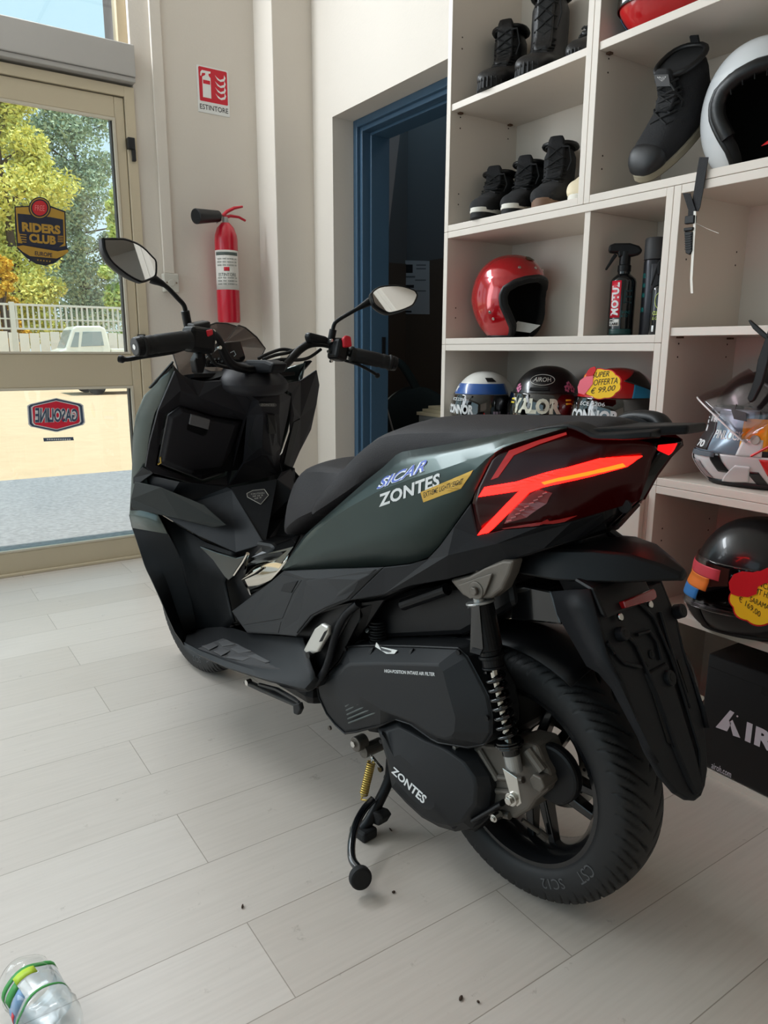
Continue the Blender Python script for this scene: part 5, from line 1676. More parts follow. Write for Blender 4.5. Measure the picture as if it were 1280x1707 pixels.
plate('swing_tag', [tg+V3((.0, .03, -.004)), tg+V3((.03, -.03, -.012)), tg+V3((.055, -.05, .012)), tg+V3((.02, .02, .026))], mat('white_tag_card', (214, 214, 212), .6), h.t, t=.001)
# white open-face helmet, top right
hc = on(1262, 200, 0, 1.77)
h, f = open_face('helmet', 'white open-face helmet with quilted black lining on the upper right shelf', (1.775, hc.y-.005, SHZ+T+.1358), (-.80, -.72), mat('pale_grey_white_paint', (206, 208, 210), .25, coat=.6), (.150, .130, .152))
h.patch('badge', -12, 16, 62, 70, mat('bronze_badge', (92, 84, 66), .3, .7), 1.01, th=.002)
c_ = h.shape(-8, 47, 1.01)
for dx in (-3, 0, 3):
    G().ball(h.shape(-8+dx, 47+dx*.4, 1.005), .004, 8).build('emblem', mat('dark_emblem', (40, 40, 42), .4), h.t)
for k in range(11):
    az = -58+k*11.6
    el = 24-abs(az/58)**3*18
    p, q = h.shape(az, el-1, .985), h.shape(az*.97, el-9, .93)
    G().tube([p, q], .0016, 6).build('quilt_seam', mat('seam_black', (10, 10, 11), .9), h.t)
h.border('quilted_band', lambda e: max(0, f(e)-6), arange(-30, 12, 8)+[16, 20, 23, 25, 26.8, 28], .016, padm, .945)
p = h.shape(18, -52, .85)
G().prism([p+V3((-.05, .01, .002)), p+V3((-.05, -.08, .01)), p+V3((-.03, -.10, .04)), p+V3((-.03, -.02, .03))], (.01, 0, .004)).build('red_strap_tab', mat('red_strap', (206, 30, 34), .5), h.t, bevel=.002)
# hanging chin strap with buckle and the white tag thread
g = G()
def strapline(pts, x):
    return [on(px, py, 0, x) for px, py in pts]
def ribbon(name, pts, wpx, x, m, parent, th=.002):
    l = strapline([(a-wpx/2, b) for a, b in pts], x)
    r = strapline([(a+wpx/2, b) for a, b in pts], x-.002)
    return G().loft([[p, q, q+V3((th, 0, 0)), p+V3((th, 0, 0))] for p, q in zip(l, r)]).build(name, m, parent, smooth=30)
webm = mat('black_webbing', (22, 22, 25), .75, bump=.5, bscale=300)
s0 = ribbon('chin_strap', [(1173, 262), (1169, 285), (1164, 318), (1159, 345), (1156, 352)], 15, 1.628, webm, h.t)
ribbon('strap_end', [(1144, 322), (1148, 335), (1153, 350), (1152, 364)], 12, 1.626, webm, h.t)
G().prism(strapline([(1141, 360), (1157, 358), (1156, 372), (1140, 374)], 1.618), (.012, 0, 0)).build('buckle', blk, h.t, bevel=.002)
G().prism(strapline([(1139, 380), (1155, 378), (1154, 384), (1139, 386)], 1.618), (.012, 0, 0)).build('buckle', blk, h.t, bevel=.002)
lad = G().prism(strapline([(1140, 386), (1154, 386), (1153, 418), (1149, 425), (1142, 422)], 1.620), (.006, 0, 0)).build('ladder_strap', blk, h.t, bevel=.002)
for k in range(7):
    G().box((1.6175, on(1152, 391+k*4, 0, 1.62).y, on(1147, 391+k*4, 0, 1.62).z-.001), (1.6205, on(1142, 391+k*4, 0, 1.62).y, on(1147, 391+k*4, 0, 1.62).z+.001)).build('ladder_tooth', blk, lad)
ribbon('tag_thread', [(1158, 352), (1157, 380), (1154, 430), (1152, 465), (1153, 489)], 4, 1.623, mat('white_thread', (222, 218, 208), .7), h.t, th=.0008)
G().tube([on(1160, 372, 0, 1.64), on(1178, 381, 0, 1.64), on(1198, 389, 0, 1.64)], .0007, 5).build('nylon_thread', mat('white_thread', (222, 218, 208), .7), h.t)

def full_face(name, label, center, facing, paint, size=(.142, .118, .132), chin=.022, vis=visor, tilt=0, group=None, port=(-23, 17), chinpaint=None):
    h = Helmet(name, label, center, facing, size, chin, group, tilt=tilt)
    lo, hi = port
    f = interp([(lo-.01, 0), (lo, 70), (hi-5, 72), (hi, 66), (hi+.01, 0)])
    h.shell('shell', paint, f, arange(-20, 89.9, 34) if False else ([lo+.0]+arange(lo+2, hi, 14)+[hi+.02]+arange(hi+2, 89.9, 22)), 56)
    h.shell('chin_bar', chinpaint or paint, lambda e: 0, arange(-57, lo-.02, 14), 56)
    h.shell('lining', lin_b, f, [-57, -40, lo-.02, lo]+arange(lo+2, hi, 8)+[hi+.02]+arange(hi+3, 89.9, 12), 40, .93, th=.003)
    v = h.patch('visor', -76, 76, lo-3, hi+3, vis, 1.022, th=.0022, n=28)
    for az in (-80, 80):
        p, q = h.shape(az, 0, 1.0), h.shape(az, 0, 1.035)
        G().cyl(p, q, .019, n=24).build('visor_hinge', blackh, h.t, bevel=.003)
    ring = [h.shape(360*i/48, -57, .985) for i in range(49)]
    obj('base_trim', *(lambda g: (g.v, g.f))(G().tube(ring, .007, 8, caps=False)), padm, h.t, smooth=60)
    return h, v
prw = mat('white_print', (225, 226, 226), .6)
yel = mat('yellow_print', (232, 206, 60), .5)
ROW = .715
# three helmets in a row on the lower left shelf
hc = on(803, 660, 0, 1.765)
h1, v1 = full_face('helmet', 'white full-face helmet with blue star band, leftmost of the row behind the seat', (1.715, 1.910, ROW+.1272), (-.86, -.42), offw, group='full-face helmets behind the seat', size=(.132, .110, .1425), port=(-14, 25))
bluep = mat('deep_blue_paint', (28, 82, 156), .3, coat=.5)
h1.patch('blue_band', -74, 74, 29, 46, bluep, 1.008, n=24)
for az in (-48, 14, 50):
    h1.star(az, 37.5, 8.5, offw, 1.014)
h1.text('AIROH', -36, 2, 34, 41, prw, 1.014, extra=.02)
h1.text('ECE 2206', -44, -10, 19, 23, prw, 1.045, extra=.01, parent=v1)
h1.text('CONNOR', -56, 8, 2, 14, prw, 1.045, extra=.05, parent=v1)
h1.patch('top_vent', 30, 52, 50, 58, blackh, 1.02, az0b=24, az1b=44)
h1.patch('visor_tape', 40, 52, -24, 6, mat('lilac_film', (168, 150, 168), .4), 1.04, parent=v1)
hc = on(905, 655, 0, 1.765)
h2, v2 = full_face('helmet', 'black full-face helmet with pink flowers, between the white and the red one', (1.77, hc.y-.016, ROW+.1362), (-.80, -.58), blackh, group='full-face helmets behind the seat', size=(.148, .122, .156), port=(-14, 25))
h2.text('AIROH', -20, 14, 44, 51, silverp, 1.014, extra=.01)
oval = [h2.shape(-3+24*math.cos(2*PI*i/32), 47.5+8.5*math.sin(2*PI*i/32), 1.012) for i in range(33)]
obj('oval_emblem', *(lambda g: (g.v, g.f))(G().tube(oval, .0011, 6, caps=False)), silverp, h2.t)
h2.text('VALOR', -48, 28, 5, 22, mat('ivory_print', (226, 222, 202), .5), 1.045, extra=.06, parent=v2)
h2.text('JOIN YOUR ROAD', -38, 30, -.5, 2.5, prw, 1.045, parent=v2)
for az, sgn in ((-55, -1), (36, 1)):
    for el in (15, 19):
        h2.patch('yellow_flash', az, az+9, el, el+2, yel, 1.04, parent=v2, n=4)
h2.patch('visor_label', -28, 2, -12, -3, mat('pale_label', (214, 214, 206), .6), 1.04, parent=v2, n=8)
h2.patch('front_vent', -22, 12, 32, 36, lin_b, 1.014, n=8)
pink = mat('pink_flower_print', (226, 130, 170), .5)
for az, el in ((-52, 36), (-46, 33), (48, 40), (42, 35), (53, 34)):
    for k in range(5):
        h2.star(az+3.2*math.cos(k*2*PI/5), el+3.2*math.sin(k*2*PI/5), 2.6, pink, 1.012)
hc = on(1022, 652, 0, 1.765)
h3, v3 = full_face('helmet', 'red and blue full-face helmet wearing a yellow price splash', (1.77, hc.y-.012, ROW+.1362), (-.88, -.40), mat('racing_red_paint', (196, 20, 26), .25, coat=.6), group='full-face helmets behind the seat', size=(.146, .124, .156), port=(-14, 25))
h3.patch('blue_side', 36, 78, 28, 52, mat('cyan_blue_paint', (28, 132, 176), .3, coat=.5), 1.010, az0b=46, az1b=76, el1b=46)
h3.patch('black_flash', 26, 78, 50, 68, blackh, 1.008, az0b=60, az1b=84, el0b=36)
h3.text('ECE 2206', -36, 2, 19, 23, prw, 1.045, extra=.01, parent=v3)
h3.text('CONNOR', -52, 20, 3, 15, prw, 1.045, extra=.05, parent=v3)
# price splash cards
cardy = mat('yellow_price_card', (250, 200, 30), .55)
pen = mat('black_marker_ink', (24, 22, 20), .6)
redc = mat('red_printed_card', (206, 24, 36), .5)
pinkc = mat('pink_thumb_card', (244, 112, 128), .5)
def splash(c, rx, rz, n, X, dx=0):
    """scalloped outline; c in pixels on the plane x = X"""
    out = []
    for i in range(n*6):
        t = 2*PI*i/(n*6)
        k = 1-.075*(1-abs(math.sin(i*PI/6)))*1.0
        out.append(on(c[0]+rx*k*math.cos(t), c[1]+rz*k*math.sin(t), 0, X+dx))
    return out
def price(name, label, c, rx, rz, X, lines, hand, handm):
    t = thing(name, label, 'price sign', tuple(on(c[0], c[1], 0, X)), 0)
    plate('card_edge', splash(c, rx*1.05, rz*1.06, 9, X), redc, t, t=.001)
    plate('card', splash(c, rx, rz, 9, X), cardy, t, t=.0012, lift=.001)
    for s_, x0, y0, x1, y1, hgt in lines:
        text_quad('handwriting', s_, [on(x0, y0, 0, X), on(x1, y1, 0, X), on(x1+1, y1-hgt, 0, X), on(x0+1, y0-hgt, 0, X)], pen, t, lift=.0027, shear=.2)
    plate('thumb_card', [on(x, y, 0, X) for x, y in hand], handm, t, t=.0012, lift=.0022)
    return t
pz = price('price_sign', 'yellow splash price card reading SUPER OFFERTA on the red helmet', (1003, 640), 33, 25, 1.608,
      [('SUPER', 988, 630, 1016, 627, 9), ('OFFERTA', 990, 643, 1030, 639, 10), ('€ 99,00', 985, 658, 1026, 652, 11)],
      [(965, 655), (964, 645), (968, 634), (978, 627), (981, 618), (986, 613), (993, 611), (995, 616), (990, 626), (989, 640), (983, 648), (975, 658)], pinkc)
plate('thumb_tip', [on(x, y, 0, 1.608) for x, y in ((978, 627), (981, 618), (986, 613), (993, 611), (995, 616), (990, 626))], redc, pz, t=.001, lift=.0036)
# helmet cut off at the top of the picture
hc = on(1128, -40, 0, 1.765)
h4, v4 = full_face('helmet', 'red and blue helmet at the top edge, on the highest shelf', (1.77, hc.y-.017, 1.832+.1172), (-.7, .5), mat('racing_red_paint', (196, 20, 26), .25, coat=.6), group=None)
h4.patch('blue_side', -60, -20, -56, -30, mat('cyan_blue_paint', (28, 132, 176), .3, coat=.5), 1.010)
# modular helmet with the visor lifted, facing left
pw = mat('pearl_white_paint', (222, 220, 220), .25, coat=.7)
orange = mat('orange_yellow_paint', (240, 160, 20), .3, coat=.4)
hc = on(1262, 735, 0, 1.755)
M_ = 'modular'
h5 = Helmet('helmet', 'white, red and black modular helmet with its clear visor raised', (1.765, .925, .734+.1327), (-.52, .85), (.152, .122, .148), .040)
f5 = interp([(-20.01, 0), (-20, 72), (20, 74), (26, 60), (26.01, 0)])
h5.shell('shell', blackh, f5, [-20]+arange(-18, 26, 16)+[26.02]+arange(28, 89.9, 20), 56)
h5.shell('chin_bar', pw, lambda e: 0, arange(-57, -20.02, 14), 56)
h5.shell('lining', lin_b, f5, [-57, -40, -20.02, -20]+arange(-18, 26, 8)+[26.02]+arange(29, 89.9, 12), 40, .93, th=.003)
ring = [h5.shape(360*i/48, -57, .985) for i in range(49)]
obj('base_trim', *(lambda g: (g.v, g.f))(G().tube(ring, .010, 8, caps=False)), padm, h5.t, smooth=60)
h5.sgn = -1
# film-covered eye port
h5.patch('port_film', -72, 60, -20, 22, mat('silver_blue_film', (150, 166, 182), .22, .5, coat=.5), 1.0, n=20)
fl = h5.patch('film_print', -30, 18, -18, 18, mat('charcoal_film', (52, 48, 50), .35, coat=.4), 1.008, n=14)
h5.text('PINLOCK', -32, -62, -6, 2, prw, 1.016, extra=.02)
h5.text('70', -8, -24, -16, -9, prw, 1.02, extra=.04, parent=fl)
h5.patch('film_label', -12, -6, -6, 12, prw, 1.016, n=4)
h5.text('UV MAX', -18, -32, 8, 16, prw, 1.02, extra=.04, parent=fl)
# chin details
h5.patch('chin_vent', -24, 10, -52, -30, mat('grey_vent', (150, 138, 138), .5), 1.012, n=10, az0b=-20, az1b=4)
h5.patch('chin_frame', -8, 12, -56, -22, pw, 1.018, n=10, az0b=-4)
h5.patch('chin_lip', -40, 30, -24, -19.5, mat('blue_grey_trim', (96, 104, 112), .4), 1.02, n=14)
h5.patch('white_blade', -66, -34, -50, -30, pw, 1.022, n=10, az0b=-70, az1b=-58, el0b=-56)
h5.patch('black_stripe', -52, -40, -40, -20, blackh, 1.014, n=8, az0b=-44, az1b=-34)
h5.patch('black_stripe', -86, -74, -55, -36, blackh, 1.014, n=8, az0b=-76, az1b=-66)
h5.patch('red_stripe', -100, -84, -40, -22, mat('bright_red_print', (222, 30, 32), .3, coat=.5), 1.014, n=8, az0b=-90, az1b=-76)
h5.patch('orange_cheek', -82, -60, -14, 14, orange, 1.014, n=8)
h5.patch('white_cheek', -78, -58, -20, -4, pw, 1.016, n=8, az1b=-62)
p, q = h5.shape(-72, -4, 1.01), h5.shape(-72, -4, 1.05)
G().cyl(p, q, .011, n=20).build('hinge_screw', silverp, h5.t, bevel=.002)
e0 = h5.shape(-76, -16, 1.02)
obj('red_piping', *(lambda g: (g.v, g.f))(G().tube([h5.shape(-70, -19, 1.022), h5.shape(-84, -8, 1.022), h5.shape(-92, 8, 1.022)], .003, 6)), mat('bright_red_print', (222, 30, 32), .3, coat=.5), h5.t)
# raised visor: a curved clear sheet turned up about the hinges
Mv = h5.M @ Matrix.Rotation(math.radians(-40), 4, 'Y') @ h5.M.inverted()
rows = []
for el in arange(-22, 24, 12):
    rows.append([Mv @ h5.shape(az, el, 1.07) for az in arange(-76, 76, 26)])
rv = G().loft(rows, closed=False).build('raised_visor', clearv, h5.t, smooth=60, solid=.0025, off=0)
edge = [Mv @ h5.shape(az, -22, 1.07) for az in arange(-76, 76, 26)]
obj('visor_edge', *(lambda g: (g.v, g.f))(G().tube(edge, .0022, 6)), mat('pale_visor_edge', (216, 206, 206), .3), rv, smooth=60)
hk = [Mv @ h5.shape(az, el, 1.074) for az, el in ((-64, -8), (-56, -13), (-48, -9), (-46, -3), (-50, -7), (-58, -3))]
G().prism(hk, (-.002, 0, 0)).build('visor_catch', mat('smoke_catch', (60, 50, 52), .3), rv)
# black pivot arms above it
pv = [on(x, y, 0, 1.60) for x, y in ((1286, 530), (1281, 600), (1270, 640), (1256, 668), (1249, 672), (1244, 664), (1252, 645), (1258, 625), (1262, 600), (1276, 560))]
G().prism(pv, (.010, 0, 0)).build('visor_arm', blk, h5.t, bevel=.003)
pv = [on(x, y, 0, 1.60) for x, y in ((1246, 534), (1250, 533), (1264, 545), (1276, 556), (1290, 566), (1288, 574), (1266, 559), (1254, 548))]
G().prism(pv, (.006, 0, 0)).build('visor_tab', blk, h5.t, bevel=.002)
# black helmet with the second price card
h6, v6 = full_face('helmet', 'black full-face helmet with stickered visor on the lowest right board', (1.70, .885, .388+.1313), (-.66, .75), blackh, size=(.150, .122, .15), vis=clearv, chin=.03)
h6.patch('sticker_red', -34, 44, 4, 14, mat('pink_red_sticker', (214, 70, 84), .5), 1.035, parent=v6, n=10)
h6.patch('sticker_orange', -16, 34, -8, 4, mat('orange_sticker', (236, 128, 44), .5), 1.035, parent=v6, n=10)
h6.patch('sticker_blue', -16, 26, -18, -8, mat('blue_sticker', (52, 128, 200), .5), 1.035, parent=v6, n=10)
h6.text('W', -30, -20, 6, 12, prw, 1.043, parent=v6)
for az, el in ((-20, -34), (-18, -44), (4, -34), (4, -43)):
    p4 = [(az, el), (az+12, el), (az+11, el+6), (az+1, el+6)] if az < 0 else [(az, el), (az+5, el), (az+4, el+6), (az+1, el+6)]
    ring = [h6.shape(a_, e_, 1.015) for a_, e_ in p4+[p4[0]]]
    obj('vent_outline', *(lambda g: (g.v, g.f))(G().tube(ring, .0012, 6, caps=False)), mat('pale_print', (216, 196, 190), .5), h6.t)
h6.patch('chin_panel', -34, 30, -52, -24, mat('charcoal_panel', (34, 33, 34), .5), 1.008, n=10)
for k in range(3):
    ring = [h6.shape(-56+k*4+j*2, 40+j*5, 1.012) for j in range(4)]
    obj('stripe_emblem', *(lambda g: (g.v, g.f))(G().tube(ring, .0011, 6)), mat('grey_print', (70, 70, 72), .6), h6.t)
price('price_sign', 'yellow splash price card with red hand on the black helmet', (1272, 998), 55, 44, 1.515,
      [('OFFERTA', 1263, 962, 1310, 985, 10), ('INCREDIBILE', 1262, 975, 1320, 1002, 10), ('MT HELMETS', 1258, 988, 1312, 1010, 10), ('SARAMA', 1250, 1002, 1282, 1017, 9), ('€ 169,00', 1232, 1003, 1268, 1031, 12)],
      [(1217, 982), (1216, 970), (1224, 957), (1238, 952), (1256, 954), (1268, 952), (1280, 946), (1296, 950), (1296, 972), (1276, 972), (1264, 978), (1262, 990), (1248, 995), (1230, 993), (1221, 990)], redc)
hb = G()
a_ = on(1236, 1072, 0, 1.640)
# small stand foot under it
G().box((1.640, a_.y-.012, .3885), (1.66, a_.y+.008, .40)).build('foot', blk, h6.t)

# ------------------------------------------------------------------ shoes
leather = mat('black_leather', (22, 21, 22), .45, bump=.5, bscale=180)
suede = mat('black_suede', (26, 26, 28), .85, bump=.6, bscale=300)
lacem = mat('black_laces', (14, 14, 15), .8)
def foot_outline(L, W, n=28, toe=1.0):
    pts = []
    for i in range(n):
        t = 2*PI*i/n
        x = math.cos(t)
        w_ = W*(.86+.14*x)*(1 if x < .3 else 1-.10*(x-.3))
        pts.append((L*.5*x, w_*math.copysign(abs(math.sin(t))**.75, math.sin(t))))
    return pts
def shoe(name, label, loc, facing, L=.29, W=.048, h=.24, uppm=leather, solem=None, band=None, lug=False, pitch=0, roll=0, group=None, st=.026, shaftw=.050, lean=.0, laces=6, toecap=None):
    f = V3((facing[0], facing[1], 0)).normalized()
    M = Matrix((f, V3((-f.y, f.x, 0)), V3((0, 0, 1)))).transposed().to_4x4()
    M.translation = loc
    M = M @ Matrix.Rotation(pitch, 4, 'Y') @ Matrix.Rotation(roll, 4, 'X')
    t = thing(name, label, 'shoe', loc, 0, group)
    solem = solem or rub
    def ring(c, d, a, b, n=20, sq=.8):
        """ring with half height a along direction d (in xz) and half width b in y"""
        d = V3((d[0], 0, d[1])).normalized()
        return [M @ (V3((c[0], 0, c[1]))+d*(a*math.copysign(abs(math.cos(2*PI*k/n))**sq, math.cos(2*PI*k/n)))+V3((0, b*math.copysign(abs(math.sin(2*PI*k/n))**sq, math.sin(2*PI*k/n)), 0))) for k in range(n)]
    o = foot_outline(L, W+.004)
    g = G().prism([M @ V3((x, y, 0)) for x, y in o], (M.to_3x3() @ V3((0, 0, st))))
    so = g.build('sole', solem, t, bevel=.005, seg=2, smooth=40)
    if band:
        o2 = foot_outline(L+.003, W+.0055)
        G().prism([M @ V3((x, y, st*.55)) for x, y in o2], (M.to_3x3() @ V3((0, 0, st*.42)))).build('sole_band', band, so, bevel=.002, smooth=40)
    k = L/.29
    R_ = []
    x0 = -.085*k
    fr_w = .058*k
    R_.append(ring((x0+lean, h), (1, 0), fr_w, shaftw))
    R_.append(ring((x0+lean*.7, h*.72), (1, 0), fr_w*.98, shaftw*.98))
    R_.append(ring((x0+.002, max(.115, h*.48)), (1, .08), fr_w*.98, shaftw*.92))
    R_.append(ring((x0+.014, .085), (1, .35), .070*k, W*.95))
    R_.append(ring((x0+.040, .062), (.8, .62), .072*k, W*.98))
    R_.append(ring((.005, .052), (.35, .94), .050, W))
    R_.append(ring((.055*k, .045), (.12, 1), .036, W*1.0))
    R_.append(ring((.100*k, .042), (-.05, 1), .030, W*.92))
    R_.append(ring((.126*k, .038), (-.3, 1), .022, W*.70))
    R_.append(ring((.139*k, .035), (-.4, 1), .010, W*.35))
    up = G().loft(R_).build('upper', uppm, t, smooth=60, sub=1)
    if toecap:
        tc_ = []
        for c, d, a, b in (((.075*k, .043), (.0, 1), .035, W*1.02), ((.105*k, .042), (-.05, 1), .031, W*.95), ((.130*k, .038), (-.3, 1), .024, W*.72), ((.143*k, .035), (-.4, 1), .012, W*.38)):
            tc_.append(ring(c, d, a, b))
        G().loft(tc_).build('toe_cap', toecap, t, smooth=60, sub=1)
    # collar, tongue, laces, pull tab
    top = R_[0]
    G().tube(top+[top[0]], .007, 8, caps=False).build('collar', padm, t, smooth=60)
    cap = [p.lerp(sum(top, V3())/len(top), .1)-(M.to_3x3() @ V3((0, 0, .004))) for p in top]
    G().prism(cap, M.to_3x3() @ V3((0, 0, .003))).build('opening', lin_b, t)
    tz = [(x0+fr_w+.004+lean, h+.018), (x0+fr_w+.006+lean*.7, h*.75), (x0+fr_w+.004, max(.13, h*.5)), (.010, .105)]
    tg_ = G().loft([[M @ V3((x, y, z)) for y in (-.026, -.012, .012, .026)] for x, z in tz], closed=False).build('tongue', uppm, t, smooth=60, solid=.010, off=0, sub=1)
    pth = spline([V3((x0+fr_w+.010+lean, 0, h*.95)), V3((x0+fr_w+.011+lean*.6, 0, h*.72)), V3((x0+fr_w+.011, 0, max(.135, h*.5))), V3((.002, 0, .113)), V3((.035*k, 0, .090))], 6)
    lc_ = G()
    n_ = laces
    for i in range(n_):
        a = pth[int(i*(len(pth)-1)/n_)]
        b = pth[int((i+1)*(len(pth)-1)/n_)]
        w_ = .024
        lc_.tube([M @ (a+V3((-.012, -w_-.010, 0))), M @ (a+V3((0, -w_, 0))), M @ (b+V3((.002, 0, .002))).lerp(a, .5), M @ (b+V3((0, w_, 0))), M @ (b+V3((-.012, w_+.010, 0)))], .0028, 6)
        lc_.tube([M @ (a+V3((-.012, w_+.010, 0))), M @ (a+V3((0, w_, 0))), M @ (b+V3((.003, 0, .003))).lerp(a, .5), M @ (b+V3((0, -w_, 0)))], .0028, 6)
    lc_.tube([M @ V3((x0+fr_w+.012+lean, .02, h*.93)), M @ V3((x0+fr_w+.03+lean, .045, h*.90)), M @ V3((x0+fr_w+.02+lean, .052, h*.72)), M @ V3((x0+fr_w+.014+lean, .04, h*.60))], .0026, 6)
    lc_.build('laces', lacem, t)
    bk_ = M @ V3((x0-fr_w+lean, 0, h))
    G().prism([M @ V3((x0-fr_w-.002+lean, -.012, h-.03)), M @ V3((x0-fr_w-.002+lean, .012, h-.03)), M @ V3((x0-fr_w-.004+lean, .012, h+.022)), M @ V3((x0-fr_w-.004+lean, -.012, h+.022))], M.to_3x3() @ V3((.005, 0, 0))).build('pull_tab', uppm, t, bevel=.001)
    if lug:
        lg = G()
        for i in range(-5, 6):
            a = i*.2
            p = V3((L*.5*math.cos(a)*.985+.004, (W+.004)*1.0*math.sin(a)*1.02, 0))
            d = V3((math.cos(a), math.sin(a)*2.2, 0)).normalized()
            lg.tube([M @ (p+V3((0, 0, .002))), M @ (p-d*.002+V3((0, 0, st+.006)))], .0034, 6)
        lg.build('toe_lug', rub, so)
    return t, M
zt1 = 1.8326
p = on(822, 135, 0, 1.665)
shoe('boot', 'black lace-up leather boot left of the taller-looking one, top left shelf', (1.752, on(823, 138, 0, 1.66).y+.065, zt1), (-.86, -.50), L=.28, W=.058, h=.225, shaftw=.053, lug=True, group='black lace-up boots', laces=8)
shoe('boot', 'black lace-up leather boot second from the left on the top left shelf', (1.775, on(868, 110, 0, 1.64).y+.052, zt1), (-.86, -.50), L=.29, W=.062, h=.285, lug=True, group='black lace-up boots', laces=8, shaftw=.058)
shoe('boot', 'dark low boot showing only its toe behind the shelf divider', (1.80, on(958, 80, 0, 1.70).y+.035, zt1), (-.9, -.40), L=.25, h=.12, lug=True, laces=4)
zs = SHZ+T+.0006
brown = mat('brown_gum_rubber', (116, 88, 70), .6)
wband = mat('white_rubber_band', (226, 222, 212), .5)
cream = mat('cream_canvas', (226, 212, 182), .7)
shoe('sneaker', 'black high-top sneaker with white stripe, leftmost of the sneakers', (1.735, on(797, 350, 0, 1.66).y+.022, zs), (-.90, -.44), L=.24, W=.047, h=.165, uppm=suede, solem=rub, band=wband, group='high-top sneakers', st=.036)
shoe('sneaker', 'black high-top sneaker with white stripe beside the brown-soled one', (1.78, on(850, 338, 0, 1.66).y+.073, zs), (-.88, -.47), L=.26, W=.048, h=.185, uppm=suede, solem=rub, band=wband, group='high-top sneakers', st=.036)
shoe('sneaker', 'black high-top sneaker with brown gum sole', (1.785, on(906, 325, 0, 1.66).y+.085, zs), (-.86, -.50), L=.265, W=.052, h=.215, uppm=suede, solem=brown, group='high-top sneakers', st=.032)
shoe('sneaker', 'cream canvas shoe, only its toe visible beside the divider', (1.80, on(953, 318, 0, 1.69).y+.03, zs), (-.9, -.4), L=.25, h=.11, uppm=cream, solem=wband, laces=4)
# tall black shoe leaning on its toe
tq = on(1069, 297, 0, 1.675)
tf = V3((-.92, .24, 0)).normalized()
tcn = V3((tq.x, tq.y, zs+.106))-tf*.098
sp_t, sp_m = shoe('boot', 'tall black textile riding shoe with beige sole tipped onto its toe', tuple(tcn), tuple(tf), L=.28, W=.056, h=.175, uppm=suede, solem=mat('beige_rubber_sole', (150, 140, 120), .7), pitch=.76, roll=-.34, st=.024, shaftw=.054, laces=7, toecap=mat('smooth_black_toecap', (30, 30, 32), .5))
lbq = [sp_m @ V3(q) for q in ((-.012, .021, .158), (-.012, -.021, .158), (-.014, -.021, .186), (-.014, .021, .186))]
plate('tongue_label', lbq, mat('grey_woven_label', (96, 96, 98), .7), sp_t, t=.001)
text_quad('label_lettering', 'FALCO', [lbq[i].lerp(lbq[j], k) for i, j, k in ((0, 2, .45), (1, 3, .45), (2, 0, .14), (3, 1, .14))], prw, sp_t, lift=.0016, extra=.02)

# ------------------------------------------------------------------ spray bottles and cans
def vlathe(g, x, y, z, prof, n=28, sx=1.0, sy=1.0):
    return g.lathe(prof, Matrix.Translation((x, y, z)) @ Matrix.Diagonal((sx, sy, 1, 1)), n)
ZS = 1.0945
def curved(cx, cy, r, a0, a1, z0, z1, lift=.0006):
    """piece of a cylinder's side; a in radians, a0 at the viewer's left"""
    def fn(a, b):
        t = a0+(a1-a0)*a
        d = V3((math.cos(t), math.sin(t), 0))
        return V3((cx, cy, 0))+d*r+V3((0, 0, z0+(z1-z0)*b)), d
    return fn
def wrap(name, fn, m, parent, th=.0006, n=12):
    rows = [[fn(i/n, j/3)[0]+fn(i/n, j/3)[1]*.0004 for i in range(n+1)] for j in range(4)]
    g = G().loft(rows, closed=False)
    return obj(name, g.v, g.f, m, parent, smooth=60, solid=th, off=1)
bx_, by_ = 1.715, on(1034, 540, 0, 1.715).y
vdir = math.atan2(-by_, -bx_)           # towards the camera
sb = thing('spray_bottle', 'black trigger spray bottle with red label on the middle shelf', 'spray bottle', (bx_, by_, ZS))
R0 = .0345
g = G()
vlathe(g, bx_, by_, ZS, [(R0-.004, 0), (R0, .004), (R0, .142), (R0-.003, .151), (R0-.012, .159), (.0165, .164), (.0165, .170)])
bb = g.build('bottle_body', mat('gloss_black_bottle', (14, 16, 18), .2, coat=.3), sb, smooth=40)
g = G()
vlathe(g, bx_, by_, ZS+.170, [(.0175, 0), (.0175, .016), (.015, .018), (.0145, .052)])
g.build('neck', blk, sb, smooth=40)
rt = V3((-math.sin(vdir), math.cos(vdir), 0))   # viewer's right
ft_v = V3((math.cos(vdir), math.sin(vdir), 0))
o_ = V3((bx_, by_, ZS+.215))
def tb(a, z, d=0):
    return o_-rt*a*-1+V3((0, 0, z))+ft_v*d
def head(a, z):
    return o_+rt*a+V3((0, 0, z))
# rt points to viewer's left or right depending on sign: make it viewer's right
if (on(1280, 500, 0, 1.7)-on(1000, 500, 0, 1.7)).dot(rt) < 0:
    rt = -rt
hp = [head(*q) for q in ((-.045, .006), (-.044, .024), (-.030, .029), (.010, .028), (.034, .020), (.044, .008), (.036, -.002), (.018, -.006), (-.018, -.008), (-.020, .004), (-.034, .004))]
G().prism([p-ft_v*.013 for p in hp], ft_v*.026).build('spray_head', blk, sb, bevel=.005)
tr = [head(*q) for q in ((-.020, -.002), (-.030, -.016), (-.046, -.040), (-.051, -.038), (-.036, -.008), (-.028, .004))]
G().prism([p-ft_v*.006 for p in tr], ft_v*.012).build('trigger', blk, sb, bevel=.002)
sgn = 1 if curved(0, 0, 1, vdir-.5, vdir+.5, 0, 0)(1, 0)[0].dot(rt) > 0 else -1
def cyl_text(s_, a, b, z0, z1, m, parent, cx=bx_, cy=by_, r=R0, zb=ZS, vertical=False, vd=None, **k):
    vd = vdir if vd is None else vd
    base = curved(cx, cy, r, vd+sgn*a, vd+sgn*b, zb+z0, zb+z1)
    fn = (lambda u, v: base(1-v, u)) if vertical else base
    return text_map('lettering', s_, fn, m, parent, lift=.0012, **k)
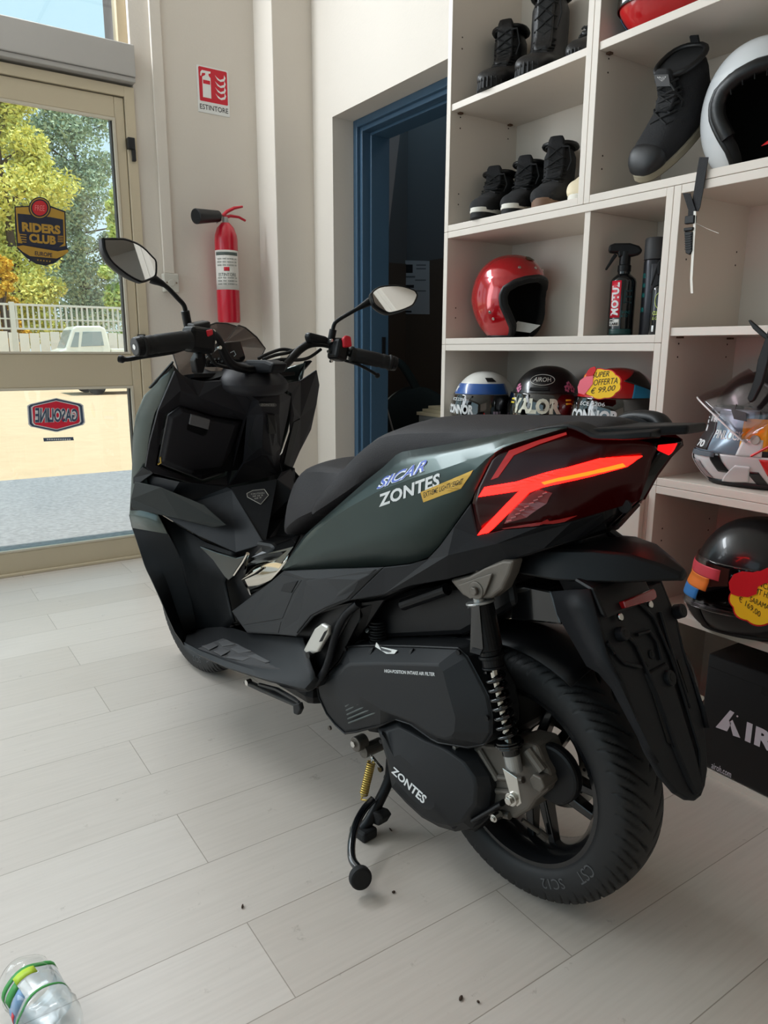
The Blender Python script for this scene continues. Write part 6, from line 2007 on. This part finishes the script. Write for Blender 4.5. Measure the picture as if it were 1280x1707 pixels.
redl = wrap('red_label', curved(bx_, by_, R0, vdir-sgn*.98, vdir-sgn*.12, ZS+.048, ZS+.145), mat('red_label_print', (206, 26, 52), .35), bb)
cyl_text('MOTUL', -.88, -.24, .054, .140, prw, redl, vertical=True, extra=.05)
wl = wrap('white_label', curved(bx_, by_, R0, vdir-sgn*.98, vdir-sgn*.12, ZS+.026, ZS+.044), mat('white_label_print', (214, 214, 210), .4), bb)
cyl_text('CARE', -.9, -.2, .028, .035, pen, wl, extra=.04)
cyl_text('MC', -.9, -.5, .037, .043, pen, wl, extra=.02)
teal = mat('teal_print', (26, 96, 100), .4)
cyl_text('SHINE', .0, .66, .058, .066, teal, bb)
cyl_text('& GO', .0, .50, .049, .056, teal, bb)
cyl_text('E', .1, .75, .085, .120, mat('faint_teal_print', (22, 52, 56), .4), bb)
wrap('teal_band', curved(bx_, by_, R0, vdir-sgn*.98, vdir+sgn*.98, ZS+.002, ZS+.018), mat('dark_teal_print', (18, 58, 56), .35), bb)
# tall aerosol can
ax_, ay_ = 1.755, on(1081, 540, 0, 1.755).y-.004
ac = thing('aerosol_can', 'tall black aerosol can with grey cap, behind the small bottle', 'aerosol can', (ax_, ay_, ZS))
g = G()
vlathe(g, ax_, ay_, ZS, [(.026, 0), (.0275, .003), (.0275, .192), (.025, .198), (.022, .202)])
cb_ = g.build('can_body', mat('dark_metal_can', (50, 50, 54), .3, .6), ac, smooth=40)
g = G()
vlathe(g, ax_, ay_, ZS+.198, [(.0285, 0), (.0285, .050), (.026, .055), (0, .056)])
g.build('cap', mat('matte_grey_cap', (52, 51, 52), .55), ac, smooth=40)
vd2 = math.atan2(-ay_, -ax_)
for z0 in (.062, .10, .125, .15):
    cyl_text('MOTUL' if z0 == .15 else 'CHAIN', -1.25, -.75, z0, z0+.012, mat('bright_teal_print', (24, 138, 134), .4), cb_, cx=ax_, cy=ay_, r=.0275, vd=vd2)
wrap('grey_panel', curved(ax_, ay_, .0275, vd2-sgn*.25, vd2+sgn*.8, ZS+.11, ZS+.185), mat('grey_text_panel', (70, 70, 74), .4), cb_)
# small bottle in front
sx_, sy_ = 1.70, on(1093, 545, 0, 1.70).y-.006
b2 = thing('spray_bottle', 'small black spray bottle with yellow-green lettering beside the upright', 'spray bottle', (sx_, sy_, ZS))
g = G()
vlathe(g, sx_, sy_, ZS, [(.021, 0), (.0225, .003), (.0225, .112), (.019, .122), (.009, .128), (.009, .150)])
bb2 = g.build('bottle_body', mat('gloss_black_bottle', (14, 16, 18), .2, coat=.3), b2, smooth=40)
o2 = V3((sx_, sy_, ZS+.150))
hp = [o2+rt*a+V3((0, 0, z)) for a, z in ((-.012, 0), (-.014, .030), (-.006, .040), (.02, .040), (.02, .022), (.010, .0))]
G().prism([p-ft_v*.008 for p in hp], ft_v*.016).build('spray_head', blk, b2, bevel=.003)
tr = [o2+rt*a+V3((0, 0, z)) for a, z in ((-.010, .016), (-.022, -.026), (-.026, -.024), (-.014, .026))]
G().prism([p-ft_v*.004 for p in tr], ft_v*.008).build('trigger', blk, b2, bevel=.001)
vd3 = math.atan2(-sy_, -sx_)
lime = mat('lime_print', (186, 200, 96), .4)
cyl_text('CLEAN', -.7, .35, .050, .060, lime, bb2, cx=sx_, cy=sy_, r=.0225, vd=vd3, extra=.03)
cyl_text('& GO', -.7, .1, .038, .046, lime, bb2, cx=sx_, cy=sy_, r=.0225, vd=vd3)
fnr = curved(sx_, sy_, .0232, vd3-.6, vd3+.6, ZS+.066, ZS+.106)
rg = [fnr(.5+.45*math.cos(2*PI*i/24), .5+.5*math.sin(2*PI*i/24))[0] for i in range(25)]
G().tube(rg, .0008, 6, caps=False).build('drop_emblem', lime, bb2)
wrap('white_mark', curved(sx_, sy_, .0225, vd3-sgn*.75, vd3-sgn*.5, ZS+.008, ZS+.024), prw, bb2)

# ------------------------------------------------------------------ black carton with the white brand name
bxX = 1.628
yl_, yr_ = .955, .555
zb_, zt_ = .0205, .320
cb = thing('carton', 'black cardboard box with large white lettering in the lowest compartment', 'box', (bxX, .75, zb_))
ctm = mat('black_printed_card', (18, 17, 19), .32, var=.15, vscale=10)
G().box((bxX, yr_, zb_), (1.91, yl_, zt_)).build('box_body', ctm, cb, bevel=.003)
G().box((bxX-.0008, yr_+.02, zt_-.035), (bxX+.001, yl_-.002, zt_-.033)).build('flap_seam', mat('dark_hole', (20, 19, 18), .8), cb)
def bq(y0, z0, y1, z1):
    return [V3((bxX, y0, z0)), V3((bxX, y1, z0)), V3((bxX, y1, z1)), V3((bxX, y0, z1))]
lil = mat('pale_lilac_print', (206, 198, 206), .5)
bz = lambda px, py: on(px, py, 0, bxX)
a0_ = [bz(x, y) for x, y in ((1194, 1226), (1206, 1229), (1209, 1219), (1226, 1190), (1216, 1185))]
G().prism([bz(*q) for q in ((1193, 1212), (1212, 1219), (1219, 1206), (1215, 1201), (1224, 1188), (1217, 1184))], (-.001, 0, 0)).build('lettering', lil, cb)
G().prism([bz(*q) for q in ((1216, 1203), (1221, 1200), (1234, 1230), (1222, 1226))], (-.001, 0, 0)).build('lettering', lil, cb)
c_ = bz(1229, 1194)
G().cyl(c_, c_-V3((.001, 0, 0)), .0022, n=12).build('lettering', lil, cb)
zz0, zz1 = bz(1245, 1236).z, bz(1245, 1203).z
text_quad('lettering', 'I', bq(bz(1242, 1230).y, zz0, bz(1252, 1230).y, zz1), lil, cb, extra=.02)
text_quad('lettering', 'ROH', bq(bz(1258, 1230).y, zz0, bz(1258, 1230).y-.150, zz1), lil, cb, extra=.05)
text_quad('web_lettering', 'airoh.com', bq(bz(1185, 1285).y, bz(1185, 1280).z, bz(1219, 1290).y, bz(1185, 1269).z), lil, cb, extra=.01)
G().prism([bz(*q) for q in ((1271, 1143), (1290, 1152), (1290, 1166), (1268, 1156))], (-.001, 0, 0)).build('hand_hole', mat('dark_hole', (20, 19, 18), .8), cb)

# ------------------------------------------------------------------ fire extinguisher, its sign, trunking, socket
W_Y = DY
exx = (on(360, 450, 1, W_Y-.075).x+on(397, 450, 1, W_Y-.075).x)/2
exr = (on(397, 450, 1, W_Y-.075).x-on(360, 450, 1, W_Y-.075).x)/2*.96
ez0, ez1 = on(380, 538, 1, W_Y-.075).z, on(377, 372, 1, W_Y-.075).z
ex = thing('fire_extinguisher', 'red fire extinguisher with black horn hung on the white wall', 'fire extinguisher', (exx, W_Y-.075, ez0))
exred = mat('extinguisher_red', (196, 20, 46), .3, coat=.5)
g = G()
Hh = ez1-ez0
vlathe(g, exx, W_Y-.075, ez0, [(exr*.92, 0), (exr, .012), (exr, Hh*.83), (exr*.95, Hh*.88), (exr*.75, Hh*.95), (exr*.45, Hh*.99), (exr*.38, Hh)], 36)
cyl = g.build('cylinder', exred, ex, smooth=40)
vde = math.atan2(-(W_Y-.075), -exx)
lz0, lz1 = on(380, 484, 1, W_Y-.075).z-ez0, on(380, 419, 1, W_Y-.075).z-ez0
sg2 = sgn
lab_ = wrap('paper_label', curved(exx, W_Y-.075, exr, vde-1.35, vde+1.35, ez0+lz0, ez0+lz1), mat('extinguisher_label', (222, 218, 212), .5), cyl, n=20)
vg = mat('grey_green_print', (84, 94, 90), .5)
def ext_text(s_, a, b, z0, z1, m, **k):
    base = curved(exx, W_Y-.075, exr, vde-a, vde-b, ez0+lz0+(lz1-lz0)*z0, ez0+lz0+(lz1-lz0)*z1)
    if (base(1, 0)[0]-base(0, 0)[0]).x < 0:
        base = curved(exx, W_Y-.075, exr, vde+a, vde+b, ez0+lz0+(lz1-lz0)*z0, ez0+lz0+(lz1-lz0)*z1)
    return text_map('label_lettering', s_, base, m, lab_, lift=.0018, **k)
wrap('label_header', curved(exx, W_Y-.075, exr+.0006, vde-1.1, vde+1.1, ez0+lz0+(lz1-lz0)*.87, ez0+lz0+(lz1-lz0)*.95), vg, lab_)
for z in (.76, .68, .60, .28, .20, .12):
    ext_text('IIIIII IIII IIIIIIII III', -.9, .9, z, z+.035, vg)
ext_text('ESTINTORE', -.8, .8, .34, .42, vg)
wrap('red_mark', curved(exx, W_Y-.075, exr+.0008, vde-.28, vde+.2, ez0+lz0+(lz1-lz0)*.47, ez0+lz0+(lz1-lz0)*.57), exred, lab_)
eY = W_Y-.075
E_ = lambda x, y, dy=0: on(x, y, 1, eY+dy)
G().cyl(E_(376, 372), E_(375, 362), .017, .014, n=20).build('valve', silver, ex, bevel=.002)
G().tube([E_(369, 366), E_(362, 372), E_(366, 360)], .006, 8).build('hose_joint', silver, ex)
hn = G().cyl(E_(364, 360.5), E_(326, 360.5, -.05), .027, .036, n=28).build('discharge_horn', mat('horn_black', (18, 19, 22), .4), ex, bevel=.003)
a_, b_ = E_(326, 360.5, -.05), E_(364, 360.5)
dd = (a_-b_).normalized()
G().cyl(a_+dd*.0002, a_+dd*.001, .031, n=28).build('horn_mouth', lin_b, hn)
G().tube([E_(371, 360), E_(378, 353), E_(390, 347), E_(404, 344.5)], [.011, .011, .010, .007], 10, flat=.8).build('carry_handle', exred, ex, smooth=60)
G().tube([E_(373, 363), E_(384, 360), E_(398, 362), E_(409, 368)], [.011, .010, .008, .007], 10, flat=.8).build('squeeze_lever', exred, ex, smooth=60)
G().box((exx-.02, eY+.01, ez0+Hh*.80), (exx+.02, W_Y+.0, ez0+Hh*.86)).build('wall_bracket', silver, ex)
# sign
sq = [(327, 107), (378, 117.5), (381.5, 194), (330.5, 186)]
sx0, sx1 = on(327, 107, 1, W_Y).x, on(380, 120, 1, W_Y).x
sz1, sz0 = on(327, 107, 1, W_Y).z, on(330, 186, 1, W_Y).z
sgn_t = thing('safety_sign', 'red and white fire extinguisher sign reading ESTINTORE on the wall', 'sign', ((sx0+sx1)/2, W_Y, sz0))
sw, sh_ = sx1-sx0, sz1-sz0
def sg_(a, b):
    return V3((sx0+sw*a, W_Y-.003, sz0+sh_*b))
G().box((sx0, W_Y-.003, sz0), (sx1, W_Y, sz1)).build('sign_plate', mat('sign_white', (226, 226, 224), .4), sgn_t, bevel=.001)
sr = mat('safety_red', (200, 22, 44), .45)
def spl(name, pts, m, t=.0006, lift=0):
    return G().prism([sg_(a, b)+V3((0, -lift, 0)) for a, b in pts], (0, -t, 0)).build(name, m, sgn_t)
spl('red_field', [(.06, .26), (.08, .245), (.92, .245), (.95, .26), (.95, .95), (.92, .97), (.08, .97), (.05, .95)], sr)
ww = mat('sign_white', (226, 226, 224), .4)
spl('extinguisher_symbol', [(.16, .33), (.42, .33), (.42, .76), (.36, .81), (.36, .85), (.42, .86), (.43, .90), (.30, .90), (.16, .90), (.11, .86), (.10, .78), (.13, .77), (.16, .84), (.26, .85), (.26, .81), (.16, .76)], ww, lift=.0006)
spl('symbol_stripe', [(.18, .62), (.40, .62), (.40, .70), (.18, .70)], sr, lift=.0012)
for k in range(4):
    z = .30+k*.13
    spl('flame_symbol', [(.56, z+.16), (.64, z+.07), (.74, z+.04), (.86, z+.07), (.90, z+.14), (.86, z+.20), (.84, z+.12), (.72, z+.08), (.62, z+.12)], ww, lift=.0006)
text_quad('lettering', 'ESTINTORE', [sg_(.05, .07), sg_(.95, .07), sg_(.95, .18), sg_(.05, .18)], mat('black_print', (30, 30, 32), .5), sgn_t, extra=.01, lift=.0004)
# cable trunking and its box
tx0, tx1 = 1.219, 1.270
struct(G().box((tx0, W_Y-.018, on(270, 455, 1, W_Y).z), (tx1, W_Y, 3.3)).build('trim_5', wallm, bevel=.002))
sk = thing('junction_box', 'small grey-white wall switch box under the cable trunking', 'switch box', (1.25, W_Y, 1.34))
bx0_, bx1_ = on(272, 460, 1, W_Y-.03).x, on(297, 460, 1, W_Y-.03).x
bz0_, bz1_ = on(285, 487, 1, W_Y-.03).z, on(285, 456, 1, W_Y-.03).z
G().box((bx0_, W_Y-.04, bz0_), (bx1_, W_Y, bz1_)).build('box', mat('aged_white_plastic', (200, 196, 186), .5), sk, bevel=.004)
xm, zm_ = (bx0_+bx1_)/2, (bz0_+bz1_)/2
G().cyl((xm, W_Y-.0395, zm_), (xm, W_Y-.044, zm_), .016, n=24).build('knob', mat('aged_white_plastic', (200, 196, 186), .5), sk, bevel=.001)
for dx in (-.024, .024):
    G().cyl((xm+dx, W_Y-.0395, zm_), (xm+dx, W_Y-.0415, zm_), .004, n=10).build('screw', mat('brown_screw', (120, 100, 84), .5), sk)

# ------------------------------------------------------------------ stickers on the door panes
GYP = DY+.026
def gp_(x, y):
    return on(x, y, 1, GYP)
def stick(t, name, pts, m, lift=0):
    return plate(name, [gp_(*q) for q in pts], m, t, t=.0004, lift=lift)
def stext(t, s_, q4, m, lift=.001, **k):
    return text_quad('lettering', s_, [gp_(*q) for q in q4], m, t, lift=lift, **k)
st1 = thing('door_sticker', 'navy and gold shield sticker on the upper pane of the glass door', 'sticker', tuple(gp_(70, 440)))
goldp = mat('sticker_gold', (176, 136, 52), .5)
navy = mat('sticker_navy', (34, 38, 56), .5)
stick(st1, 'shield_edge', [(24, 344), (48, 343), (56, 333), (66, 329), (76, 332), (84, 343), (109, 352), (111, 410), (115, 418), (104, 428), (92, 438), (76, 443), (60, 440), (44, 430), (28, 414), (28, 408), (25, 375)], navy)
stick(st1, 'shield_gold', [(26, 346), (50, 345), (84, 346), (107, 354), (109, 410), (96, 412), (30, 405), (28, 375)], goldp, .0006)
stick(st1, 'shield_field', [(29, 356), (50, 358), (84, 362), (105, 366), (106, 406), (94, 415), (38, 408), (31, 385)], navy, .0012)
stick(st1, 'ribbon', [(28, 411), (38, 409), (96, 419), (113, 416), (114, 420), (104, 427), (94, 431), (50, 427), (38, 420)], goldp, .0014)
stick(st1, 'lower_field', [(52, 429), (92, 433), (84, 438), (74, 441), (62, 438)], mat('sticker_dark', (44, 42, 44), .5), .0010)
def ring_px(c, r, n=28, k=1.0):
    return [(c[0]+r*math.cos(2*PI*i/n), c[1]+r*k*math.sin(2*PI*i/n)) for i in range(n)]
stick(st1, 'seal_edge', ring_px((66, 347), 18.5), navy, .0018)
stick(st1, 'seal_gold', ring_px((66, 347), 16.5), goldp, .0024)
stick(st1, 'seal_ring', ring_px((66, 347), 14.8), navy, .0030)
stick(st1, 'seal_red', ring_px((66, 347), 12.5), mat('sticker_red', (196, 40, 48), .5), .0036)
stext(st1, 'FREE', [(58, 351), (74, 352), (74, 343), (58, 342)], mat('sticker_pale_red', (232, 130, 130), .5), .0046)
stext(st1, 'RIDERS', [(37, 386), (101, 391), (100, 376), (36, 370)], goldp, .0020, extra=.05)
stext(st1, 'CLUB', [(49, 404), (93, 408.5), (93, 393.5), (48, 389)], goldp, .0020, extra=.05)
stext(st1, 'EUROPE', [(58, 425.5), (87, 429), (87, 422), (58, 418.5)], navy, .0022, extra=.02)
for k in range(4):
    stick(st1, 'stripe', [(33, 390+k*4), (44, 391.2+k*4), (44, 392.6+k*4), (33, 391.4+k*4)], goldp, .0020)
    stick(st1, 'stripe', [(96, 393+k*3), (105, 393.5+k*3), (105, 394.8+k*3), (96, 394.3+k*3)], goldp, .0020)
for k in range(5):
    c = (63+k*5, 433.5+k*.6)
    stick(st1, 'star', [(c[0]+(1.7 if i % 2 == 0 else .8)*math.sin(i*PI/5), c[1]-(1.7 if i % 2 == 0 else .8)*math.cos(i*PI/5)) for i in range(10)], goldp, .0018)
st2 = thing('door_sticker', 'red hexagon sticker with reversed lettering on the lower door pane', 'sticker', tuple(gp_(93, 720)))
wst = mat('sticker_white', (226, 226, 228), .5)
bst = mat('sticker_blue_grey', (66, 82, 108), .5)
rst = mat('sticker_bright_red', (220, 36, 62), .5)
def hexa(k):
    c = (93.5, 692)
    o = [(46.5, 676), (93.5, 664.5), (138, 674), (141, 706), (95, 720), (49, 709)]
    o = [(46, 677), (50, 674), (93.5, 664), (134, 673), (138, 676), (141, 704), (138, 708), (96, 719.5), (92, 719.5), (52, 711), (48, 707)]
    return [(c[0]+(x-c[0])*k, c[1]+(y-c[1])*k) for x, y in o]
stick(st2, 'white_edge', hexa(1.02), wst)
stick(st2, 'blue_border', hexa(.97), bst, .0006)
stick(st2, 'white_line', hexa(.88), wst, .0012)
stick(st2, 'red_field', hexa(.83), rst, .0018)
stext(st2, 'GASOLINE', [(130, 703), (58, 705), (58, 679), (130, 681)], wst, .0028, extra=.10)
stext(st2, 'GASOLINE', [(129.5, 702.5), (58.5, 704.5), (58.5, 679.5), (129.5, 681.5)], bst, .0036, extra=.02)
stick(st2, 'banner', [(72, 730), (122, 728.5), (123, 734), (73, 736)], bst, .0006)
for k in range(11):
    x = 78+k*3.7
    stick(st2, 'banner_mark', [(x, 731.4), (x+2.4, 731.3), (x+2.4, 733.6), (x, 733.7)], wst, .0012)

# ------------------------------------------------------------------ back room: papers, bag, stack of boards, stick
def paper(label, x0, y0, x1, y1, marks):
    t = thing('notice', label, 'paper', tuple(on(x0, y1, 0, BRX-.014)), 0, 'notices in the back room')
    X = BRX-.014
    plate('sheet', [on(x0, y0, 0, X), on(x1, y0+1, 0, X), on(x1, y1+1, 0, X), on(x0, y1, 0, X)], mat('notice_paper', (196, 198, 204), .7), t, t=.0008)
    for a, b, c, d_, m in marks:
        plate('print', [on(a, b, 0, X), on(c, b, 0, X), on(c, d_, 0, X), on(a, d_, 0, X)], m, t, t=.0004, lift=.001)
ink = mat('notice_ink', (40, 42, 46), .7)
gink = mat('notice_grey_ink', (120, 122, 128), .7)
oink = mat('notice_orange_ink', (196, 100, 80), .7)
paper('notice sheet with orange bar and green header, left of two', 634, 436, 668, 500, [(638, 444, 660, 446, mat('notice_green_ink', (60, 110, 100), .7)), (661, 448, 667, 475, oink), (644, 456, 650, 460, ink), (646, 462, 652, 466, ink), (638, 470, 658, 472, oink)])
paper('notice sheet with small black pictures, right of two', 671, 434, 716, 523, [(674, 441, 688, 455, ink), (674, 460, 692, 463, gink), (674, 475, 690, 480, ink), (674, 518, 686, 521, ink), (694, 441, 710, 443, gink), (694, 447, 710, 449, gink), (692, 466, 710, 468, gink), (692, 484, 710, 486, gink)])
cab = thing('side_cabinet', 'low grey cabinet just inside the dark doorway', 'cabinet', (2.62, 3.3, 0))
cz = on(700, 692, 0, 2.60).z
ya, yb = on(698, 690, 0, 2.60).y, 2.75
gcab = mat('grey_cabinet', (140, 142, 142), .5)
G().box((2.60, yb, .02), (2.95, ya, cz)).build('cabinet_body', gcab, cab, bevel=.004)
G().box((2.592, yb+.02, .06), (2.60, ya-.02, cz-.03)).build('cabinet_door', gcab, cab, bevel=.003)
G().box((2.62, yb+.03, 0), (2.93, ya-.03, .02)).build('plinth', dark, cab)
for k in range(3):
    bo = thing('board', ['lowest', 'middle', 'topmost'][k]+' cream board of the small stack in the dark doorway', 'board', (2.7, 3, cz+k*.0185), 0, 'cream boards')
    bo.location = (2.72, (ya+yb)/2, cz+k*.0185+.0002)
    G().box((2.595+k*.02, yb+.02, cz+k*.0185+.0003), (2.90, ya-.004-k*.03+.02, cz+(k+1)*.0185)).build('board_sheet', mat('cream_card_edge', (206, 192, 162), .7), bo, bevel=.001)
bag = thing('bag', 'large dark slumped bag in the unlit back room', 'bag', (3.2, 4.4, 0))
g = G()
bx3 = 3.3
cpt = [(600, 640), (640, 612), (660, 632), (680, 645), (700, 648), (720, 636), (735, 636)]
def bagring(z, s):
    out = []
    for k in range(20):
        t = 2*PI*k/20
        out.append(V3((3.25+.22*s*math.cos(t)*(1+.12*math.sin(3*t)), 4.35+.55*s*math.sin(t)*(1+.10*math.sin(2*t+z*9)), z+.05*math.sin(2*t)*s)))
    return out
g.loft([bagring(z, s) for z, s in ((.0+.03, .85), (.2, 1.02), (.45, 1.05), (.62, .92), (.74, .6), (.80, .25))])
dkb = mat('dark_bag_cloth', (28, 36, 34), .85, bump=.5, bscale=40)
g.build('bag_body', dkb, bag, smooth=60, sub=1)
G().tube(spline([V3((3.2, 4.72, .66)), V3((3.15, 4.8, .86)), V3((3.2, 4.55, .98)), V3((3.22, 4.3, .76))], 6), .035, 10, flat=.6).build('bag_handle', dkb, bag, smooth=60)
sk_ = thing('stick', 'thin grey stick leaning in the dark back room', 'stick', tuple(on(656, 722, 0, 2.75)))
pp0, pp1 = on(640, 663, 0, 2.75), on(656, 722, 0, 2.75)
ext = pp0+(pp1-pp0)*((pp0.z-.006)/(pp0.z-pp1.z))
sk_.location = (ext.x, ext.y, 0)
G().tube([pp0+(pp0-pp1)*.35, ext], .006, 8).build('shaft', mat('grey_stick', (150, 146, 142), .5), sk_)

# ------------------------------------------------------------------ plastic bottle on the floor, crumbs
bt = thing('plastic_bottle', 'crushed clear plastic water bottle with green label lying on floor', 'bottle', (.09, 1.2, 0))
p0, p1 = on(36, 1622, 2, .042), on(100, 1716, 2, .042)
axd = (p1-p0).normalized()
p0 = p0-axd*.0
xv, yv, zv = basis(axd)
rnd = random.Random(5)
def bottle_ring(d, r, j=0):
    out = []
    for k in range(32):
        t = 2*PI*k/32
        rr = r*(1+.05*math.sin(3*t+j*1.7)+.03*math.sin(5*t-j))
        q = p0+axd*d+xv*(rr*math.cos(t))+yv*(rr*math.sin(t))
        q.z = max(q.z*.92, .0012)
        out.append(q)
    return out
rings = []
R1_ = .040
for i, (d, r) in enumerate([(-.012, .012), (-.010, .024), (-.004, .034), (.006, .039), (.02, .040), (.026, .037), (.032, .040), (.044, .040), (.050, .037), (.056, .040), (.075, .0405), (.095, .0405), (.102, .037), (.109, .0405), (.118, .037), (.125, .040), (.14, .038), (.16, .032), (.18, .024), (.2, .014), (.215, .013), (.235, .013)]):
    rings.append(bottle_ring(d, r, i*.35))
petm = glassy('clear_pet', (.96, .972, .972), .036, .12)
bo_ = G().loft(rings, caps=True).build('bottle_shell', petm, bt, smooth=60)
def lblring(ds, k=1.012):
    return [[c_.lerp(q, k) for q in r_] for r_, c_ in ((bottle_ring(d, .0405, d*20), p0+axd*d) for d in ds)]
G().loft(lblring([.030, .045, .062, .080, .096], 1.02), caps=False).build('label_film', glassy('pale_label_film', (.80, .86, .90), .08, .2), bo_, smooth=60)
gm = mat('label_green', (60, 150, 70), .5)
lm = mat('label_lime', (190, 220, 60), .5)
bm_ = mat('label_blue', (120, 160, 200), .5)
rm_ = mat('label_red', (214, 60, 70), .5)
def lpatch(name, d0, d1, k0, k1, m, kk=1.035):
    rws = [[(p0+axd*d).lerp(bottle_ring(d, .0405, d*20)[k % 32], kk) for k in range(k0, k1+1)] for d in (d0, (d0+d1)/2, d1)]
    G().loft(rws, closed=False).build(name, m, bo_, smooth=60, solid=.0004, off=1)
# find the label ring positions that face the camera
best = max(range(32), key=lambda k: (bottle_ring(.06, .04)[k]-(p0+axd*.06)).dot((CAM_O-p0).normalized()))
lpatch('green_band', .030, .040, best-9, best+9, gm)
lpatch('lime_leaf', .036, .054, best-3, best+1, lm, 1.05)
lpatch('green_leaf', .044, .060, best+1, best+5, gm, 1.05)
lpatch('blue_field', .058, .084, best+1, best+7, bm_)
lpatch('red_mark', .070, .080, best+5, best+8, rm_, 1.05)
lpatch('green_band', .090, .095, best-9, best+9, gm)
for k, (x, y, lx, ly, lab_c) in enumerate(((656, 1487, .004, .003, 'dark curled crumb on the floor beside the stand pedal'), (768, 1664, .006, .003, 'brown leaf scrap on the floor, bottom centre'), (404, 1511, .006, .002, 'brown scrap on the floor left of the stand pedal'), (651, 1383, .007, .0012, 'dark shred on the floor behind the centre stand'), (797, 1670, .0028, .002, 'tiny dark pellet right of the brown leaf scrap'))):
    p = on(x, y, 2, .002)
    g = G()
    g.ball((0, 0, 0), 1, 10, (lx, ly, .0022), Matrix.Rotation(.5*k, 3, 'Z'))
    o = g.build('floor_crumb', mat('brown_debris', (70, 54, 44), .9), smooth=60)
    o.location = (p.x, p.y, .0024)
    tag(o, lab_c, 'debris')
